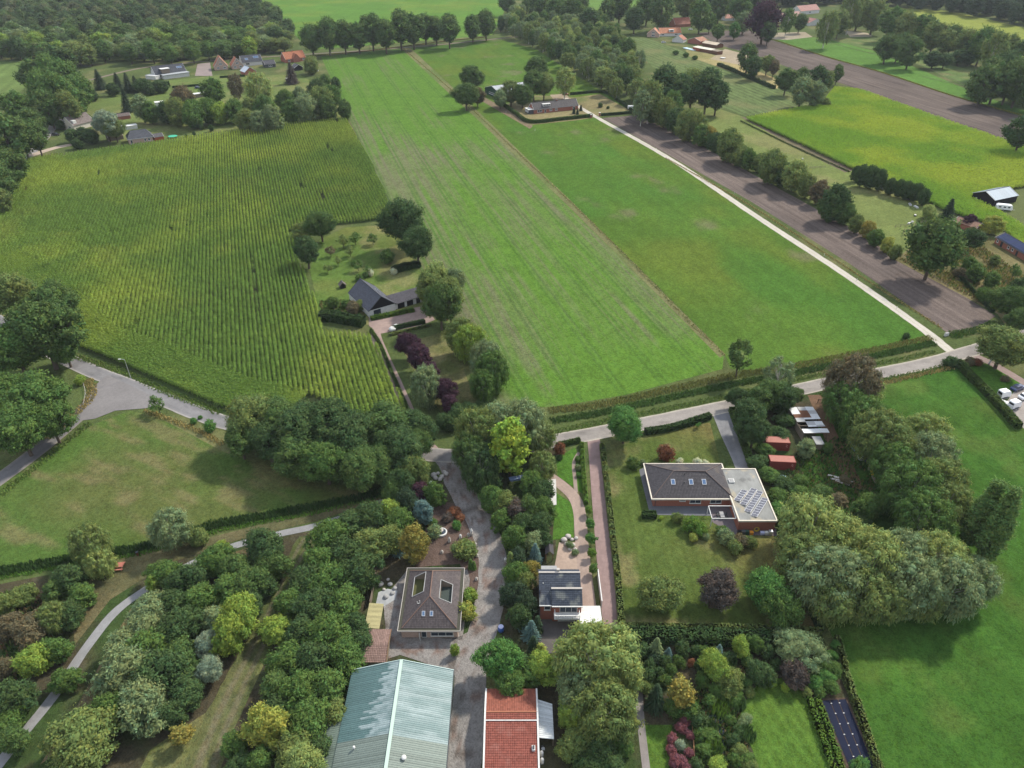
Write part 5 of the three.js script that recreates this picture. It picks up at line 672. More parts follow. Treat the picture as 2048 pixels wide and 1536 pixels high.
groves('weep', 'willow', 'pale birch in the broad clump below the overgrown plot', 'pale birches of the broad clump', [[1625, 1045, 130], [1680, 1080, 110, 'willow'], [1610, 1110, 110, 'olive'], [1660, 1150, 130, 'grey'], [1740, 1120, 120, 'willow'], [1730, 1180, 110, 'olive'], [1800, 1110, 110, 'grey'], [1820, 1160, 120, 'grey'], [1880, 1120, 110, 'willow'], [1900, 1170, 110, 'grey'], [1945, 1150, 90, 'grey'], [1780, 1190, 100, 'olive'], [1850, 1190, 90, 'olive'], [1660, 1200, 90, 'olive']], { asp: 1.15 });
groves('poplar', 'poplar', 'tall pointed poplar beside the paddock', 'twin poplars beside the paddock', [[1962, 1022, 68], [2000, 1055, 70]], { asp: 2.7 });
groves('bush', 'dark', 'bramble bush in the overgrown plot', 'brambles of the overgrown plot', [[1560, 870, 44, 'dark'], [1530, 900, 40, 'green'], [1515, 925, 44, 'dark'], [1540, 950, 44, 'green'], [1570, 970, 44, 'dark'], [1600, 985, 44, 'green'], [1640, 985, 44, 'oak'], [1555, 990, 40, 'green'], [1590, 1015, 44, 'dark'], [1640, 1015, 40, 'oak'], [1570, 840, 40, 'dark'], [1540, 880, 30, 'oak'], [1680, 1000, 40, 'brown'], [1600, 960, 30, 'green'], [1560, 1020, 40, 'fresh'], [1690, 960, 24, 'brown'], [1720, 1040, 40, 'dark'], [1560, 815, 40, 'dark']], { asp: 0.55 });
grow('bush', 1612, 895, 46, 'grey', 'light green shrub beside the broken roof', { asp: 0.9 });
grow('bush', 1655, 895, 24, 'green', 'small shrub right of the broken roof', {});
grow('bush', 1740, 1010, 64, 'green', 'round green bush in the gap of the birch clump', {});
hedge([[1912, 728], [1945, 762], [1985, 802], [2035, 858]], 2.0, 1.9, 'hedge', 'long clipped hedge between paddock and trailer yard', { patch: 0.3 });
groves('shrub', 'brown', 'brownish bed shrub by the trailer yard gate', 'bed shrubs by the trailer yard', [[1940, 722, 24, 'brown'], [1955, 724, 20, 'copper'], [1928, 730, 18, 'olive'], [2010, 758, 18, 'brown']], { asp: 0.7 });
grow('shrub', 1900, 722, 30, 'dark', 'shrub at the corner of paddock and road', {});
// lower garden
grow('pineA', 1600, 1300, 110, 'grey', 'spreading grey-green pine in the lower garden', { asp: 0.6 });
grow('bush', 1592, 1345, 62, 'plum', 'brown-purple shrub under the spreading pine', { asp: 0.8 });
grow('bush', 1520, 1345, 56, 'dark', 'dark round shrub in the middle of the lower garden', { asp: 0.9 });
grow('walnut', 1430, 1330, 66, 'yellowGreen', 'yellow-green maple in the lower garden', { asp: 1.1, name: 'garden_tree' });
grow('bush', 1462, 1365, 56, 'olive', 'olive feathery shrub below the yellow-green maple', {});
grow('ball', 1362, 1385, 62, 'gold', 'golden dome-shaped maple in the lower garden', { asp: 1.2, name: 'golden_maple' });
grow('spruceA', 1312, 1395, 52, 'spruce', 'dark spruce left of the golden maple', { name: 'spruce_tree', asp: 1.4 });
grow('spruceA', 1312, 1295, 40, 'grey', 'grey-green spruce by the laurel hedge', { name: 'spruce_tree', asp: 1.3 });
groves('spruce', 'blue', 'little blue conifer in the lower garden', 'blue conifers of the lower garden', [[1337, 1305, 22], [1438, 1300, 24]], { asp: 1.3 });
groves('bush', 'yellow', 'yellowish shrub against the laurel hedge', 'yellowish shrubs at the laurel hedge', [[1482, 1295, 40, 'yellowGreen'], [1512, 1290, 36, 'green']], { asp: 1.1 });
groves('shrub', 'hedge', 'rounded evergreen in the lower garden', 'rounded evergreens of the lower garden', [[1358, 1325, 28], [1342, 1340, 28], [1295, 1350, 34, 'dark'], [1288, 1375, 30, 'olive'], [1275, 1340, 30, 'dark'], [1390, 1300, 26, 'dark'], [1300, 1330, 28, 'dark'], [1545, 1365, 22, 'lime'], [1570, 1375, 20, 'lime'], [1380, 1420, 44, 'green'], [1400, 1440, 40, 'dark'], [1345, 1415, 40, 'green']], { asp: 0.9 });
grow('dwarf', 1383, 1325, 18, 'copper', 'small rust-red shrub in the lower garden', {});
groves('bush', 'green', 'shrub in the bank beside the vegetable plot', 'shrubs beside the vegetable plot', [[1640, 1330, 36, 'green'], [1650, 1355, 40, 'fresh'], [1660, 1370, 36, 'green'], [1630, 1365, 34, 'fresh'], [1668, 1340, 34], [1665, 1310, 24, 'fresh'], [1672, 1290, 22, 'fresh'], [1615, 1385, 26, 'olive']], { asp: 0.7 });
groves('shrub', 'pink', 'pink-red heather shrub in the curved bed', 'pink-red shrubs of the curved bed', [[1372, 1440, 26], [1362, 1455, 26], [1345, 1478, 26], [1342, 1500, 24], [1350, 1520, 30], [1365, 1525, 30], [1378, 1505, 22], [1380, 1470, 22], [1372, 1535, 26]], { asp: 0.7 });
grow('dwarf', 1361, 1490, 26, 'silver', 'silver cone shrub among the pink-red shrubs', { asp: 0.9 });
hedge([[1615, 1395], [1630, 1440], [1655, 1510], [1670, 1560]], 0.9, 0.9, 'box', 'low mounded hedge left of the vegetable plot', { uneven: 0.4, loose: 0.2 });
hedge([[1632, 1400], [1650, 1450], [1680, 1530], [1690, 1560]], 1.0, 0.9, 'box', 'second low mounded hedge beside the vegetable plot', { uneven: 0.4, loose: 0.2 });
hedge([[1672, 1278], [1690, 1350], [1718, 1430], [1745, 1510], [1770, 1580]], 1.0, 1.3, 'olive', 'hedge between lower garden and paddock', { uneven: 0.3, loose: 0.2 });
groves('bush', 'green', 'overgrown shrub on the pond bank', 'shrubs on the pond bank', [[1490, 1440, 30, 'grey'], [1478, 1460, 28, 'dark'], [1480, 1500, 34, 'olive'], [1495, 1520, 34, 'green'], [1440, 1380, 40, 'green'], [1470, 1395, 34, 'green'], [1435, 1535, 44, 'yellowGreen'], [1410, 1500, 36, 'green'], [1500, 1530, 30, 'olive'], [1420, 1470, 36, 'green']], { asp: 0.6 });
grow('shrub', 1720, 1530, 40, 'fresh', 'leafy bush at the lower end of the vegetable plot', {});
groves('shrub', 'dark', 'low evergreen filling the beds of the lower garden', 'bed fillers of the lower garden', [[1285, 1300, 34, 'dark'], [1310, 1318, 30, 'spruce'], [1330, 1322, 28, 'dark'], [1365, 1298, 34, 'dark'], [1410, 1305, 34, 'hedge'], [1400, 1330, 28, 'dark'], [1405, 1360, 34, 'green'], [1330, 1360, 30, 'hedge'], [1320, 1345, 26, 'dark'], [1460, 1315, 30, 'dark'], [1495, 1320, 30, 'green'], [1535, 1305, 34, 'dark'], [1550, 1330, 30, 'dark'], [1490, 1365, 30, 'green'], [1500, 1385, 24, 'olive'], [1555, 1290, 30, 'dark'], [1625, 1345, 30, 'dark'], [1640, 1385, 26, 'green'], [1420, 1400, 30, 'green'], [1400, 1470, 30, 'green'], [1395, 1530, 30, 'dark'], [1460, 1440, 24, 'green'], [1465, 1480, 30, 'dark'], [1470, 1520, 30, 'green']], { asp: 0.8 });
// ---------------------------------------------------------------- building pieces
const V3 = (a) => new THREE.Vector3(...a);
function frameOf(p0, p1, p3) { const e = V3(p1).sub(V3(p0)), W = e.length(); e.normalize(); const q = V3(p3).sub(V3(p0)), s = q.clone().addScaledVector(e, -q.dot(e)), L = s.length(); s.normalize(); return { e, s, n: e.clone().cross(s).normalize(), W, L }; }
// a tiled roof slope: p0-p1 is the eave seen from outside, left to right; p3-p2 the top. Courses overlap like real tiles.
function tiled(p0, p1, p2, p3, col, o = {}) {
  const { e, s, n, W, L } = frameOf(p0, p1, p3), tw = o.tw || 0.34, tl = o.tl || 0.36, N = Math.max(1, Math.round(L / tl)), g = new GB(), A = V3(p0), sl = V3(p3).sub(A).dot(e), sr = V3(p2).sub(V3(p1)).dot(e), wav = o.wave ?? 0.05, step = o.step ?? 0.05;
  const P = (x, v, h) => A.clone().addScaledVector(e, x).addScaledVector(s, v).addScaledVector(n, h).toArray();
  for (let i = 0; i < N; i++) {
    const v0 = i * L / N, v1 = (i + 1) * L / N, xl = sl * i / N, xr = W + sr * i / N, tl2 = sl * (i + 1) / N, tr2 = W + sr * (i + 1) / N;
    const xs = [xl]; for (let k = Math.ceil(xl / tw * 2 + 0.01); k * tw / 2 < xr; k++) xs.push(k * tw / 2); xs.push(xr);
    for (let k = 0; k + 1 < xs.length; k++) {
      const a = xs[k], b = xs[k + 1], m = (a + b) / 2; if (b - a < 1e-4 || (o.skip && o.skip(m, (v0 + v1) / 2))) continue;
      const tile = Math.floor(m / tw), hsh = hash2(tile + 31, i + (o.seed || 0) * 57), c = mul3(col, 0.82 + 0.36 * hsh), wave = (x) => (Math.abs(Math.round(x / tw * 2) % 2) ? wav : 0), cl = (x) => clamp(x, tl2, tr2);
      const cc = o.patch ? mix3(c, o.patch, 0.8 * smooth(0.5, 0.72, fbm(m * 0.5 + (o.seed || 0) * 9, v0 * 0.5, 4))) : c;
      g.quad(P(a, v0, step + wave(a)), P(b, v0, step + wave(b)), P(cl(b), v1, wave(b) * 0.8), P(cl(a), v1, wave(a) * 0.8), cc);
      g.quad(P(a, v0, -0.02), P(b, v0, -0.02), P(b, v0, step + wave(b)), P(a, v0, step + wave(a)), mul3(cc, 1));
    }
  }
  return g.geo();
}
// profiled metal sheets, ribs running up the slope
function profiled(p0, p1, p2, p3, colorAt, o = {}) {
  const { e, s, n, W, L } = frameOf(p0, p1, p3), pitch = o.pitch || 0.3, amp = o.amp ?? 0.035, nx = Math.round(W / pitch * 4), nv = o.nv || 14, A = V3(p0), sl = V3(p3).sub(A).dot(e), sr = V3(p2).sub(V3(p1)).dot(e), pos = [], col = [], uv = [], idx = [];
  for (let j = 0; j <= nv; j++) for (let i = 0; i <= nx; i++) { const v = L * j / nv, x0 = sl * j / nv, x1 = W + sr * j / nv, x = x0 + (x1 - x0) * i / nx, h = amp * [0, 1, 1, 0][i % 4], p = A.clone().addScaledVector(e, x).addScaledVector(s, v).addScaledVector(n, h), c = colorAt(x, v, Math.floor(i / 4)); pos.push(p.x, p.y, p.z); col.push(...c); uv.push(x, v); if (i && j) { const q = pos.length / 3 - 1, k = nx + 1; idx.push(q - k - 1, q - k, q, q - k - 1, q, q - 1); } }
  const g = new THREE.BufferGeometry(); g.setAttribute('position', new THREE.Float32BufferAttribute(pos, 3)); g.setAttribute('color', new THREE.Float32BufferAttribute(col, 3)); g.setAttribute('uv', new THREE.Float32BufferAttribute(uv, 2)); g.setIndex(idx); g.computeVertexNormals(); return g.toNonIndexed ? (() => { const k = g.toNonIndexed(); k.computeVertexNormals(); return k; })() : g;
}
// footprint from four corners in the photograph at height h (far left, far right, near right, near left)
function fit(px, h, square = false) {
  const [a, b, c, d] = px.map(([x, y]) => at(x, y, h)), rx = (b.x - a.x + c.x - d.x) / 2, rz = (b.z - a.z + c.z - d.z) / 2, dx = (d.x - a.x + c.x - b.x) / 2, dz = (d.z - a.z + c.z - b.z) / 2;
  return { x: (a.x + b.x + c.x + d.x) / 4, z: (a.z + b.z + c.z + d.z) / 4, w: Math.hypot(rx, rz), d: Math.hypot(dx, dz), yaw: square ? 0 : Math.atan2(-rz, rx) };
}
// footprint from the two near ground corners and a depth
function front(nl, nr, d) { const a = at(...nl), b = at(...nr), dx = b.x - a.x, dz = b.z - a.z, w = Math.hypot(dx, dz), ux = dx / w, uz = dz / w; return { x: (a.x + b.x) / 2 + uz * d / 2, z: (a.z + b.z) / 2 - ux * d / 2, w, d, yaw: Math.atan2(-dz, dx) }; }
// where the line of sight through a point of the photograph meets a plane
function onPlane(px, py, p, n) { const A = new THREE.Vector3(0, EYE_Y, 0), d = at(px, py, 0).sub(A); return A.addScaledVector(d, V3(p).sub(A).dot(n) / d.dot(n)); }
function win(parent, side, u, y, w, h, W, D, o = {}) {        // a window or glazed door: frame, pane and bars stand proud of or behind the wall face
  const g = new GB(), t = o.t || 0.09, bars = o.bars ?? 1, P = { n: (x, yy, z) => [u + x, y + yy, D / 2 + z], f: (x, yy, z) => [u - x, y + yy, -D / 2 - z], l: (x, yy, z) => [-W / 2 - z, y + yy, u + x], r: (x, yy, z) => [W / 2 + z, y + yy, u - x] }[side];
  const beam = (x0, y0, x1, y1) => { const f = [P(x0, y0, 0.07), P(x1, y0, 0.07), P(x1, y1, 0.07), P(x0, y1, 0.07)], b = [P(x0, y0, -0.03), P(x1, y0, -0.03), P(x1, y1, -0.03), P(x0, y1, -0.03)]; g.quad(...f); for (let k = 0; k < 4; k++) g.quad(b[k], b[(k + 1) % 4], f[(k + 1) % 4], f[k]); };
  beam(-w / 2, 0, w / 2, t); beam(-w / 2, h - t, w / 2, h); beam(-w / 2, t, -w / 2 + t, h - t); beam(w / 2 - t, t, w / 2, h - t); for (let k = 1; k <= bars; k++) { const x = -w / 2 + w * k / (bars + 1); beam(x - t / 2.4, t, x + t / 2.4, h - t); } if (o.cross) beam(-w / 2 + t, h * 0.6, w / 2 - t, h * 0.6 + t * 0.7);
  const f = part(o.name || 'window', g.geo(), o.frame || M.white, parent), q = new GB(); q.quad(P(-w / 2 + t, t, 0.02), P(w / 2 - t, t, 0.02), P(w / 2 - t, h - t, 0.02), P(-w / 2 + t, h - t, 0.02)); part('pane', q.geo(), o.glass || M.glass, f);
  if (o.sill !== 0) { const s = new GB(), a = P(-w / 2 - 0.06, -0.1, 0), b = P(w / 2 + 0.06, 0, 0.16); s.box((a[0] + b[0]) / 2, Math.min(a[1], b[1]), (a[2] + b[2]) / 2, Math.abs(b[0] - a[0]), 0.09, Math.abs(b[2] - a[2])); part('sill', s.geo(), o.frame || M.white, f); }
  return f;
}
// a roof window lying in a slope, at local point p of the slope with frame {e,s,n}
function skylight(parent, p, F, w = 0.8, h = 1.2, name = 'roof_window') { const g = new GB(), Q = (x, y, z) => V3(p).addScaledVector(F.e, x).addScaledVector(F.s, y).addScaledVector(F.n, z).toArray(), t = 0.08, bar = (x0, y0, x1, y1) => { const f = [Q(x0, y0, 0.16), Q(x1, y0, 0.16), Q(x1, y1, 0.16), Q(x0, y1, 0.16)], b = [Q(x0, y0, 0), Q(x1, y0, 0), Q(x1, y1, 0), Q(x0, y1, 0)]; g.quad(...f); for (let k = 0; k < 4; k++) g.quad(b[k], b[(k + 1) % 4], f[(k + 1) % 4], f[k]); };
  bar(-w / 2, -h / 2, w / 2, -h / 2 + t); bar(-w / 2, h / 2 - t, w / 2, h / 2); bar(-w / 2, -h / 2 + t, -w / 2 + t, h / 2 - t); bar(w / 2 - t, -h / 2 + t, w / 2, h / 2 - t);
  const f = part(name, g.geo(), M.metal, parent), q = new GB(); q.quad(Q(-w / 2 + t, -h / 2 + t, 0.13), Q(w / 2 - t, -h / 2 + t, 0.13), Q(w / 2 - t, h / 2 - t, 0.13), Q(-w / 2 + t, h / 2 - t, 0.13)); part('pane', q.geo(), M.skyGlass, f); return f; }
function ringBoxes(w, d, y, h, t) { const g = new GB(); g.box(0, y, d / 2 - t / 2, w, h, t); g.box(0, y, -d / 2 + t / 2, w, h, t); g.box(-w / 2 + t / 2, y, 0, t, h, d - 2 * t); g.box(w / 2 - t / 2, y, 0, t, h, d - 2 * t); return g.geo(); }
// a whole house: walls with gables, roof slopes, ridge, verges, windows, door, chimney
function house(name, label, F, o) {
  const { eave, ridge, axis = 'x', roof = 'gable', wall = M.brick, tile = [0.12, 0.1, 0.1], over = 0.35, verge = M.white, ts = 0.36 } = o, { w, d } = F, g = thing(name, label, o.category || 'house', [F.x, 0, F.z], F.yaw, o.group), T = { tw: ts, tl: ts, patch: o.patch, seed: Math.round(F.x) & 63, wave: o.wave, step: o.step };
  const wb = new GB(), X = w / 2, Z = d / 2; wb.quad([-X, 0, Z], [X, 0, Z], [X, eave, Z], [-X, eave, Z]).quad([X, 0, Z], [X, 0, -Z], [X, eave, -Z], [X, eave, Z]).quad([X, 0, -Z], [-X, 0, -Z], [-X, eave, -Z], [X, eave, -Z]).quad([-X, 0, -Z], [-X, 0, Z], [-X, eave, Z], [-X, eave, -Z]);
  const slope = (p0, p1, p2, p3, m) => part('roof_slope', o.metal ? profiled(p0, p1, p2, p3, o.metal, { pitch: o.pitch || 0.35 }) : tiled(p0, p1, p2, p3, m || tile, T), o.metal ? M.sheet : M.tile, g);
  const gm = o.gable || wall, gb = gm === wall ? wb : new GB();
  if (roof === 'gable') {
    const half = axis === 'x' ? Z : X, k = (ridge - eave) / half, ye = eave - k * over + 0.06, yr = ridge + 0.06;
    if (axis === 'x') { const a = X + over * 0.6, z = Z + over; slope([-a, ye, z], [a, ye, z], [a, yr, 0], [-a, yr, 0]); slope([a, ye, -z], [-a, ye, -z], [-a, yr, 0], [a, yr, 0]); gb.tri([X, eave, Z], [X, eave, -Z], [X, ridge, 0]).tri([-X, eave, -Z], [-X, eave, Z], [-X, ridge, 0]);
      const v = new GB(); for (const s of [-1, 1]) for (const q of [-1, 1]) v.bar([s * (a + 0.02), ye, q * z], [s * (a + 0.02), yr + 0.02, 0], 0.07, 0.24); part('verge_board', v.geo(), verge, g); const r = new GB(); r.cone([-a, yr + 0.05, 0], [a, yr + 0.05, 0], 0.13, 0.13, 6); part('ridge', r.geo(), o.ridgeMat || M.darkGrey, g); }
    else { const a = Z + over * 0.6, x = X + over; slope([x, ye, a], [x, ye, -a], [0, yr, -a], [0, yr, a]); slope([-x, ye, -a], [-x, ye, a], [0, yr, a], [0, yr, -a]); gb.tri([-X, eave, Z], [X, eave, Z], [0, ridge, Z]).tri([X, eave, -Z], [-X, eave, -Z], [0, ridge, -Z]);
      const v = new GB(); for (const s of [-1, 1]) for (const q of [-1, 1]) v.bar([q * x, ye, s * (a + 0.02)], [0, yr + 0.02, s * (a + 0.02)], 0.07, 0.24); part('verge_board', v.geo(), verge, g); const r = new GB(); r.cone([0, yr + 0.05, -a], [0, yr + 0.05, a], 0.13, 0.13, 6); part('ridge', r.geo(), o.ridgeMat || M.darkGrey, g); }
  } else if (roof === 'hip') { const x = X + over, z = Z + over, L = o.ridgeHalf ?? Math.max(0.2, X - Z), y = eave; slope([-x, y, z], [x, y, z], [L, ridge, 0], [-L, ridge, 0]); slope([x, y, -z], [-x, y, -z], [-L, ridge, 0], [L, ridge, 0]); slope([x, y, z], [x, y, -z], [L, ridge, 0], [L, ridge, 0]); slope([-x, y, -z], [-x, y, z], [-L, ridge, 0], [-L, ridge, 0]); const r = new GB(); r.cone([-L, ridge + 0.05, 0], [L, ridge + 0.05, 0], 0.13, 0.13, 6); for (const [s, q] of [[1, 1], [1, -1], [-1, 1], [-1, -1]]) r.cone([s * x, y + 0.05, q * z], [s * L, ridge + 0.05, 0], 0.12, 0.12, 6); part('ridge', r.geo(), o.ridgeMat || M.darkGrey, g); part('gutter', ringBoxes(2 * x + 0.2, 2 * z + 0.2, y - 0.18, 0.18, 0.16), verge, g); }
  part('wall', wb.geo(), wall, g); if (gb !== wb) part('gable', gb.geo(), gm, g);
  for (const q of o.win || []) win(g, ...q.slice(0, 5), w, d, q[5] || {});
  if (o.chimney) { const c = new GB(), [cx, cz, ch] = o.chimney; c.box(cx, ridge - 1, cz, 0.7, ch + 1, 0.7); const m = part('chimney', c.geo(), M.brick, g), k = new GB(); k.box(cx, ridge + ch, cz, 0.85, 0.12, 0.85); part('cap', k.geo(), M.grey, m); }
  return g;
}
function block(name, label, category, F, h, m, o = {}) {       // flat-roofed shed: walls, roof slab, door, windows
  const g = thing(name, label, category, [F.x, 0, F.z], F.yaw, o.group), b = new GB(); b.box(0, 0, 0, F.w, h, F.d); part('wall', b.geo(), m, g);
  const c = (o.rise || 0), r = new GB(), X = F.w / 2 + 0.2, Z = F.d / 2 + 0.2, t = 0.14; const y0 = h + 0.02, P = (x, y, z) => [x, y + (c * (Z - z)) / (2 * Z), z]; const q = [P(-X, y0, Z), P(X, y0, Z), P(X, y0, -Z), P(-X, y0, -Z)], u = q.map((p) => [p[0], p[1] + t, p[2]]); r.quad(...u); for (let k = 0; k < 4; k++) r.quad(q[k], q[(k + 1) % 4], u[(k + 1) % 4], u[k]); r.quad(q[3], q[2], q[1], q[0]); part('roof', r.geo(), o.roof || M.grey, g);
  for (const k of o.win || []) win(g, ...k.slice(0, 5), F.w, F.d, k[5] || {}); return g;
}
// ---------------------------------------------------------------- the brick bungalow with its flat annex
{
  const F = fit([[1287, 926], [1447, 927], [1468, 998], [1302, 999]], 2.8, true), g = thing('brick_bungalow', 'brick bungalow with dark hipped roof and flat roofed annex with solar panels', 'house', [F.x, 0, F.z]);
  const w = F.w, d = F.d, L = (px, py, h) => at(px, py, h).sub(g.position), iw = w - 1.4, id = d - 1.4;
  const a = L(1347, 942, 5.7), b = L(1411, 943, 5.7), x = w / 2 - 0.35, z = d / 2 - 0.35, y = 2.86, c0 = [0.062, 0.058, 0.064], A = [a.x, 5.7, a.z], B = [b.x, 5.7, b.z];
  part('roof_slope', tiled([-x, y, z], [x, y, z], B, A, c0, { seed: 1 }), M.tile, g);
  part('roof_slope', tiled([x, y, -z], [-x, y, -z], A, B, c0, { seed: 2, patch: [0.1, 0.085, 0.078] }), M.tile, g);
  part('roof_slope', tiled([x, y, z], [x, y, -z], B, B, c0, { seed: 3, patch: [0.1, 0.085, 0.078] }), M.tile, g);
  part('roof_slope', tiled([-x, y, -z], [-x, y, z], A, A, c0, { seed: 4 }), M.tile, g);
  const r = new GB(); r.cone([a.x, 5.76, a.z], [b.x, 5.76, b.z], 0.13, 0.13, 6); for (const [p, s, q] of [[A, -1, 1], [A, -1, -1], [B, 1, 1], [B, 1, -1]]) r.cone([s * x, y + 0.06, q * z], [p[0], 5.76, p[2]], 0.12, 0.12, 6); part('ridge', r.geo(), mat('ridgeBrown', [0.12, 0.095, 0.09], { map: grainFine }), g);
  part('gutter', ringBoxes(w, d, 2.5, 0.34, 0.28), M.cream, g);
  const wb = new GB(); wb.box(0, 0, 0, iw, 2.6, id); part('wall', wb.geo(), M.brick, g);
  const ux = (px) => L(px, 1006, 1.6).x; win(g, 'n', ux(1392), 0.95, 2.6, 1.35, iw, id); win(g, 'n', ux(1433), 0.95, 2.6, 1.35, iw, id); win(g, 'n', ux(1366), 1.6, 1.4, 0.7, iw, id, { bars: 0 }); win(g, 'l', 0, 1, 2, 1.3, iw, id);
  const FR = frameOf([-x, y, z], [x, y, z], A), P0 = V3([-x, y, z]).add(g.position);
  for (const [px, py] of [[1346, 964], [1382, 964], [1408, 964]]) { const p = onPlane(px, py, P0.toArray(), FR.n).sub(g.position); skylight(g, p.toArray(), FR, 0.95, 1.35); }
  for (const [px, py] of [[1369, 950], [1368, 967]]) { const p = onPlane(px, py, P0.toArray(), FR.n).sub(g.position), v = new GB(); v.cone([p.x, p.y - 0.1, p.z], [p.x, p.y + 0.5, p.z], 0.09, 0.09); part('vent_pipe', v.geo(), M.darkGrey, g); }
  // annex
  const N = fit([[1447, 937], [1512, 937], [1552, 1042], [1472, 1042]], 3.1, true), ax = N.x - F.x, az = N.z - F.z, aw = N.w + 0.3, ad = N.d;
  const an = new GB(); an.box(ax, 0, az, aw - 0.5, 2.9, ad - 0.5); part('annex_wall', an.geo(), M.brick, g);
  const rf = new THREE.PlaneGeometry(aw - 0.4, ad - 0.4, 40, 70); rf.rotateX(-Math.PI / 2); { const p = rf.attributes.position, c = []; for (let i = 0; i < p.count; i++) { const X = p.getX(i), Z = p.getZ(i); let k = mul3([0.235, 0.238, 0.23], 0.85 + 0.3 * fbm(X * 0.5 + 3, Z * 0.5, 4)); k = mix3(k, [0.36, 0.31, 0.22], 0.8 * smooth(0.55, 0.68, fbm(X * 0.3 + 8, Z * 0.22 + 3, 4))); k = mix3(k, [0.13, 0.13, 0.125], 0.7 * smooth(0.6, 0.7, fbm(X * 0.6 + 20, Z * 0.4, 4))); c.push(...k); } rf.setAttribute('color', new THREE.Float32BufferAttribute(c, 3)); } rf.translate(ax, 3.02, az); part('flat_roof', rf, M.paving, g);
  const pr = ringBoxes(aw, ad, 2.75, 0.42, 0.28); pr.translate(ax, 0, az); part('parapet', pr, M.cream, g);
  const dome = L(1463, 961, 3.3), dm = new GB(); dm.box(dome.x, 3.03, dome.z, 1.3, 0.35, 1.3); const dp = part('roof_light', dm.geo(), M.white, g), dq = new GB(); dq.box(dome.x, 3.38, dome.z, 0.9, 0.08, 0.9); part('pane', dq.geo(), M.grey, dp);
  // solar panels: four leaning rows, every panel a piece
  mat('panel', [0.035, 0.033, 0.05], { roughness: 0.16, ior: 2.1, specularIntensity: 1 }); mat('panelFrame', [0.72, 0.72, 0.74], { roughness: 0.4, metalness: 0.5 });
  [[[1474, 1000], [1490, 979], 5], [[1486, 1008], [1509, 976], 7], [[1495, 1022], [1521, 981], 9], [[1508, 1031], [1531, 995], 8]].forEach(([p, q, n], k) => {
    const A2 = L(...p, 3.4), B2 = L(...q, 3.4), e = B2.clone().sub(A2).setY(0), len = e.length(); e.normalize(); const s = new THREE.Vector3(-e.z, 0, e.x).multiplyScalar(-1); if (s.x < 0) s.multiplyScalar(-1); s.y = 0.22; s.normalize(); const nn = e.clone().cross(s).normalize(); if (nn.y < 0) nn.negate();
    const rail = new GB(); rail.bar([A2.x, 3.12, A2.z], [B2.x, 3.12, B2.z], 0.1, 0.2); const rg = part('solar_row', rail.geo(), M.panelFrame, g), pw = len / n, wd = 1.45;
    for (let i = 0; i < n; i++) { const Q = (u, v, h) => A2.clone().setY(3.2).addScaledVector(e, u).addScaledVector(s, v).addScaledVector(nn, h).toArray(), u0 = i * pw + 0.03, u1 = (i + 1) * pw - 0.03, pg = new GB(), cells = (x0, x1, y0, y1, h0, h1) => { const b4 = [Q(x0, y0, h0), Q(x1, y0, h0), Q(x1, y1, h0), Q(x0, y1, h0)], t4 = [Q(x0, y0, h1), Q(x1, y0, h1), Q(x1, y1, h1), Q(x0, y1, h1)]; pg.quad(...t4); for (let m = 0; m < 4; m++) pg.quad(b4[m], b4[(m + 1) % 4], t4[(m + 1) % 4], t4[m]); };
      cells(u0, u1, -wd / 2, wd / 2, 0, 0.04); part('solar_panel', pg.geo(), M.panelFrame, rg); const cg = new GB(), m2 = (u0 + u1) / 2; for (const [x0, x1] of [[u0 + 0.05, m2 - 0.02], [m2 + 0.02, u1 - 0.05]]) cg.quad(Q(x0, -wd / 2 + 0.06, 0.046), Q(x1, -wd / 2 + 0.06, 0.046), Q(x1, wd / 2 - 0.06, 0.046), Q(x0, wd / 2 - 0.06, 0.046)); part('solar_cells', cg.geo(), M.panel, rg); }
  });
  // pergola attached to both
  const c4 = [[1417, 1012], [1464, 1012], [1472, 1037], [1424, 1037]].map(([X, Y]) => L(X, Y, 2.5)), pg = new GB(), u = (p) => [p.x, 2.5, p.z]; for (let i = 0; i < 4; i++) pg.bar(u(c4[i]), u(c4[(i + 1) % 4]), 0.14, 0.16); for (const i of [0, 3]) pg.bar([c4[i].x, 0, c4[i].z], [c4[i].x, 2.42, c4[i].z], 0.14); part('pergola', pg.geo(), M.white, g);
  // downpipe
  const dq2 = new GB(); dq2.cone([-iw / 2 + 0.5, 0, id / 2 + 0.07], [-iw / 2 + 0.5, 2.5, id / 2 + 0.07], 0.06, 0.06); part('downpipe', dq2.geo(), M.darkGrey, g);
}
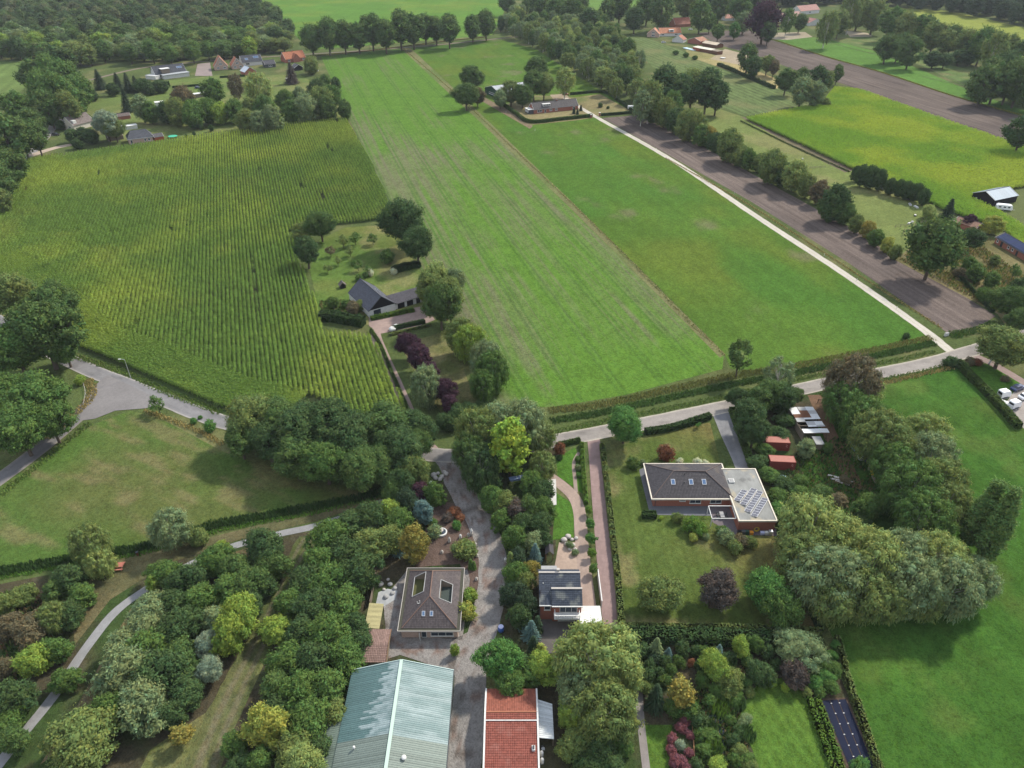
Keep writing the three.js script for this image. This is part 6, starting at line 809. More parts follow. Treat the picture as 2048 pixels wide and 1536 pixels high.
// ---------------------------------------------------------------- brown hip-roofed house with roof terraces
{
  const F = fit([[815, 1138], [932, 1134], [918, 1263], [793, 1263]], 2.7, true), g = thing('hip_roofed_house', 'square brown-tiled hip roof house with two sunken roof terraces beside the cobbled lane', 'house', [F.x, 0, F.z]), w = F.w, d = F.d, L = (px, py, h) => at(px, py, h).sub(g.position);
  const RY = 6.1, a = L(866, 1142, RY), b = L(859, 1192, RY), x = w / 2 - 0.75, z = d / 2 - 0.75, y = 2.7, cx = (a.x + b.x) / 2, A = [cx, RY, a.z], B = [cx, RY, b.z];
  const pink = [0.088, 0.074, 0.075], dark = pink;
  const lenE = 2 * z, slopeL = Math.hypot(x - cx, RY - y);
  const hole = (e0, e1, v0, v1) => (m, v) => m > e0 && m < e1 && v > v0 && v < v1;
  part('roof_slope', tiled([-x, y, z], [x, y, z], B, B, dark, { seed: 11, tw: 0.3, tl: 0.33 }), M.tile, g);
  part('roof_slope', tiled([x, y, -z], [-x, y, -z], A, A, pink, { seed: 12, tw: 0.3, tl: 0.33 }), M.tile, g);
  const rs = [lenE * 0.36, lenE * 0.36 + 4.6, slopeL * 0.25, slopeL * 0.68], ls = [lenE * 0.18, lenE * 0.18 + 5.0, slopeL * 0.25, slopeL * 0.7];
  part('roof_slope', tiled([x, y, z], [x, y, -z], A, B, pink, { seed: 13, tw: 0.3, tl: 0.33, skip: hole(...rs), patch: [0.115, 0.095, 0.09] }), M.tile, g);
  part('roof_slope', tiled([-x, y, -z], [-x, y, z], B, A, pink, { seed: 14, tw: 0.3, tl: 0.33, skip: hole(...ls) }), M.tile, g);
  // sunken terraces
  const well = (p0, p1, p3, [e0, e1, v0, v1], floorCol, nearTile) => { const f = frameOf(p0, p1, p3), Q = (u, v, h = 0) => V3(p0).addScaledVector(f.e, u).addScaledVector(f.s, v).addScaledVector(f.n, h).toArray(), t = [Q(e0, v0, 0.03), Q(e1, v0, 0.03), Q(e1, v1, 0.03), Q(e0, v1, 0.03)], fy = Q(e0, v0)[1] - 0.55, bt = t.map((p) => [p[0], fy, p[2]]), k = new GB(); for (let i = 0; i < 4; i++) k.quad(bt[i], bt[(i + 1) % 4], t[(i + 1) % 4], t[i]); part('terrace_wall', k.geo(), M.oldWood, g); const fl = new GB(); fl.quad(...bt); part('terrace_floor', fl.geo(), floorCol, g);
    const rim = new GB(); for (let i = 0; i < 4; i++) rim.bar(t[i].map((v, j) => v + (j === 1 ? 0.08 : 0)), t[(i + 1) % 4].map((v, j) => v + (j === 1 ? 0.08 : 0)), 0.14, 0.12); part('terrace_rim', rim.geo(), M.grey, g);
    const pts = [bt[nearTile[0]], bt[nearTile[1]], t[nearTile[0]], t[nearTile[1]]]; };
  mat('moss', [0.085, 0.09, 0.035], { map: rep(soilTex, 3) }); mat('roofFelt', [0.05, 0.065, 0.06], { map: grainMap });
  well([x, y, z], [x, y, -z], A, rs, M.roofFelt, [0, 3]); well([-x, y, -z], [-x, y, z], B, ls, M.moss, [0, 3]);
  const r = new GB(); r.cone([cx, RY + 0.05, a.z], [cx, RY + 0.05, b.z], 0.13, 0.13, 6); for (const [p, s, q] of [[A, -1, -1], [A, 1, -1], [B, -1, 1], [B, 1, 1]]) r.cone([s * x, y + 0.05, q * z], [p[0], RY + 0.05, p[2]], 0.12, 0.12, 6); part('ridge', r.geo(), mat('ridgeRed', [0.17, 0.11, 0.09], { map: grainFine }), g);
  part('gutter', ringBoxes(w, d, 2.55, 0.26, 0.1), M.stone, g); part('gutter_bed', ringBoxes(w - 0.2, d - 0.2, 2.5, 0.16, 0.75), mat('mossGutter', [0.06, 0.06, 0.045], { map: grainMap }), g);
  const FR = frameOf([-x, y, z], [x, y, z], B), P0 = V3([-x, y, z]).add(g.position); for (const [px, py] of [[847, 1227], [863, 1227]]) { const p = onPlane(px, py, P0.toArray(), FR.n).sub(g.position); skylight(g, p.toArray(), FR, 0.62, 0.95); }
  { const p = L(872, 1206, 5.2), v = new GB(); v.cone([p.x, p.y - 0.6, p.z], [p.x, p.y + 0.2, p.z], 0.1, 0.1); part('vent_pipe', v.geo(), M.darkGrey, g); const q = L(837, 1204, 5.2), s = new GB(); s.bar([q.x - 0.25, q.y - 0.5, q.z], [q.x - 0.25, q.y + 0.1, q.z], 0.1).bar([q.x + 0.25, q.y - 0.5, q.z], [q.x + 0.25, q.y + 0.35, q.z], 0.12).bar([q.x - 0.25, q.y - 0.4, q.z], [q.x + 0.25, q.y - 0.4, q.z], 0.1); part('roof_vent', s.geo(), M.white, g); }
  const iw = w - 1.2, id = d - 1.4, wb = new GB(); wb.box(0, 0, 0, iw, 2.5, id); part('wall', wb.geo(), M.paleBrick, g);
  const ux = (px) => L(px, 1268, 1.2).x; win(g, 'n', ux(884), 0.55, 4.3, 1.7, iw, id, { bars: 2, cross: true }); win(g, 'n', ux(848), 0.15, 1.0, 2.1, iw, id, { bars: 0, sill: 0, name: 'door' });
  const od = new GB(), hx = ux(843), od2 = new GB(); od.box(hx - 0.35, 0.1, id / 2 + 0.45, 0.07, 2.05, 0.95, 0.35); const dr = part('open_door', od.geo(), M.white, g); od2.box(hx - 0.3, 0.9, id / 2 + 0.47, 0.03, 1.0, 0.6, 0.35); part('pane', od2.geo(), M.glass, dr);
}
// ---------------------------------------------------------------- big green metal shed
{
  const E = fit([[715, 1335], [905, 1343], [889, 1500], [668, 1500]], 3.8, true), z0 = at(905, 1343, 3.8).z, d = 34, g = thing('green_metal_shed', 'big green profiled metal shed with pale streaked roof at the bottom edge', 'shed', [E.x, 0, z0 + d / 2]), w = E.w + 0.2, EY = 3.8, RY = 6.6, X = w / 2, Z = d / 2;
  const SHEET = [0.085, 0.15, 0.15], PALE_SHEET = [0.25, 0.315, 0.32];        // green sheeting, and a paler tone that also paints the right slope sunlit
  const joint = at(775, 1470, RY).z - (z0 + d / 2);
  const greenL = (x, v, k) => { const zz = -Z + x, sec = zz > joint, jag = 0.74 + 0.5 * (fbm(k * 0.55, 3.1, 3) - 0.5) + 0.25 * (hash2(k, 7) - 0.5) - 0.25 * fbm(k * 0.06 + 5, 1, 2), f = v / Math.hypot(X, RY - EY); let c = mul3(SHEET, 0.9 + 0.2 * fbm(x * 0.4, v * 0.6, 3)); if (sec) return mul3([0.15, 0.185, 0.165], 0.85 + 0.3 * hash2(k, 3)); if (f > jag) return mix3(SHEET, mul3(PALE_SHEET, 0.9 + 0.2 * hash2(k, 9)), 0.45 + 0.55 * smooth(0.3, 0.6, fbm(k * 0.8 + 4, v * 0.9, 3))); return mul3(c, 0.92 + 0.16 * hash2(k, 5)); };  // left slope: paler above a jagged line towards the ridge
  const greenR = (x, v, k) => { const zz = Z - x, sec = zz > joint, c = mix3(SHEET, PALE_SHEET, 0.3 + 0.6 * smooth(0.3, 0.8, 0.6 * fbm(k * 0.3 + 2, v * 0.35, 3) + 0.4 * noise(k * 0.9, v * 0.2))); return sec ? mul3([0.15, 0.185, 0.165], 0.85 + 0.3 * hash2(k, 3)) : mul3(c, 0.92 + 0.16 * hash2(k, 5)); };  // right slope: sunlit side painted in as a wider spread of the pale tone
  const y0 = EY - 0.1;
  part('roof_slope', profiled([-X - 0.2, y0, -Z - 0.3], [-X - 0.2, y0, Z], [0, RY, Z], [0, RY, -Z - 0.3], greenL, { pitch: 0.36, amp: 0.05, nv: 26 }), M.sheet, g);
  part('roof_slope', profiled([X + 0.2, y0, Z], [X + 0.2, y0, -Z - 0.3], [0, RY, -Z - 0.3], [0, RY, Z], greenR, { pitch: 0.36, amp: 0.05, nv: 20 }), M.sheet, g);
  const r = new GB(); r.bar([0, RY + 0.07, -Z - 0.35], [0, RY + 0.07, Z], 0.55, 0.1); part('ridge_cap', r.geo(), mat('ridgeGreen', [0.36, 0.46, 0.4], { roughness: 0.6 }), g);
  const vb = new GB(); for (const s of [-1, 1]) vb.bar([s * (X + 0.25), y0 - 0.02, -Z - 0.33], [0, RY + 0.02, -Z - 0.33], 0.1, 0.3); part('verge_trim', vb.geo(), mat('trimGreen', [0.4, 0.5, 0.48], { roughness: 0.6 }), g);
  const gt = new GB(); gt.bar([X + 0.28, y0 - 0.06, -Z - 0.3], [X + 0.28, y0 - 0.06, Z], 0.16, 0.16); part('gutter', gt.geo(), M.darkGrey, g);
  const wl = new GB(); wl.box(0, 0, 0, w - 0.2, EY - 0.35, d - 0.2); wl.tri([-X + 0.1, EY - 0.35, -Z + 0.1], [X - 0.1, EY - 0.35, -Z + 0.1], [0, RY - 0.35, -Z + 0.1]); part('wall', wl.geo(), mat('shedGreen', [0.08, 0.15, 0.12], { map: grainMap }), g);
  const FR = at(708, 1496, 5).sub(g.position), st = new GB(); st.cone([FR.x, FR.y - 1, FR.z], [FR.x, FR.y + 0.1, FR.z], 0.13, 0.13, 8); const sp = part('flue', st.geo(), M.metal, g), sc = new GB(); sc.cone([FR.x, FR.y + 0.1, FR.z], [FR.x, FR.y + 0.4, FR.z], 0.24, 0.2, 8); part('cap', sc.geo(), M.white, sp);
  const q = at(808, 1517, 5.9).sub(g.position), s2 = new GB(); s2.cone([q.x, q.y - 0.6, q.z], [q.x, q.y + 0.25, q.z], 0.22, 0.22, 10); const s3 = part('roof_fan', s2.geo(), M.metal, g), s4 = new GB(); s4.cone([q.x, q.y + 0.25, q.z], [q.x, q.y + 0.5, q.z], 0.42, 0.36, 10); part('cap', s4.geo(), M.white, s3);
  // lean-to roof on the thicket side
  const lz = at(640, 1430, 3.2).z - g.position.z; part('lean_to_roof', profiled([-X - 3.4, 2.6, lz], [-X - 3.4, 2.6, Z], [-X - 0.22, 3.5, Z], [-X - 0.22, 3.5, lz], (x, v, k) => mul3([0.14, 0.18, 0.15], 0.85 + 0.3 * hash2(k, 11)), { pitch: 0.36, amp: 0.05, nv: 4 }), M.sheet, g);
  const ps = new GB(); for (let i = 0; i < 6; i++) ps.box(-X - 3.2, 0, lz + 0.4 + i * 3.2, 0.15, 2.6, 0.15); part('lean_to_posts', ps.geo(), M.oldWood, g);
}
// ---------------------------------------------------------------- red-tiled outbuilding with white edges
{
  const F = fit([[975, 1383], [1073, 1383], [1078, 1536], [964, 1536]], 3, true), zf = at(1024, 1378, 3).z, d = 22, g = thing('red_roofed_outbuilding', 'red tiled outbuilding with white verges at the bottom edge beside the lane', 'outbuilding', [F.x, 0, zf + d / 2]), w = F.w, X = w / 2, Z = d / 2, RZ = at(1024, 1424, 4.2).z - g.position.z, RY = 4.2, red = [0.2, 0.062, 0.046];
  part('roof_slope', tiled([X, 3.0, -Z], [-X, 3.0, -Z], [-X, RY, RZ], [X, RY, RZ], [0.22, 0.074, 0.05], { tw: 0.3, tl: 0.4, seed: 21 }), M.tile, g);
  part('roof_slope', tiled([-X, 2.2, Z], [X, 2.2, Z], [X, RY, RZ], [-X, RY, RZ], red, { tw: 0.3, tl: 0.4, seed: 22, patch: [0.25, 0.1, 0.08] }), M.tile, g);
  const r = new GB(); r.cone([-X, RY + 0.06, RZ], [X, RY + 0.06, RZ], 0.15, 0.15, 7); part('ridge', r.geo(), mat('ridgeOrange', [0.36, 0.15, 0.09], { map: grainFine }), g);
  const v = new GB(), k = (RY - 2.2) / (Z - RZ); for (const s of [-1, 1]) { v.bar([s * X, 3.08, -Z], [s * X, RY + 0.1, RZ], 0.28, 0.22); v.bar([s * X, RY + 0.1, RZ], [s * X, 2.3, Z], 0.28, 0.22); } part('verge_board', v.geo(), M.white, g);
  const sz = at(1024, 1441, 4.1).z - g.position.z, sy = RY - k * (sz - RZ) + 0.14, st = new GB(); st.bar([-X + 0.15, sy, sz], [X - 0.15, sy, sz], 0.16, 0.12); part('white_batten', st.geo(), M.white, g);
  const wb = new GB(); wb.box(0, 0, 0, w - 0.4, 2.15, d - 0.4); wb.tri([X - 0.2, 2.15, -Z + 0.2], [X - 0.2, 2.15, Z - 0.2], [X - 0.2, RY - 0.25, RZ]).tri([-X + 0.2, 2.15, -Z + 0.2], [-X + 0.2, 2.15, Z - 0.2], [-X + 0.2, RY - 0.25, RZ]); part('wall', wb.geo(), M.cream, g);
  const c = at(1067, 1497, 3.6).sub(g.position), cb = new GB(); cb.box(c.x, c.y - 0.8, c.z, 0.55, 1.1, 0.8); const ch = part('chimney', cb.geo(), M.white, g), cc = new GB(); cc.box(c.x, c.y + 0.3, c.z, 0.3, 0.2, 0.5); part('cap', cc.geo(), M.darkGrey, ch);
  // white corrugated awning on the right
  const p = [[1078, 1400], [1104, 1412], [1108, 1477], [1080, 1477]].map(([a, b]) => at(a, b, 2.4).sub(g.position)), X0 = X + 0.2, X1 = p[2].x, z0 = p[0].z, z1 = p[2].z;
  part('awning', profiled([X1, 2.2, z1], [X1, 2.2, z0 + 0.6], [X0, 2.6, z0], [X0, 2.6, z1], (x, q, n) => mul3([0.55, 0.58, 0.6], 0.8 + 0.3 * hash2(n, 2)), { pitch: 0.32, amp: 0.06, nv: 3 }), M.sheet, g);
  const ps = new GB(); ps.box(X1 - 0.1, 0, z1 - 0.2, 0.12, 2.2, 0.12).box(X1 - 0.1, 0, z0 + 0.9, 0.12, 2.2, 0.12); part('awning_post', ps.geo(), M.oldWood, g);
}
// ---------------------------------------------------------------- two-storey slate-roofed house with balcony
{
  const F = fit([[1077, 1140], [1160, 1140], [1161, 1212], [1078, 1212]], 5.0, true), g = thing('slate_roofed_house', 'two storey brick house with dark slate roof and white balcony', 'house', [F.x, 0, F.z]), w = F.w, d = F.d, X = w / 2, Z = d / 2, slate = [0.045, 0.055, 0.075], lich = [0.17, 0.18, 0.17], L = (px, py, h) => at(px, py, h).sub(g.position);
  const EY = 4.6, RY = 7.2, rz = L(1120, 1145, RY).z, nz = L(1090, 1211, EY).z, fz = rz - 2.2;
  part('roof_slope', tiled([-X, EY, nz], [X, EY, nz], [X, RY, rz], [-X, RY, rz], slate, { tw: 0.36, tl: 0.36, wave: 0.015, patch: lich, seed: 5 }), M.tile, g);
  part('roof_slope', tiled([X, RY - 1.6, fz], [-X, RY - 1.6, fz], [-X, RY, rz], [X, RY, rz], slate, { tw: 0.36, tl: 0.36, wave: 0.015, seed: 6 }), M.tile, g);
  const rd = new GB(); rd.bar([-X, RY + 0.08, rz], [X, RY + 0.08, rz], 0.34, 0.16); part('ridge', rd.geo(), M.stone, g);
  // front wing with its own ridge
  const wx0 = L(1103, 1190, 5.5).x, wx1 = X + 0.15, WR = 6.5, wz = L(1130, 1177, WR).z, wn = nz + 0.25, mid = (wx0 + wx1) / 2;
  part('wing_roof_slope', tiled([wx0, EY + 0.1, wn], [wx1, EY + 0.1, wn], [wx1, WR, wz], [wx0, WR, wz], slate, { tw: 0.36, tl: 0.36, wave: 0.015, patch: lich, seed: 7 }), M.tile, g);
  part('wing_roof_slope', tiled([wx1, WR - 0.9, wz - 1.0], [wx0, WR - 0.9, wz - 1.0], [wx0, WR, wz], [wx1, WR, wz], slate, { tw: 0.36, tl: 0.36, wave: 0.015, seed: 8 }), M.tile, g);
  const r2 = new GB(); r2.bar([wx0 - 0.05, WR + 0.07, wz], [wx1 + 0.05, WR + 0.07, wz], 0.36, 0.16); part('wing_ridge', r2.geo(), M.stone, g);
  const wb = new GB(), Zc = (nz - 0.4 + fz + 0.4) / 2, D = nz - fz - 0.8; wb.box(0, 0, Zc, w - 0.5, EY - 0.1, D); for (const s of [-1, 1]) { const q = s * (X - 0.25); wb.tri([q, EY - 0.1, nz - 0.4], [q, EY - 0.1, fz + 0.4], [q, RY - 0.25, rz]); wb.tri([q, EY - 0.1, nz - 0.4], [q, WR - 0.15, wz], [q, EY - 0.1, wz - 0.8]); } wb.box(mid, 0, nz - 0.2, wx1 - wx0 - 0.4, EY, 0.5); part('wall', wb.geo(), M.brick, g);
  const gt = new GB(); gt.bar([-X, EY - 0.02, nz + 0.06], [wx0, EY - 0.02, nz + 0.06], 0.16, 0.16).bar([wx0, EY + 0.06, wn + 0.08], [wx1, EY + 0.06, wn + 0.08], 0.2, 0.2); part('gutter', gt.geo(), M.white, g);
  const wz2 = nz + 0.06; win(g, 'n', mid + 0.3, 2.75, 3.4, 1.75, w, wz2 * 2, { bars: 2, sill: 0, name: 'balcony_door' }); win(g, 'n', mid, 0.3, 3.2, 2, w, wz2 * 2, { bars: 2 }); win(g, 'n', (-X + wx0) / 2 + 0.4, 2.9, 1.2, 1.1, w, (nz - 0.4) * 2, { bars: 0 });
  const bz = wz2 + 1.6, bl = new GB(); bl.box(mid, 2.5, wz2 + 0.8, wx1 - wx0 - 0.9, 0.16, 1.6); const bal = part('balcony', bl.geo(), M.white, g), rb = new GB(), bx0 = wx0 + 0.6, bx1 = wx1 - 0.6; rb.bar([bx0, 3.55, bz - 0.08], [bx1, 3.55, bz - 0.08], 0.16, 0.12).bar([bx0, 2.75, bz - 0.08], [bx1, 2.75, bz - 0.08], 0.12, 0.1); for (const q of [bx0, bx1]) rb.bar([q, 3.55, wz2], [q, 3.55, bz], 0.14, 0.12); part('rail', rb.geo(), M.white, bal);
  for (let i = 0; i <= 14; i++) { const s = new GB(), q = bx0 + (bx1 - bx0) * i / 14; s.cone([q, 2.66, bz - 0.08], [q, 3.5, bz - 0.08], 0.08, 0.06, 6); part('baluster', s.geo(), M.white, bal); }
  const v = L(1086, 1168, 6.2), vg = new GB(); vg.cone([v.x, v.y - 0.6, v.z], [v.x, v.y + 0.3, v.z], 0.1, 0.1); part('vent_pipe', vg.geo(), M.white, g);
  const ch = L(1116, 1138, 7.6), cg = new GB(); cg.box(ch.x, 6.4, rz - 0.4, 0.6, 1.4, 0.5); part('chimney', cg.geo(), M.stone, g);
  const bk = new GB(), q = L(1098, 1132, 5.4); bk.box(q.x, 0, fz - 0.6, 3.2, 5.2, 1.6); part('rear_dormer', bk.geo(), M.grey, g);
}
block('white_roofed_garage', 'garage with flat whitewashed roof beside the slate roofed house', 'garage', fit([[1162, 1213], [1199, 1213], [1204, 1262], [1160, 1262]], 2.6, true), 2.4, M.brick, { roof: M.white });
{ const a = at(1195, 1150, 0), b = at(1203, 1214, 0), g = new GB(); g.bar([a.x, 0.9, a.z], [b.x, 0.9, b.z], 0.2, 1.8); tag(part('white_garden_wall', g.geo(), M.white), 'thin white garden wall beside the brick drive', 'wall'); }
{ const a = at(1153, 1240, 0), b = at(1150, 1300, 0), g = new GB(); g.bar([a.x, 0.9, a.z], [b.x, 0.9, b.z], 0.16, 1.8); tag(part('white_garden_wall', g.geo(), M.white), 'white wall below the balcony partly under the birch', 'wall'); }
// carports by the thicket
{
  const F = fit([[737, 1207], [767, 1207], [759, 1257], [731, 1257]], 2.3, true), g = thing('carport', 'small carport with yellowed corrugated roof beside the thicket', 'carport', [F.x, 0, F.z]), X = F.w / 2, Z = F.d / 2;
  part('roof', profiled([X, 2.2, Z], [X, 2.2, -Z], [-X, 2.5, -Z], [-X, 2.5, Z], (x, v, k) => mul3([0.36, 0.32, 0.16], 0.8 + 0.3 * hash2(k, 4)), { pitch: 0.3, amp: 0.05, nv: 5 }), M.sheet, g); for (const [s, t] of [[-1, -1], [1, -1], [1, 1], [-1, 1]]) { const p = new GB(); p.box(s * (X - 0.15), 0, t * (Z - 0.15), 0.14, 2.2, 0.14); part('post', p.geo(), M.oldWood, g); }
}
{
  const F = fit([[726, 1258], [784, 1258], [770, 1322], [712, 1322]], 2.4, true), g = thing('tiled_shed', 'low shed with faded red tile roof below the yellowed carport', 'shed', [F.x, 0, F.z]), X = F.w / 2, Z = F.d / 2, zm = at(770, 1288, 2.7).z - F.z;
  part('roof_slope', tiled([X, 2.3, -Z], [-X, 2.3, -Z], [-X, 2.9, zm], [X, 2.9, zm], [0.2, 0.13, 0.11], { tw: 0.32, tl: 0.32, seed: 31 }), M.tile, g); part('roof_slope', tiled([-X, 2.0, Z], [X, 2.0, Z], [X, 2.9, zm], [-X, 2.9, zm], [0.2, 0.13, 0.11], { tw: 0.32, tl: 0.32, seed: 32 }), M.tile, g);
  const b = new GB(); b.box(0, 0, 0, F.w - 0.3, 1.95, F.d - 0.3); part('wall', b.geo(), M.oldWood, g); const v = new GB(); v.bar([X + 0.04, 2.32, -Z], [X + 0.04, 2.95, zm], 0.1, 0.2).bar([X + 0.04, 2.95, zm], [X + 0.04, 2.02, Z], 0.1, 0.2); part('verge_board', v.geo(), M.wood, g);
}
// ---------------------------------------------------------------- white house with dark roof in the maize
{
  const F = fit([[737, 552], [800, 603], [739, 626], [712, 582]], 2.6), p = at(725, 590, 0), dirW = F;
  // long axis runs from the lower right gable to the upper left
  const A = at(738, 622, 2.6), B = at(712, 582, 2.6), C = at(790, 607, 2.6), ax = B.clone().sub(A), len = ax.length(), gw = C.clone().sub(A).length(), yaw = Math.atan2(-(C.z - A.z), C.x - A.x), back = new THREE.Vector3(-Math.sin(yaw), 0, -Math.cos(yaw)), mid = A.clone().add(C).multiplyScalar(0.5).addScaledVector(back, len / 2);
  const g = house('white_farmhouse', 'white walled house with steep dark roof and black gable among the maize', { x: mid.x, z: mid.z, w: gw, d: len, yaw }, { eave: 2.6, ridge: 6.6, axis: 'z', wall: M.white, gable: M.black, tile: [0.075, 0.08, 0.1], verge: M.darkGrey, over: 0.3, win: [['n', -gw * 0.2, 0.1, 2.6, 2.2, { bars: 1, frame: M.black, sill: 0, name: 'glazed_door' }]], ts: 0.4 });
  for (const v of [0.25, 0.5]) { const FR = frameOf([gw / 2, 2.6, len / 2], [gw / 2, 2.6, -len / 2], [0, 6.6, -len / 2]); skylight(g, [gw / 4, 4.75, len / 2 - len * (0.35 + v * 0.4)], FR, 0.8, 1.1); }
  // low wing to the right
  const wl = 12.5, wd = 6, gx = gw / 2, wx = new GB(); wx.box(gx + wl / 2, 0, len / 2 - wd / 2 - 0.4, wl, 2.3, wd); part('wing_wall', wx.geo(), M.white, g);
  const z1 = len / 2 - 0.1, z0 = len / 2 - wd - 0.6, zm = (z0 + z1) / 2 - 0.8; part('wing_roof_slope', tiled([gx - 1, 2.25, z1], [gx + wl + 0.3, 2.25, z1], [gx + wl + 0.3, 4.1, zm], [gx - 2.2, 4.1, zm], [0.075, 0.072, 0.085], { tw: 0.4, tl: 0.4 }), M.tile, g); part('wing_roof_slope', tiled([gx + wl + 0.3, 2.25, z0], [gx - 1, 2.25, z0], [gx - 2.2, 4.1, zm], [gx + wl + 0.3, 4.1, zm], [0.075, 0.072, 0.085], { tw: 0.4, tl: 0.4 }), M.tile, g);
  for (const [u, w] of [[gx + 2.4, 2.6], [gx + 5.8, 2.4], [gx + 9.0, 1.6]]) { const b = new GB(); b.box(u, 0.02, len / 2 - 0.42, w, 1.95, 0.12); part('carport_opening', b.geo(), M.black, g); }
}
{ const F = front([681, 578], [692, 576], 1.8); house('garden_hut', 'tiny dark garden hut on the orchard lawn', F, { eave: 1.3, ridge: 2.3, axis: 'z', wall: M.black, tile: [0.14, 0.12, 0.11], category: 'hut', over: 0.3, verge: M.oldWood }); }
// ---------------------------------------------------------------- farmstead
{
  const F = front([1068, 228], [1156, 219], 8.5), X = F.w / 2; const g = house('farmhouse', 'long low brick farmhouse with slate roof and white dormer behind the clipped hedge', F, { eave: 2.7, ridge: 6.0, tile: [0.085, 0.078, 0.08], over: 0.4, ts: 0.55, win: [['n', -X + 4, 0.8, 3.4, 1.5, { t: 0.2 }], ['n', -X + 8, 0.1, 1.2, 2.1, { bars: 0, t: 0.15, name: 'door' }], ['n', -X + 12, 0.9, 1.8, 1.3, { t: 0.2 }], ['n', -X + 16, 0.9, 1.8, 1.3, { t: 0.2 }], ['n', X - 3, 0.9, 1.8, 1.3, { t: 0.2 }]], chimney: [2, 0, 0.8] });
  const dm = new GB(); dm.box(-X + 9.5, 3.8, 2.0, 5.2, 1.35, 2.2); const dr = part('dormer', dm.geo(), M.white, g), pn = new GB(); for (let i = 0; i < 4; i++) pn.box(-X + 7.7 + i * 1.2, 4.15, 3.12, 0.85, 0.75, 0.04); part('pane', pn.geo(), M.glass, dr); const rt = new GB(); rt.box(-X + 9.5, 5.15, 1.9, 5.6, 0.14, 2.8); part('dormer_roof', rt.geo(), M.white, dr);
  const lt = new GB(); lt.box(-X - 1.8, 0, 0.6, 3.6, 2.6, 6.2); const an = part('conservatory', lt.geo(), M.darkGrey, g), lr = new GB(); lr.box(-X - 1.8, 2.62, 0.6, 4.0, 0.14, 6.6); part('roof', lr.geo(), M.white, an); for (let i = 0; i < 3; i++) { const b = new GB(); b.box(-X - 3.64, 0.7, -1.2 + i * 1.9, 0.08, 1.5, 1.4); part('window', b.geo(), M.white, an); }
}
{ const F = front([970, 187], [998, 198], 26); house('green_barn', 'dark green barn with pale metal roof beside the ditch oaks', F, { eave: 4.2, ridge: 6.8, axis: 'z', wall: M.greenWood, metal: (x, v, k) => mul3([0.34, 0.36, 0.38], 0.85 + 0.3 * hash2(k, 3)), pitch: 0.6, over: 0.3, category: 'barn', win: [['n', 0, 1.2, 8, 1.3, { bars: 4, t: 0.16 }]] }); }
// ---------------------------------------------------------------- left hamlet
{ const F = front([313, 158], [374, 150], 11), X = F.w / 2; const g = house('dark_villa', 'big house with broad dark roof and white trimmed front dormer', F, { eave: 3.2, ridge: 8, tile: [0.055, 0.06, 0.075], wall: M.white, over: 0.5, ts: 0.7, win: [['n', -X + 5, 0.8, 4, 1.7, { bars: 3, t: 0.2 }], ['n', 4, 0.6, 5, 2, { bars: 3, t: 0.2 }]] }); const d = new GB(); d.box(-X + 8, 3.4, 4.2, 6, 3.0, 4); const q = part('dormer', d.geo(), M.oldWood, g), t = new GB(); t.box(-X + 8, 6.4, 4.2, 6.8, 0.25, 4.8); part('dormer_roof', t.geo(), M.white, q); const f = new GB(); f.box(2, 0, 8.5, F.w - 4, 2.7, 6); const fx = part('flat_extension', f.geo(), M.white, g), fr = new GB(); fr.box(2, 2.72, 8.5, F.w - 3, 0.3, 7); part('roof', fr.geo(), mat('metalRoof', [0.3, 0.32, 0.34], { map: grainMap }), fx); const FR = frameOf([-X, 3.2, 5.5], [X, 3.2, 5.5], [-X, 8, 0]); skylight(g, [8, 5.9, 2.4], FR, 4, 1.6); }
for (const [nl, nr, r, lab] of [[[430, 141], [457, 139], 9.8, 'taller of the twin steep gabled houses with orange tiled roof'], [[465, 139], [488, 137], 8.2, 'shorter of the twin steep gabled houses with orange tiled roof']]) { const F = front(nl, nr, 10); house('gabled_house', lab, F, { eave: 2.8, ridge: r, axis: 'z', tile: [0.36, 0.15, 0.085], wall: M.paleBrick, over: 0.4, ts: 0.6, win: [['n', -F.w * 0.22, 0.9, 2.0, 1.6, { t: 0.25 }], ['n', F.w * 0.25, 0.9, 2.0, 1.6, { t: 0.25 }], ['n', 0, 3.8, 2.4, 1.4, { t: 0.25 }], ['n', 0, 6, 1, 1, { bars: 0, t: 0.2 }]], ridgeMat: M.rust }); }
{ const F = front([486, 133], [526, 129], 10); const g = house('slate_villa', 'dark roofed house with two roof windows behind the pale birch', F, { eave: 3, ridge: 7.4, tile: [0.06, 0.065, 0.08], wall: M.white, over: 0.4, ts: 0.6, win: [['n', -4, 0.8, 3, 1.6, { t: 0.2 }]] }); const FR = frameOf([-F.w / 2, 3, 5], [F.w / 2, 3, 5], [-F.w / 2, 7.4, 0]); skylight(g, [-4, 5, 2.9], FR, 2.4, 1.8); skylight(g, [4, 5.8, 2.0], FR, 4, 2.0); }
{ const F = front([491, 152], [513, 149], 9); house('brick_barn', 'small brick barn with pale metal roof below the dark roofed house', F, { eave: 2.8, ridge: 6, axis: 'z', wall: M.brick, metal: (x, v, k) => mul3([0.5, 0.54, 0.6], 0.9 + 0.2 * hash2(k, 3)), pitch: 0.8, category: 'barn' }); }
{ const F = front([531, 136], [552, 134], 9); house('dark_annex', 'low dark house with a small orange gable beside the slate villa', F, { eave: 2.6, ridge: 5, tile: [0.07, 0.07, 0.08], wall: M.darkGrey, over: 0.3, ts: 0.7, win: [['n', 0, 0.8, 3, 1.3, { t: 0.2 }]] }); }
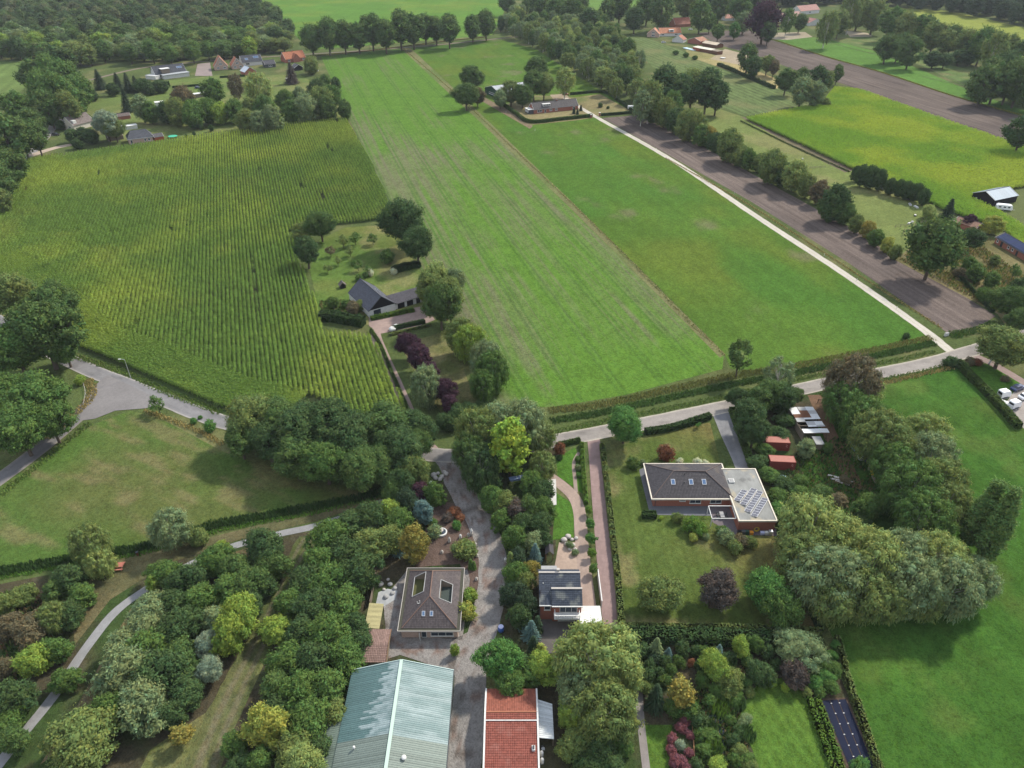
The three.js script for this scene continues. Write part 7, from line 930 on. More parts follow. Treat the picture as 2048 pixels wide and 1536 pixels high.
{ const F = front([572, 126], [612, 121], 10), g = house('orange_roofed_house', 'house with bright orange tiled roof beside the sown field', F, { eave: 3, ridge: 7.6, tile: [0.34, 0.13, 0.07], wall: M.brick, over: 0.4, ts: 0.6, win: [['n', -6, 0.8, 2, 1.5, { t: 0.2 }], ['n', 7, 0.8, 2, 1.5, { t: 0.2 }]], ridgeMat: M.rust, chimney: [0, 0, 0.9] }); part('cross_gable_slope', tiled([3, 3, 7.5], [3, 3, 0], [0, 6.6, 0], [0, 6.6, 7.5], [0.32, 0.12, 0.07], { tw: 0.6, tl: 0.6 }), M.tile, g); part('cross_gable_slope', tiled([-3, 3, 0], [-3, 3, 7.5], [0, 6.6, 7.5], [0, 6.6, 0], [0.32, 0.12, 0.07], { tw: 0.6, tl: 0.6 }), M.tile, g); const w = new GB(); w.quad([-2.8, 0, 7.2], [2.8, 0, 7.2], [2.8, 3, 7.2], [-2.8, 3, 7.2]).tri([-2.8, 3, 7.2], [2.8, 3, 7.2], [0, 6.4, 7.2]).quad([2.8, 0, 7.2], [2.8, 0, 4.9], [2.8, 3, 4.9], [2.8, 3, 7.2]).quad([-2.8, 0, 4.9], [-2.8, 0, 7.2], [-2.8, 3, 7.2], [-2.8, 3, 4.9]); part('cross_gable_wall', w.geo(), M.brick, g); }
{ const F = front([590, 142], [606, 140], 7); house('black_carport', 'black wooden carport with white trim below the orange roofed house', F, { eave: 2.4, ridge: 4.4, axis: 'z', wall: M.black, tile: [0.09, 0.09, 0.1], over: 0.4, ts: 0.7, category: 'carport' }); }
{ const F = front([126, 258], [150, 262], 14); const g = house('white_gabled_house', 'white gabled house with brown roof beside the left lane', F, { eave: 3.2, ridge: 7.4, axis: 'z', wall: M.cream, tile: [0.17, 0.14, 0.13], over: 0.4, ts: 0.6, win: [['n', -2, 4.2, 1.2, 1.4, { t: 0.2 }], ['n', 1.5, 0.9, 2.2, 1.5, { t: 0.2 }]], chimney: [0, 4, 0.8] }); const b = new GB(); b.box(3.4, 3.6, 5, 2.6, 2, 2.2); part('dormer', b.geo(), M.white, g); }
{ const F = front([259, 289], [307, 283], 9), X = F.w / 2; house('grey_hip_house', 'pale walled house with dark grey hipped roof at the top of the maize', F, { eave: 2.8, ridge: 6.4, roof: 'hip', ridgeHalf: 4, tile: [0.075, 0.08, 0.095], wall: M.paleBrick, over: 0.4, ts: 0.55, win: [['n', X - 4, 0.8, 1.2, 1.5, { t: 0.2, bars: 0 }], ['n', X - 2, 0.8, 1.2, 1.5, { t: 0.2, bars: 0 }], ['n', -X + 1.5, 0.1, 1.1, 2.1, { t: 0.12, bars: 0, name: 'door' }]] }); }
{ const F = front([311, 283], [329, 280], 5); house('red_wood_shed', 'small red wooden shed beside the grey hip roofed house', F, { eave: 2.2, ridge: 3.6, wall: M.redWood, tile: [0.1, 0.095, 0.1], over: 0.2, ts: 0.6, category: 'shed' }); }
{ const F = front([218, 283], [248, 278], 5); house('low_garden_shed', 'low tiled garden shed under the silvery tree', F, { eave: 2, ridge: 3.2, wall: M.oldWood, tile: [0.22, 0.16, 0.13], over: 0.2, ts: 0.6, category: 'shed' }); }
[[[360, 205], [388, 201], 'left of the two long white roofed stable strips on the hamlet paddock'], [[385, 197], [414, 193], 'right of the two long white roofed stable strips on the hamlet paddock']].forEach(([a, b, l]) => block('field_stable', l, 'stable', front(a, b, 4), 2.4, M.oldWood, { roof: M.white, group: 'long stables' }));
block('paddock_shelter', 'white roofed shelter behind the grey-green round tree', 'shelter', front([312, 213], [330, 211], 4), 2.3, M.white, { roof: M.white });
block('poly_tunnel_shed', 'long white roofed shed behind the grey hip roofed house', 'shed', front([240, 262], [276, 257], 4), 2, M.white, { roof: M.white });
block('dark_shelter', 'dark field shelter below the dark round conifer', 'shelter', front([576, 165], [592, 163], 4), 2.4, M.darkGrey, { roof: M.grey });
{ const F = front([238, 240], [262, 237], 4); house('brick_chicken_shed', 'little brown shed behind the silvery tree', F, { eave: 2, ridge: 3.4, wall: M.brick, tile: [0.15, 0.12, 0.11], over: 0.2, ts: 0.6, category: 'shed' }); }
block('white_pavilion', 'white outbuilding beside the big dark villa', 'outbuilding', front([292, 158], [312, 160], 5), 2.6, M.white, { roof: M.white });
// ---------------------------------------------------------------- right hamlet
{ const F = front([1294, 74], [1318, 75], 11); house('orange_gabled_house', 'house with white trimmed gable and orange roof at the hamlet end', F, { eave: 3, ridge: 7.6, axis: 'z', tile: [0.4, 0.17, 0.1], wall: M.paleBrick, over: 0.5, ts: 0.8, win: [['n', 0, 3.4, 3, 1.6, { t: 0.3 }], ['n', 0, 0.8, 3.4, 1.6, { t: 0.3 }]] }); }
{ const F = front([1319, 73], [1362, 72], 11), g = house('orange_long_house', 'long house with orange roof and white dormer in the hamlet', F, { eave: 3, ridge: 7.2, tile: [0.42, 0.18, 0.1], wall: M.white, over: 0.4, ts: 0.8, win: [['n', -8, 0.8, 3, 1.6, { t: 0.3 }], ['n', 6, 0.8, 3, 1.6, { t: 0.3 }]] }); const d = new GB(); d.box(1, 3.8, 3.4, 5, 2, 3); const q = part('dormer', d.geo(), M.white, g), p = new GB(); p.box(1, 4.3, 4.92, 3, 1.1, 0.06); part('pane', p.geo(), M.glass, q); }
{ const F = front([1344, 84], [1366, 86], 9); house('white_walled_cottage', 'small white walled cottage with red roof in front of the long house', F, { eave: 2.6, ridge: 6, axis: 'z', tile: [0.33, 0.13, 0.08], wall: M.white, over: 0.3, ts: 0.8 }); }
{ const F = front([1350, 55], [1382, 53], 12); house('red_barn_house', 'big house with dark red roof among the hamlet trees', F, { eave: 3, ridge: 8.5, tile: [0.24, 0.09, 0.06], wall: M.brick, over: 0.4, ts: 0.9 }); }
{ const F = front([1428, 40], [1448, 38], 12); house('red_peaked_house', 'red peaked roof between tall trees at the top edge', F, { eave: 3, ridge: 8.5, axis: 'z', tile: [0.34, 0.14, 0.1], wall: M.brick, over: 0.4, ts: 0.9 }); }
{ const F = front([1450, 42], [1470, 41], 9); house('pale_cottage', 'pale cottage with orange roof beside the red peaked roof', F, { eave: 2.8, ridge: 6, tile: [0.38, 0.18, 0.13], wall: M.white, over: 0.4, ts: 0.9 }); }
{ const F = front([1470, 38], [1492, 37], 11); house('grey_roofed_house', 'grey roofed house behind the pale round tree', F, { eave: 3, ridge: 7, tile: [0.12, 0.12, 0.14], wall: M.white, over: 0.4, ts: 0.9 }); }
{ const F = front([1375, 86], [1400, 90], 12); house('brown_hay_barn', 'brown barn with orange and grey roof beside the ploughed strip', F, { eave: 3, ridge: 5.5, axis: 'z', wall: M.brick, tile: [0.33, 0.16, 0.1], over: 0.3, ts: 0.8, category: 'barn' }); }
{ const F = front([1404, 92], [1432, 97], 10); house('open_hay_shed', 'hay shed with tan metal roof beside the ploughed strip', F, { eave: 2.8, ridge: 4.4, axis: 'x', wall: M.rust, metal: (x, v, k) => mul3([0.52, 0.42, 0.31], 0.85 + 0.3 * hash2(k, 2)), pitch: 1, category: 'shed' }); }
[[[1385, 100], [1398, 103], 'left of the three low sheds with pale roofs by the dry strip'], [[1399, 103], [1421, 107], 'middle of the three low sheds with pale roofs by the dry strip'], [[1422, 107], [1434, 110], 'right and smallest of the three low sheds by the dry strip']].forEach(([a, b, l], i) => block('low_yard_shed', l, 'shed', front(a, b, 6), 2.6, i ? M.rust : M.redWood, { roof: i === 2 ? M.oldWood : M.cream, group: 'low yard sheds', rise: 0.4 }));
block('covered_pool', 'pale blue covered pool strip behind the hamlet bushes', 'pool', front([1366, 97], [1386, 102], 4), 0.5, M.white, { roof: mat('poolCover', [0.42, 0.58, 0.68], { roughness: 0.4 }) });
block('round_trough', 'small white trough standing on the dry strip', 'trough', front([1440, 117], [1448, 118], 3), 0.6, M.stone, { roof: M.white });
{ const F = front([1558, 44], [1606, 38], 16); house('farm_main_barn', 'long reddish roofed farm building with white gable end', F, { eave: 3.6, ridge: 7.5, tile: [0.3, 0.17, 0.15], wall: M.white, over: 0.4, ts: 1 }); }
{ const F = front([1600, 30], [1638, 26], 14); house('farm_white_house', 'white farmhouse with red roof and gabled front at the top edge', F, { eave: 4, ridge: 9, tile: [0.3, 0.14, 0.12], wall: M.white, over: 0.4, ts: 1, win: [['n', 0, 1, 4, 2, { t: 0.4 }]] }); }
{ const F = front([1617, 52], [1646, 50], 12); house('farm_cottage', 'reddish roofed cottage with white gable nearest the sand paddock', F, { eave: 3, ridge: 6.5, axis: 'z', tile: [0.3, 0.15, 0.13], wall: M.white, over: 0.4, ts: 1 }); }
// ---------------------------------------------------------------- right side yards
{ const F = front([1985, 414], [2031, 404], 11); const g = house('black_barn', 'black barn with blue-grey metal roof at the maize edge', F, { eave: 3.2, ridge: 5.6, wall: M.black, metal: (x, v, k) => mul3([0.22, 0.28, 0.34], 0.9 + 0.2 * hash2(k, 3)), pitch: 0.5, over: 0.3, category: 'barn' }); }
{ const F = front([1988, 486], [2062, 530], 6.5), X = F.w / 2, g = house('brick_stable', 'long brick stable with solar panels on its roof', F, { eave: 2.5, ridge: 4.2, wall: M.brick, tile: [0.07, 0.07, 0.08], over: 0.4, ts: 0.5, verge: M.cream, category: 'stable', win: [['n', -X + 1.5, 0.9, 1, 1.1, { bars: 0, t: 0.15 }], ['n', -X + 4, 0, 1.1, 2.1, { bars: 0, t: 0.1, frame: M.black, name: 'door' }], ['n', -X + 8, 0.9, 1.2, 1.1, { t: 0.16, bars: 0 }], ['n', -X + 10.4, 0.9, 1.2, 1.1, { t: 0.16, bars: 0 }], ['n', -X + 13, 0, 1.1, 2.1, { bars: 0, t: 0.1, frame: M.rust, name: 'door' }]] });
  const sl = Math.hypot(3.65, 1.7); for (let i = 0; i < 14; i++) { const x0 = -X + 0.5 + i * (F.w - 1) / 14, x1 = x0 + (F.w - 1) / 14 - 0.08, b = new GB(), Q = (x, t) => [x, 2.55 + 1.62 * t + 0.16, 3.5 - 3.35 * t]; b.quad(Q(x0, 0.06), Q(x1, 0.06), Q(x1, 0.95), Q(x0, 0.95)); part('solar_panel', b.geo(), mat('bluePanel' + i, [0.02, 0.03, 0.07 + 0.02 * hash2(i, 1)], { roughness: 0.2, metalness: 0.3 }), g); } }
{ const F = front([1905, 452], [1950, 466], 6); house('brick_hut', 'low brick hut with rusty roof behind the purple shrub', F, { eave: 2.2, ridge: 3.6, wall: M.brick, tile: [0.24, 0.14, 0.1], over: 0.3, ts: 0.5, category: 'hut' }); }
[[[1758, 377], [1769, 380], 2.2, 'grey sheet metal hut among the conifers'], [[1774, 384], [1784, 387], 2.1, 'small hut with pale roof right of the metal hut']].forEach(([a, b, h, l], i) => block('animal_hut', l, 'hut', front(a, b, 2.4), h, i ? M.oldWood : M.metal, { roof: i ? M.metal : M.rust, rise: 0.3 }));
block('lean_shelter', 'low black shelter under the last conifers of the pasture', 'shelter', front([1808, 398], [1830, 402], 3), 1.6, M.black, { roof: M.darkGrey, rise: 0.5 });
// ---------------------------------------------------------------- containers and the derelict shed
mat('containerRed', [0.2, 0.045, 0.036], { map: grainFine, roughness: 0.6 }); mat('containerTopLit', [0.35, 0.15, 0.12], { map: grainFine, roughness: 0.7 });  // light from above is painted into the paler roof red
[[[[1529, 872], [1576, 874], [1581, 886], [1532, 884]], 'upper red shipping container in the overgrown plot'], [[[1537, 909], [1588, 911], [1593, 926], [1541, 923]], 'lower red shipping container with pale pink roof']].forEach(([px, lab], q) => {
  const F = fit(px, 2.6), g = thing('shipping_container', lab, 'container', [F.x, 0, F.z], F.yaw, 'red containers'), w = 6.06, d = 2.44, h = 2.59, rib = (name, p0, p1, p2, p3, m = M.containerRed) => part(name, profiled(p0, p1, p2, p3, () => [1, 1, 1], { pitch: 0.28, amp: 0.036, nv: 1 }), m, g), X = w / 2, Z = d / 2;
  rib('side_panel', [-X, 0.15, Z], [X, 0.15, Z], [X, h - 0.1, Z], [-X, h - 0.1, Z]); rib('side_panel', [X, 0.15, -Z], [-X, 0.15, -Z], [-X, h - 0.1, -Z], [X, h - 0.1, -Z]); rib('end_panel', [-X, 0.15, -Z], [-X, 0.15, Z], [-X, h - 0.1, Z], [-X, h - 0.1, -Z]);
  const r = new GB(); r.box(0, h - 0.06, 0, w - 0.1, 0.05, d - 0.1); part('roof', r.geo(), M.containerTopLit, g); const f = new GB(); for (const s of [-1, 1]) { f.bar([-X, h - 0.05, s * Z], [X, h - 0.05, s * Z], 0.12).bar([-X, 0.1, s * Z], [X, 0.1, s * Z], 0.14); for (const t of [-1, 1]) f.bar([t * X, 0, s * Z], [t * X, h, s * Z], 0.16); f.bar([s * X, h - 0.05, -Z], [s * X, h - 0.05, Z], 0.12); } part('frame', f.geo(), M.containerRed, g);
  for (const s of [-1, 1]) { const dr = new GB(); dr.box(X - 0.03, 0.15, s * Z / 2, 0.06, h - 0.3, Z - 0.06); const door = part('door', dr.geo(), M.containerRed, g), b = new GB(); for (const t of [0.3, 0.8]) b.cone([X + 0.06, 0.2, s * t], [X + 0.06, h - 0.2, s * t], 0.03, 0.03, 5); part('lock_bar', b.geo(), M.metal, door); }
  const c = new THREE.CanvasTexture(Object.assign(document.createElement('canvas'), { width: 128, height: 128 })); const k = c.image.getContext('2d'); k.fillStyle = '#7d2c24'; k.fillRect(0, 0, 128, 128); k.fillStyle = '#d8c8c0'; for (let i = 0; i < 4; i++) k.fillRect(20 + 40 * (i % 2), 18 + 26 * i, 40, 9); c.colorSpace = THREE.SRGBColorSpace; const lg = new THREE.PlaneGeometry(0.7, 1.1); lg.translate(X - 0.7, 1.6, Z + 0.06); part('stencil', lg, new THREE.MeshStandardMaterial({ map: c, roughness: 0.7 }), g);
});
{
  const F = fit([[1579, 814], [1629, 815], [1655, 864], [1606, 867]], 2.6), g = thing('derelict_shed', 'collapsing shed with broken white and rusty roof sheets', 'shed', [F.x, 0, F.z], F.yaw), w = F.w, d = F.d, X = w / 2, Z = d / 2, nz = 7, nx = 3;
  mat('sheetWhite', [0.62, 0.63, 0.64], { map: grainFine, roughness: 0.5 }); mat('sheetGrey', [0.4, 0.4, 0.4], { map: grainFine, roughness: 0.6 });
  const gone = { '4,0': 1, '4,1': 0, '5,0': 1, '3,1': 2, '5,1': 2, '3,2': 2, '5,2': 2 };
  for (let j = 0; j < nz; j++) for (let i = 0; i < nx; i++) { const q = gone[j + ',' + i]; if (q === 1) continue; const cw = w / nx, cd = d / nz, x = -X + cw * (i + 0.5) + rr(-0.1, 0.1), z = -Z + cd * (j + 0.5) + (q === 2 ? -cd * 0.3 : 0), tl = rr(-0.05, 0.05), hw = cw / 2 * 1.02, hd = cd / 2 * (q === 2 ? 0.4 : 1.04), y = 2.6 + 0.02 * ((i + j) % 3); part('roof_sheet', profiled([x - hw, y + tl, z + hd], [x + hw, y - tl, z + hd], [x + hw, y + 0.06 - tl, z - hd], [x - hw, y + 0.06 + tl, z - hd], (a, v, k) => mul3([0.9, 0.9, 0.9], 0.8 + 0.3 * hash2(k, i + j)), { pitch: 0.2, amp: 0.02, nv: 2 }), M[(j === 2 && i < 2) || (j === 1 && i === 1) ? 'rust' : (i * 5 + j * 3) % 4 === 1 ? 'sheetGrey' : 'sheetWhite'], g); }
  for (let j = 0; j <= nz; j += 1) { const b = new GB(); b.bar([-X, 2.45, -Z + d * j / nz], [X, 2.45, -Z + d * j / nz], 0.12, 0.16); part('purlin', b.geo(), M.oldWood, g); } for (const s of [-1, 1]) for (let j = 0; j < 4; j++) { const p = new GB(); p.box(s * (X - 0.2), 0, -Z + 0.2 + j * (d - 0.4) / 3, 0.16, 2.4, 0.16); part('post', p.geo(), M.oldWood, g); }
  const bw = new GB(); bw.box(0, 0, -Z + 0.1, w - 0.3, 2.2, 0.12).box(-X + 0.1, 0, 0, 0.12, 2.2, d - 0.5); part('wall', bw.geo(), M.oldWood, g);
}
block('small_plot_hut', 'little hut with grey flat roof below the broken shed', 'hut', fit([[1628, 874], [1642, 874], [1645, 888], [1631, 888]], 2, true), 1.9, M.oldWood, { roof: M.grey });
// ---------------------------------------------------------------- vehicles
const PAINT = {}; const paint = (n, rgb) => PAINT[n] = mat('paint_' + n, rgb, { physical: true, roughness: 0.35, clearcoat: 0.8, clearcoatRoughness: 0.1 });
paint('white', [0.75, 0.76, 0.78]); paint('black', [0.015, 0.015, 0.018]); paint('blue', [0.02, 0.035, 0.12]); paint('red', [0.3, 0.03, 0.02]); paint('silver', [0.5, 0.52, 0.55]);
function prism(profile, width) { const s = new THREE.Shape(profile.map(([x, y]) => new THREE.Vector2(x, y))), g = new THREE.ExtrudeGeometry(s, { depth: width - 0.16, bevelEnabled: true, bevelSize: 0.08, bevelThickness: 0.08, bevelSegments: 2 }); g.translate(0, 0, -(width - 0.16) / 2); return g; }
function wheel(parent, x, z, r) { const g = new THREE.CylinderGeometry(r, r, 0.2, 16); g.rotateX(Math.PI / 2); g.translate(x, r, z); const w = part('wheel', g, M.tyre, parent), h = new THREE.CylinderGeometry(r * 0.6, r * 0.6, 0.22, 12); h.rotateX(Math.PI / 2); h.translate(x, r, z); part('rim', h, M.metal, w); }
function car(px, py, deg, color, label, group) {
  const p = at(px, py), g = thing('parked_car', label, 'car', [p.x, 0.06, p.z], deg * Math.PI / 180, group);
  part('body', prism([[-2.1, 0.35], [2.1, 0.35], [2.15, 0.7], [2.0, 0.85], [1.1, 0.95], [-1.9, 0.95], [-2.15, 0.75]], 1.76), PAINT[color], g);
  part('cabin', prism([[-1.8, 0.95], [1.0, 0.95], [0.35, 1.42], [-1.35, 1.44]], 1.5), M.glass, g); part('roof', prism([[-1.3, 1.36], [0.3, 1.36], [0.25, 1.46], [-1.25, 1.47]], 1.46), PAINT[color], g);
  for (const s of [-1, 1]) { wheel(g, 1.35, s * 0.8, 0.32); wheel(g, -1.35, s * 0.8, 0.32); const l = new GB(); l.box(2.12, 0.6, s * 0.6, 0.12, 0.14, 0.32); part('headlight', l.geo(), M.white, g); }
  return g;
}
function trailer(px, py, deg, label, group, long = 3) {
  const p = at(px, py), g = thing('horse_trailer', label, 'trailer', [p.x, 0.06, p.z], deg * Math.PI / 180, group), L = long / 2;
  part('body', prism([[-L, 0.45], [L, 0.45], [L + 0.1, 1.3], [L - 0.35, 2.2], [L - 0.7, 2.42], [-L + 0.1, 2.42], [-L, 2.25]], 1.75), PAINT.white, g);
  const o = new GB(); o.box(-L - 0.07, 1.45, 0, 0.06, 0.7, 1.35); part('rear_opening', o.geo(), M.black, g); const rp = new GB(); rp.box(-L - 0.1, 0.45, 0, 0.08, 1.0, 1.6); part('ramp', rp.geo(), M.metal, g); const sk = new GB(); sk.box(0, 0.35, 0, long, 0.14, 1.85); part('chassis', sk.geo(), M.darkGrey, g);
  const a = new GB(); a.bar([L, 0.45, 0.5], [L + 1.3, 0.45, 0], 0.09).bar([L, 0.45, -0.5], [L + 1.3, 0.45, 0], 0.09).box(L + 1.1, 0.06, 0, 0.1, 0.4, 0.1); part('drawbar', a.geo(), M.metal, g); for (const s of [-1, 1]) { wheel(g, 0.35, s * 0.95, 0.3); wheel(g, -0.35, s * 0.95, 0.3); const f = new GB(); f.box(0, 0.62, s * 0.97, 1.5, 0.06, 0.26); part('mudguard', f.geo(), M.darkGrey, g); }
  return g;
}
trailer(2005, 795, 15, 'upper white horse trailer with open rear beside the long hedge', 'horse trailers'); trailer(2026, 816, 22, 'lower white horse trailer with open rear on the paved yard', 'horse trailers');
{ const p = at(2010, 815), g = thing('box_trailer', 'flat white box trailer pushed against the hedge', 'trailer', [p.x, 0.06, p.z], -0.75), b = new GB(); b.box(0, 0.5, 0, 3.2, 1.0, 1.6); part('box', b.geo(), PAINT.white, g); const t = new GB(); t.box(0, 1.5, 0, 3.3, 0.07, 1.7); part('lid', t.geo(), M.white, g); const a = new GB(); a.bar([1.6, 0.5, 0], [2.7, 0.5, 0], 0.1).box(2.6, 0.06, 0, 0.08, 0.45, 0.08); part('drawbar', a.geo(), M.metal, g); wheel(g, 0, 0.85, 0.28); wheel(g, 0, -0.85, 0.28); }
car(2034, 779, 25, 'blue', 'dark blue car with pale roof beside the horse trailers'); car(2050, 796, 22, 'white', 'white car cut by the right edge beside the trailers'); car(112, 271, 5, 'black', 'black car parked beside the white gabled house'); car(396, 177, 10, 'blue', 'blue car parked on the hamlet lawn'); car(1131, 190, -10, 'red', 'small red car behind the farmhouse'); car(1327, 86, 20, 'silver', 'silver car between the hamlet houses'); car(632, 143, 10, 'silver', 'silver car beside the orange roofed house');
car(1381, 60, 0, 'white', 'white car beside the dark red roof'); car(1495, 58, 0, 'white', 'white car parked near the copper beech');
{ const p = at(2006, 420), g = thing('caravan', 'white touring caravan beside the black barn', 'caravan', [p.x, 0, p.z], -0.32); part('body', prism([[-3.2, 0.5], [3.0, 0.5], [3.3, 1.2], [2.8, 2.4], [2.2, 2.6], [-2.6, 2.6], [-3.2, 2.1]], 2.2), PAINT.white, g); for (const x of [-1.9, 0, 1.7]) { const w = new GB(); w.box(x, 1.4, 1.12, 0.95, 0.6, 0.05); part('window', w.geo(), M.glass, g); } wheel(g, -0.2, 1.05, 0.32); wheel(g, -0.2, -1.05, 0.32); const a = new GB(); a.bar([3.1, 0.5, 0], [4.4, 0.5, 0], 0.1).box(4.2, 0, 0, 0.1, 0.5, 0.1); part('drawbar', a.geo(), M.metal, g); }
{ const p = at(1958, 402), g = thing('stock_trailer', 'low white trailer at the left wall of the black barn', 'trailer', [p.x, 0, p.z], -0.4); const b = new GB(); b.box(0, 0.5, 0, 3.6, 1.2, 1.8); part('box', b.geo(), PAINT.white, g); wheel(g, 0.3, 0.95, 0.3); wheel(g, 0.3, -0.95, 0.3); }
{ const p = at(1262, 219), g = thing('white_box_trailer', 'white box trailer at the corner of the dry farm garden', 'trailer', [p.x, 0, p.z], 0.1); const b = new GB(); b.box(0, 0.6, 0, 4.4, 1.9, 2); part('box', b.geo(), PAINT.white, g); wheel(g, 0, 1.05, 0.35); wheel(g, 0, -1.05, 0.35); }
// ---------------------------------------------------------------- street lamp, posts, signs
{ const b = at(262, 757), g = thing('street_lamp', 'grey street lamp with short arm beside the road junction', 'street lamp', [b.x, 0, b.z]), q = new GB(); q.cone([0, 0, 0], [0, 6.6, 0], 0.09, 0.055, 8).cone([0, 6.55, 0], [-1.1, 6.75, 0.1], 0.045, 0.04, 6); part('pole', q.geo(), M.metal, g); const h = new GB(); h.box(-1.35, 6.68, 0.12, 0.75, 0.13, 0.26); part('lamp_head', h.geo(), M.white, g); const f = new GB(); f.cone([0, 0, 0], [0, 0.8, 0], 0.14, 0.13, 8); part('base', f.geo(), M.grey, g); }
function fenceLine(px, h, gap, label, m = M.oldWood, rails = 2, group) { const C = spline(flat(px), gap), g = thing('post_fence', label, 'fence', [C[0][0], 0, C[0][1]], 0, group); C.forEach(([x, z], i) => { const b = new GB(), X = x - C[0][0], Z = z - C[0][1]; b.box(X, 0, Z, 0.12, h, 0.12); part('post', b.geo(), m, g); if (i) for (let k = 1; k <= rails; k++) { const r = new GB(); r.bar([C[i - 1][0] - C[0][0], h * k / rails - 0.12, C[i - 1][1] - C[0][1]], [X, h * k / rails - 0.12, Z], 0.05, 0.1); part('rail', r.geo(), m, g); } }); return g; }
fenceLine([[1790, 505], [1850, 545], [1895, 575]], 1.1, 4, 'wooden fence at the end of the hedgerow by the dry yard'); fenceLine([[1790, 455], [1825, 452], [1858, 442]], 1.2, 2.5, 'curved paddock fence at the lower sheep pasture'); fenceLine([[1610, 338], [1650, 335]], 1.0, 3, 'short cross fence on the sheep pasture');
fenceLine([[1635, 80], [1720, 103], [1830, 130], [1960, 185]], 1.2, 9, 'long pasture fence below the pasture oak clump'); fenceLine([[1760, 108], [1850, 140], [1900, 150]], 1.2, 9, 'paddock fence beside the bushy trees'); fenceLine([[1845, 155], [1940, 178]], 1.2, 9, 'cross fence between the right pastures');
fenceLine([[1635, 806], [1668, 806]], 1.3, 2.4, 'dark field gate across the dirt track', M.black, 3);
fenceLine([[168, 770], [172, 790], [168, 812]], 0.9, 2, 'short pale fence on the verge left of the junction', M.stone, 1);
fenceLine([[410, 178], [540, 168]], 1.1, 6, 'low wire fence across the hamlet paddock');
[[1305, 300, 'first'], [1460, 388, 'second'], [1640, 512, 'third'], [1705, 562, 'fourth'], [1785, 618, 'fifth']].forEach(([x, y, n]) => { const p = at(x + 8, y), g = new GB(); g.cone([0, 0, 0], [0, 1.1, 0], 0.08, 0.07, 6); const o = part('marker_post', g.geo(), M.white); o.position.set(p.x, 0, p.z); tag(o, n + ' white marker post along the farm lane counted from the farmhouse', 'post', 'lane marker posts'); });
[[1070, 262, 'bottom corner'], [1012, 226, 'middle'], [1000, 212, 'upper end']].forEach(([x, y, n]) => { const p = at(x, y), g = new GB(); g.cone([0, 0, 0], [0, 1.3, 0], 0.07, 0.07, 6); const o = part('marker_post', g.geo(), M.white); o.position.set(p.x, 0, p.z); tag(o, 'white meadow post at the ' + n + ' of the farmhouse hedge', 'post', 'meadow posts'); });
{ const p = at(1892, 672), g = thing('road_cabinet', 'white utility cabinet at the lane junction', 'cabinet', [p.x, 0, p.z], 0.3), b = new GB(); b.box(0, 0.1, 0, 1.3, 1.0, 0.6); part('box', b.geo(), M.white, g); const l = new GB(); l.box(0, 1.1, 0, 1.4, 0.08, 0.7); part('lid', l.geo(), M.grey, g); const k = new GB(); k.box(0, 0, 0, 1.2, 0.1, 0.5); part('base', k.geo(), M.grey, g); }
for (const [x, y, l] of [[1182, 236, 'left brick gate pillar at the farm lane'], [1199, 232, 'right brick gate pillar at the farm lane']]) { const p = at(x, y), g = thing('gate_pillar', l, 'pillar', [p.x, 0, p.z], 0, 'farm gate pillars'), b = new GB(); b.box(0, 0, 0, 0.9, 2.0, 0.9); part('shaft', b.geo(), M.brick, g); const c = new GB(); c.box(0, 2, 0, 1.1, 0.18, 1.1); part('cap', c.geo(), M.white, g); }
{ const p = at(1978, 727), g = thing('white_pillar', 'leaning white gate post at the trailer yard entrance', 'post', [p.x, 0, p.z]), b = new GB(); b.bar([0, 0, 0], [0.4, 1.6, 0], 0.4); part('shaft', b.geo(), M.white, g); const c = new GB(); c.box(0.4, 1.6, 0, 0.5, 0.1, 0.5); part('cap', c.geo(), M.white, g); }
[[938, 12], [740, 84]].forEach(([x, y], i) => { const p = at(x, y + 20), g = thing('utility_pole', i ? 'thin utility pole among the oaks of the lane' : 'thin utility pole in the far green field', 'pole', [p.x, 0, p.z]), b = new GB(); b.cone([0, 0, 0], [0, 9, 0], 0.14, 0.09, 6); part('shaft', b.geo(), M.oldWood, g); const c = new GB(); c.bar([-0.8, 8.5, 0], [0.8, 8.5, 0], 0.12); part('crossarm', c.geo(), M.oldWood, g); });
// ---------------------------------------------------------------- park furniture
{ const p = at(238, 1136), g = thing('picnic_table', 'reddish picnic table on worn ground below the hay meadow', 'table', [p.x, 0.03, p.z], 0.15); mat('picnic', [0.42, 0.16, 0.12], { map: rep(woodTex, 1) }); for (let k = 0; k < 4; k++) { const b = new GB(); b.box(0, 0.72, -0.42 + k * 0.28, 2.2, 0.06, 0.24); part('plank', b.geo(), M.picnic, g); } for (const s of [-1, 1]) { const b = new GB(); b.box(0, 0.44, s * 0.95, 2.2, 0.06, 0.36); part('seat', b.geo(), M.picnic, g); const l = new GB(); l.bar([s * 0.8, 0, -1], [s * 0.8, 0.72, -0.3], 0.09).bar([s * 0.8, 0, 1], [s * 0.8, 0.72, 0.3], 0.09).bar([s * 0.8, 0.4, -1], [s * 0.8, 0.4, 1], 0.08); part('leg', l.geo(), M.picnic, g); } }
{ const p = at(276, 1111), g = thing('litter_bin', 'dark litter bin near the picnic table', 'bin', [p.x, 0.03, p.z]), b = new THREE.LatheGeometry([[0.22, 0], [0.26, 0.9], [0.3, 0.92]].map(([x, y]) => new THREE.Vector2(x, y)), 10); part('body', b, M.rust, g); const l = new THREE.CylinderGeometry(0.31, 0.31, 0.08, 10); l.translate(0, 0.98, 0); part('lid', l, M.darkGrey, g); }
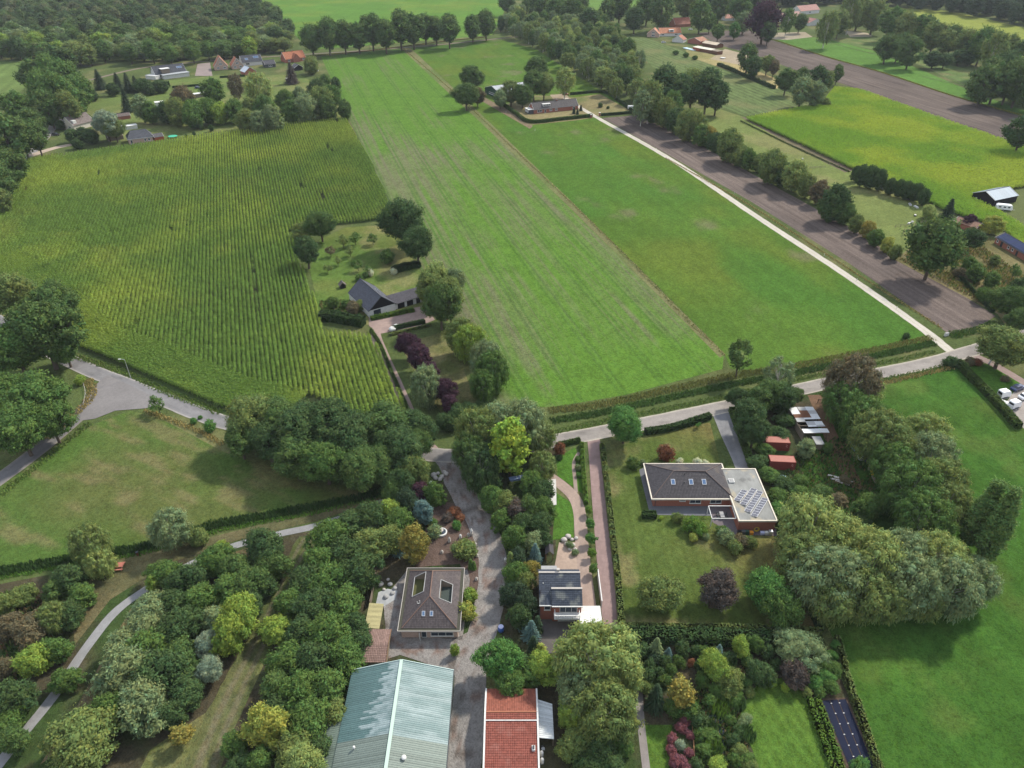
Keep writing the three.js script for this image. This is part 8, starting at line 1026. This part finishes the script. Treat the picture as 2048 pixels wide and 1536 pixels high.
// ---------------------------------------------------------------- ornamental garden
{ const p = at(883, 1067), g = thing('garden_fountain', 'round white stone fountain in the ornamental bed', 'fountain', [p.x, 0.06, p.z]), ring = new THREE.LatheGeometry([[1.2, 0], [1.3, 0.45], [1.25, 0.55], [0.95, 0.55], [0.92, 0.2]].map(([x, y]) => new THREE.Vector2(x, y)), 28); part('basin', ring, M.white, g); const w = new THREE.CircleGeometry(0.95, 24); w.rotateX(-Math.PI / 2); w.translate(0, 0.35, 0); part('water', w, M.glass, g); const c = new THREE.LatheGeometry([[0.3, 0.1], [0.12, 0.3], [0.1, 0.8], [0.55, 1.0], [0.5, 1.05], [0.08, 1.0], [0.06, 1.3], [0, 1.35]].map(([x, y]) => new THREE.Vector2(x, y)), 18); part('pedestal_bowl', c, M.stone, g); }
function statue(px, py, h, label, m = M.stone) { const p = at(px, py), g = thing('garden_statue', label, 'statue', [p.x, 0.06, p.z], 0, 'garden ornaments'), b = new GB(); b.box(0, 0, 0, 0.6, h * 0.35, 0.6); part('pedestal', b.geo(), M.stone, g); const f = new THREE.LatheGeometry([[0.0, 0.34], [0.26, 0.35], [0.22, 0.5], [0.3, 0.62], [0.24, 0.78], [0.09, 0.82], [0.14, 0.9], [0.1, 0.98], [0, 1]].map(([x, y]) => new THREE.Vector2(x, y * h)), 12); part('figure', f, m, g); }
statue(899, 1084, 1.5, 'grey figure left of the mound shrub'); statue(921, 1076, 1.1, 'small pale figure behind the mound shrub', M.white); statue(943, 1070, 1.9, 'tall pale column with urn at the lane edge', M.white); statue(937, 1072, 0.9, 'short urn beside the tall column'); statue(951, 1091, 0.8, 'urn right of the mound shrub'); statue(954, 1113, 0.8, 'urn below the mound shrub at the lane'); statue(884, 1106, 0.8, 'urn on bare earth above the brown hip roof'); statue(1011, 1124, 1.3, 'pale figure on the right side of the lane', M.white); statue(953, 1160, 0.8, 'urn at the corner of the brown hip roof');
const bouldGeo = [3, 4, 5].map((s) => { const g = new THREE.IcosahedronGeometry(0.5, 2), p = g.attributes.position; for (let i = 0; i < p.count; i++) { const v = new THREE.Vector3().fromBufferAttribute(p, i), k = 0.8 + 0.5 * fbm(v.x * 2 + s * 9, v.y * 2 + v.z * 1.7, 3); p.setXYZ(i, v.x * k, v.y * k * 0.75, v.z * k); } g.computeVertexNormals(); return g; });
function rock(px, py, s, label, m = M.stone, group) { const p = at(px, py), o = part('boulder', pick(bouldGeo), m); o.position.set(p.x, s * 0.28, p.z); o.scale.setScalar(s); o.rotation.y = R() * 6; tag(o, label, 'boulder', group); }
[[868, 952], [876, 948], [884, 955], [892, 950], [880, 960], [871, 958], [889, 945]].sort((a, b) => a[0] - b[0]).forEach(([x, y], i) => rock(x, y, rr(0.8, 1.4), 'boulder in the rockery heap at the lane mouth, ' + NTH(i, 7), M.stone, 'rockery boulders'));
rock(862, 968, 1.2, 'single white boulder below the rockery heap', M.white); rock(785, 661, 2.0, 'left of two white boulders at the drive forecourt', M.white); rock(793, 655, 1.9, 'right of two white boulders at the drive forecourt', M.white);
[[1128, 1082], [1136, 1075], [1144, 1080], [1133, 1090], [1145, 1092], [1150, 1100], [1140, 1100], [1152, 1078]].sort((a, b) => a[0] - b[0]).forEach(([x, y], i) => rock(x, y, rr(0.7, 1.5), 'grey boulder in the rock garden behind the slate house, ' + NTH(i, 8), M.stone, 'rock garden boulders'));
[[768, 1180], [780, 1170], [772, 1195], [785, 1188], [762, 1170], [790, 1178], [776, 1160]].sort((a, b) => a[0] - b[0]).forEach(([x, y], i) => rock(x, y, rr(0.5, 1.1), 'boulder round the empty pond beside the brown hip roof, ' + NTH(i, 7), pick([M.stone, M.grey]), 'pond boulders'));
field('empty_pond', [[757, 1185], [775, 1178], [795, 1182], [790, 1200], [765, 1215], [752, 1208]], { cu: 0.5, cv: 0.5, y: 0.09, material: M.paving, color: (x, z) => mul3([0.34, 0.35, 0.36], 0.7 + 0.6 * fbm(x * 0.8, z * 0.8, 4)) });
{ const C = flat([[752, 1152], [748, 1175], [744, 1200], [741, 1212]]), g = thing('plank_fence', 'grey plank fence between thicket and empty pond', 'fence', [C[0][0], 0, C[0][1]]), S = spline(C, 0.3); S.forEach(([x, z], i) => { const b = new GB(); b.box(x - C[0][0], 0, z - C[0][1], 0.04, 1.75 + 0.05 * hash2(i, 2), 0.26); part('plank', b.geo(), M.oldWood, g); }); }
{ const F = fit([[1090, 1080], [1106, 1080], [1107, 1108], [1090, 1108]], 2.2, true), g = thing('garden_arbour', 'open wooden arbour with dark gable roof behind the slate roofed house', 'arbour', [F.x, 0, F.z]), X = F.w / 2, Z = F.d / 2; part('roof_slope', tiled([X, 2.0, Z], [X, 2.0, -Z], [0, 3.0, -Z], [0, 3.0, Z], [0.06, 0.055, 0.06], { tw: 0.4, tl: 0.4, wave: 0.01 }), M.tile, g); part('roof_slope', tiled([-X, 2.0, -Z], [-X, 2.0, Z], [0, 3.0, Z], [0, 3.0, -Z], [0.06, 0.055, 0.06], { tw: 0.4, tl: 0.4, wave: 0.01 }), M.tile, g); for (const [s, t] of [[-1, -1], [1, -1], [1, 1], [-1, 1]]) { const p = new GB(); p.box(s * (X - 0.15), 0, t * (Z - 0.2), 0.14, 2.05, 0.14); part('post', p.geo(), M.wood, g); } const b = new GB(); b.box(-X + 0.15, 0, 0, 0.08, 1.3, F.d - 0.4); part('side_wall', b.geo(), M.redWood, g); }
// things on terraces and in yards
{ const p = at(1443, 1034), g = thing('garden_table', 'grey garden table under the white pergola', 'table', [p.x, 0.07, p.z]), b = new GB(); b.box(0, 0.7, 0, 0.95, 0.06, 1.9); part('tabletop', b.geo(), M.grey, g); for (const [s, t] of [[-1, -1], [1, -1], [1, 1], [-1, 1]]) { const l = new GB(); l.box(s * 0.4, 0, t * 0.85, 0.07, 0.7, 0.07); part('leg', l.geo(), M.grey, g); }
  [[-0.95, -0.5, 1.57, 'upper left'], [-0.95, 0.5, 1.57, 'lower left'], [0.95, -0.5, -1.57, 'upper right'], [0.95, 0.5, -1.57, 'lower right']].forEach(([x, z, t, n]) => { const c = thing('garden_chair', n + ' dark chair at the pergola table', 'chair', [p.x + x, 0.07, p.z + z], t, 'pergola chairs'), s = new GB(); s.box(0, 0.42, 0, 0.5, 0.05, 0.5); part('seat', s.geo(), M.darkGrey, c); const k = new GB(); k.box(0, 0.47, -0.23, 0.5, 0.5, 0.05); part('backrest', k.geo(), M.darkGrey, c); for (const [u, v] of [[-1, -1], [1, -1], [1, 1], [-1, 1]]) { const l = new GB(); l.box(u * 0.22, 0, v * 0.22, 0.04, 0.42, 0.04); part('leg', l.geo(), M.darkGrey, c); } }); }
mat('orange', [0.55, 0.22, 0.03]); mat('hoseYellow', [0.45, 0.32, 0.03]); mat('lilac', [0.4, 0.42, 0.6]);
[[1478, 'black', 'black bin', 0.9], [1486, 'darkGrey', 'dark grey bin', 1.0], [1493, 'greenWood', 'green bin', 1.0], [1502, 'orange', 'orange crate', 0.7], [1532, 'white', 'white crate', 0.6], [1540, 'metal', 'grey bin', 1.0], [1524, 'lilac', 'lilac sack crate', 0.6]].forEach(([x, m, n, h]) => { const p = at(x, 1069), g = thing('storage_bin', n + ' standing against the brick annex wall', 'bin', [p.x, 0.07, p.z], 0, 'bins along the annex'), b = new GB(); b.box(0, 0, 0, 0.75, h, 0.65); part('body', b.geo(), M[m], g); const l = new GB(); l.box(0, h, 0, 0.82, 0.07, 0.72); part('lid', l.geo(), M[m], g); });
{ const p = at(1512, 1066), g = thing('hose_reel', 'coiled yellow hose hanging on the brick annex wall', 'hose', [p.x, 1.0, p.z - 0.2]); for (let k = 0; k < 3; k++) { const t = new THREE.TorusGeometry(0.42 + k * 0.09, 0.05, 6, 20); t.translate(0, 0, 0.05 * k); part('coil', t, M.hoseYellow, g); } const b = new GB(); b.box(0, -0.2, -0.12, 0.3, 0.4, 0.1); part('bracket', b.geo(), M.darkGrey, g); }
{ const p = at(1002, 1262), g = thing('blue_barrel', 'blue barrel half hidden by the tree above the red roof', 'barrel', [p.x, 0, p.z]), b = new THREE.LatheGeometry([[0, 0], [0.55, 0.02], [0.62, 0.5], [0.6, 1.1], [0.5, 1.3]].map(([x, y]) => new THREE.Vector2(x, y)), 16); part('body', b, M.plastic, g); const l = new THREE.CylinderGeometry(0.5, 0.52, 0.1, 16); l.translate(0, 1.33, 0); part('lid', l, M.lilac, g); }
mat('tarpBlue', [0.1, 0.14, 0.24], { roughness: 0.6 });
{ const p = at(1033, 972), g = thing('covered_boat', 'small blue boat lying on a rack beneath the catalpa', 'boat', [p.x, 2.2, p.z], 0.25); part('hull', prism([[-1.7, 0.3], [-1.4, 0], [1.5, 0], [2.1, 0.45], [-1.7, 0.45]], 1.2), M.tarpBlue, g); const s = new GB(); for (let k = 0; k < 3; k++) s.box(-1 + k, 0.46, 0, 0.25, 0.05, 1.1); part('seat', s.geo(), M.white, g); const r = new GB(); for (const x of [-1.1, 1.1]) for (const z of [-0.5, 0.5]) r.box(x, -2.2, z, 0.1, 2.2, 0.1); part('rack', r.geo(), M.oldWood, g); }
{ const p = at(1563, 962), g = thing('tarp_car', 'small blue-grey tarpaulin heap below the lower container', 'tarpaulin', [p.x, 0, p.z], 0.2); part('cover', prism([[-1.5, 0], [1.5, 0], [1.2, 0.8], [0.2, 1.25], [-1.1, 1.0]], 1.5), mat('tarp', [0.16, 0.24, 0.32], { roughness: 0.6 }), g); const b = new GB(); b.bar([-1.2, 0.06, 0.82], [1.2, 0.06, 0.82], 0.12); part('weight', b.geo(), M.oldWood, g); }
[[1706, 888, 'grey'], [1712, 897, 'metal'], [1718, 905, 'stone'], [1726, 912, 'white'], [1708, 900, 'tarp'], [1722, 918, 'metal'], [1735, 922, 'darkGrey'], [1730, 902, 'oldWood']].sort((a, b) => a[0] - b[0]).forEach(([x, y, m], i) => rock(x, y, rr(1.2, 2.2), 'scrap heap lump beside the dirt track, ' + NTH(i, 8), M[m], 'scrap beside the dirt track'));
[[1738, 935], [1744, 948], [1748, 960]].forEach(([x, y], i) => { const p = at(x, y), g = thing('plank_stack', ['upper', 'middle', 'lower'][i] + ' pale stack of planks at the end of the dirt track', 'planks', [p.x, 0, p.z], 1.1 + i * 0.2, 'plank stacks'); for (let k = 0; k < 4; k++) { const b = new GB(); b.box(rr(-0.1, 0.1), k * 0.12, 0, 2.4, 0.1, 0.5); part('plank', b.geo(), i === 1 ? M.hoseYellow : M.oldWood, g); } });
[[1670, 955, 0.4], [1680, 958, 0.3], [1690, 962, 0.45], [1676, 962, 0.35], [1685, 968, 0.5]].forEach(([x, y, a], i) => { const p = at(x, y), b = new GB(); b.cone([-1.8, 0.25, 0], [1.8, 0.3, 0], 0.24, 0.18, 8); const o = part('felled_log', b.geo(), M.birchBark); o.position.set(p.x, 0, p.z); o.rotation.y = -a; tag(o, (i ? ORD[i] : 'first') + ' pale felled trunk counted downwards in the bramble pile', 'log', 'felled trunks'); });
// vegetable plot: black ground cloth in three strips, held by white weights
{ const a = at(1643, 1402, 0), b = at(1692, 1399, 0), ex = at(1700, 1540, 0), fx = at(1750, 1538, 0), lerp = (p, q, t) => p.clone().lerp(q, t); mat('groundCloth', [0.016, 0.02, 0.04], { roughness: 0.9, specularIntensity: 0.1, map: rep(grainTex, 2) });
  const A = a.clone(), E = ex.clone().addScaledVector(ex.clone().sub(a), 0.35), B = b.clone(), Fq = fx.clone().addScaledVector(fx.clone().sub(b), 0.35);
  for (let k = 0; k < 3; k++) { const t0 = k / 3 + 0.02, t1 = (k + 1) / 3 - 0.02, g = new GB(), P = (t, s, y) => { const q = lerp(lerp(A, B, t), lerp(E, Fq, t), s); return [q.x, y, q.z]; }; for (let i = 0; i < 24; i++) { const s0 = i / 24, s1 = (i + 1) / 24, y = (s) => 0.1 + 0.02 * noise(s * 40, k * 9); g.quad(P(t0, s1, y(s1)), P(t1, s1, y(s1 + 3)), P(t1, s0, y(s0 + 3)), P(t0, s0, y(s0))); } tag(part('ground_cloth', g.geo(), M.groundCloth), ['left', 'middle', 'right'][k] + ' strip of black ground cloth on the vegetable plot', 'ground cloth', 'ground cloth strips'); }
  for (let k = 1; k < 3; k++) for (let i = 0; i < 9; i++) { const q = lerp(lerp(A, B, k / 3), lerp(E, Fq, k / 3), 0.04 + i * 0.115), g = new GB(); g.box(0, 0, 0, 0.22, 0.1, 0.14); const o = part('cloth_weight', g.geo(), M.white); o.position.set(q.x, 0.13, q.z); tag(o, (i ? (ORD[i] || 'next') : 'topmost') + ' white weight on the ' + (k < 2 ? 'left' : 'right') + ' seam of the black ground cloth', 'weight', 'ground cloth weights'); } }
field('garden_pond', [[1416, 1432], [1436, 1428], [1448, 1445], [1450, 1480], [1446, 1536], [1440, 1580], [1424, 1580], [1428, 1500], [1424, 1460]], { cu: 1, cv: 1, y: 0.06, material: mat('pondWater', [1, 1, 1], { vertexColors: true, roughness: 0.08 }), color: () => [0.015, 0.025, 0.035] });
{ const S = spline(flat([[1383, 1432], [1387, 1490], [1391, 1560]]), 2), g = thing('rusty_edging', 'rusty steel edging beside the pink-red shrubs', 'edging', [S[0][0], 0, S[0][1]]); for (let i = 0; i + 1 < S.length; i++) { const b = new GB(); b.bar([S[i][0] - S[0][0], 0.2, S[i][1] - S[0][1]], [S[i + 1][0] - S[0][0], 0.2, S[i + 1][1] - S[0][1]], 0.14, 0.5); part('plate', b.geo(), mat('corten' + i, [0.36, 0.19 + 0.02 * hash2(i, 4), 0.1], { map: grainFine }), g); } }
{ const p = at(1086, 1500), g = thing('yard_chair', 'round metal chair in the yard right of the red roof', 'chair', [p.x, 0, p.z], 0.4), s = new THREE.CylinderGeometry(0.3, 0.3, 0.05, 12); s.translate(0, 0.45, 0); part('seat', s, M.metal, g); const b = new GB(); b.box(0, 0.48, -0.28, 0.5, 0.5, 0.04); part('backrest', b.geo(), M.darkGrey, g); for (const [u, v] of [[-1, -1], [1, -1], [1, 1], [-1, 1]]) { const l = new GB(); l.box(u * 0.2, 0, v * 0.2, 0.04, 0.44, 0.04); part('leg', l.geo(), M.metal, g); } }
[[1083, 1512], [1084, 1526]].forEach(([x, y], i) => { const p = at(x, y), g = thing('gas_tank', (i ? 'lower' : 'upper') + ' white tank in the yard right of the red roof', 'tank', [p.x, 0, p.z], 0, 'yard tanks'), t = new THREE.CapsuleGeometry(0.32, 0.7, 6, 14); t.translate(0, 0.7, 0); part('body', t, M.white, g); const b = new GB(); b.box(0, 0, 0, 0.5, 0.14, 0.5); part('base', b.geo(), M.grey, g); });
{ const p = at(1604, 320), g = new GB(), s = thing('sheep', 'white sheep grazing on the pasture beside the hedgerow', 'sheep', [p.x, 0.02, p.z], 0.6), geos = [], B = (x, y, z, a, b, c) => { const q = new THREE.SphereGeometry(1, 12, 9); q.scale(a, b, c); q.translate(x, y, z); geos.push(q); }; B(0, 0.72, 0, 0.62, 0.36, 0.33); B(0.7, 0.62, 0, 0.22, 0.15, 0.13); B(0.5, 0.8, 0, 0.22, 0.2, 0.16); for (const [x, z] of [[-0.38, -0.15], [-0.38, 0.15], [0.36, -0.15], [0.36, 0.15]]) B(x, 0.25, z, 0.06, 0.28, 0.06); part('body', mergeGeometries(geos), M.white, s); }
[[1818, 448, 'white'], [1824, 445, 'metal'], [1830, 432, 'darkGrey'], [1820, 410, 'white'], [1832, 415, 'white']].forEach(([x, y, m], i) => { const p = at(x, y), g = thing('yard_crate', ['white crate among the junk at the pasture end', 'metal crate among the junk at the pasture end', 'dark crate above the junk of the pasture', 'upper pale board stack under the last conifers', 'lower pale board stack under the last conifers'][i], 'crate', [p.x, 0, p.z], 0.5 + i * 0.3), b = new GB(); b.box(0, 0, 0, i > 2 ? 2.6 : 1.4, 0.5, 0.9); part('box', b.geo(), M[m], g); const l = new GB(); l.box(0.1, 0.5, 0, i > 2 ? 2.4 : 1.2, 0.12, 0.8); part('lid', l.geo(), M[i % 2 ? 'grey' : 'white'], g); });
{ const p = at(1815, 470), g = thing('swing_frame', 'wooden swing frame beside the wide oak', 'swing', [p.x, 0, p.z], -0.3); for (const s of [-1, 1]) { const b = new GB(); b.bar([s * 1.8, 0, -0.8], [s * 1.8, 2.4, 0], 0.12).bar([s * 1.8, 0, 0.8], [s * 1.8, 2.4, 0], 0.12); part('leg_frame', b.geo(), M.oldWood, g); } const t = new GB(); t.bar([-2, 2.4, 0], [2, 2.4, 0], 0.14); part('crossbeam', t.geo(), M.oldWood, g); const w = new GB(); w.box(0, 0.5, 0, 0.5, 0.05, 0.2).bar([-0.22, 0.5, 0], [-0.22, 2.4, 0], 0.02).bar([0.22, 0.5, 0], [0.22, 2.4, 0], 0.02); part('swing_seat', w.geo(), M.oldWood, g); }
{ const p = at(346, 275), g = thing('green_trampoline', 'green covered trampoline on the lawn above the maize', 'trampoline', [p.x, 0, p.z]); const d = new THREE.CylinderGeometry(2.6, 2.6, 0.12, 22); d.translate(0, 0.8, 0); part('mat', d, mat('trampGreen', [0.05, 0.32, 0.2]), g); for (let k = 0; k < 6; k++) { const b = new GB(), a = k * 1.047; b.box(Math.cos(a) * 2.4, 0, Math.sin(a) * 2.4, 0.1, 0.75, 0.1); part('leg', b.geo(), M.metal, g); } }
{ const p = at(890, 640), g = thing('garden_bench', 'wooden bench under the tall trees at the sown field', 'bench', [p.x, 0, p.z], -0.5); for (let k = 0; k < 3; k++) { const b = new GB(); b.box(0, 0.45, -0.2 + k * 0.2, 2.2, 0.05, 0.17); part('slat', b.geo(), M.wood, g); } const k2 = new GB(); k2.box(0, 0.5, -0.32, 2.2, 0.5, 0.06); part('backrest', k2.geo(), M.wood, g); for (const s of [-1, 1]) { const l = new GB(); l.box(s * 0.95, 0, -0.05, 0.1, 0.45, 0.5); part('leg', l.geo(), M.wood, g); } }
scene.traverse((o) => { if (o.isMesh) { o.castShadow = true; o.receiveShadow = true; } });
renderer.render(scene, camera);
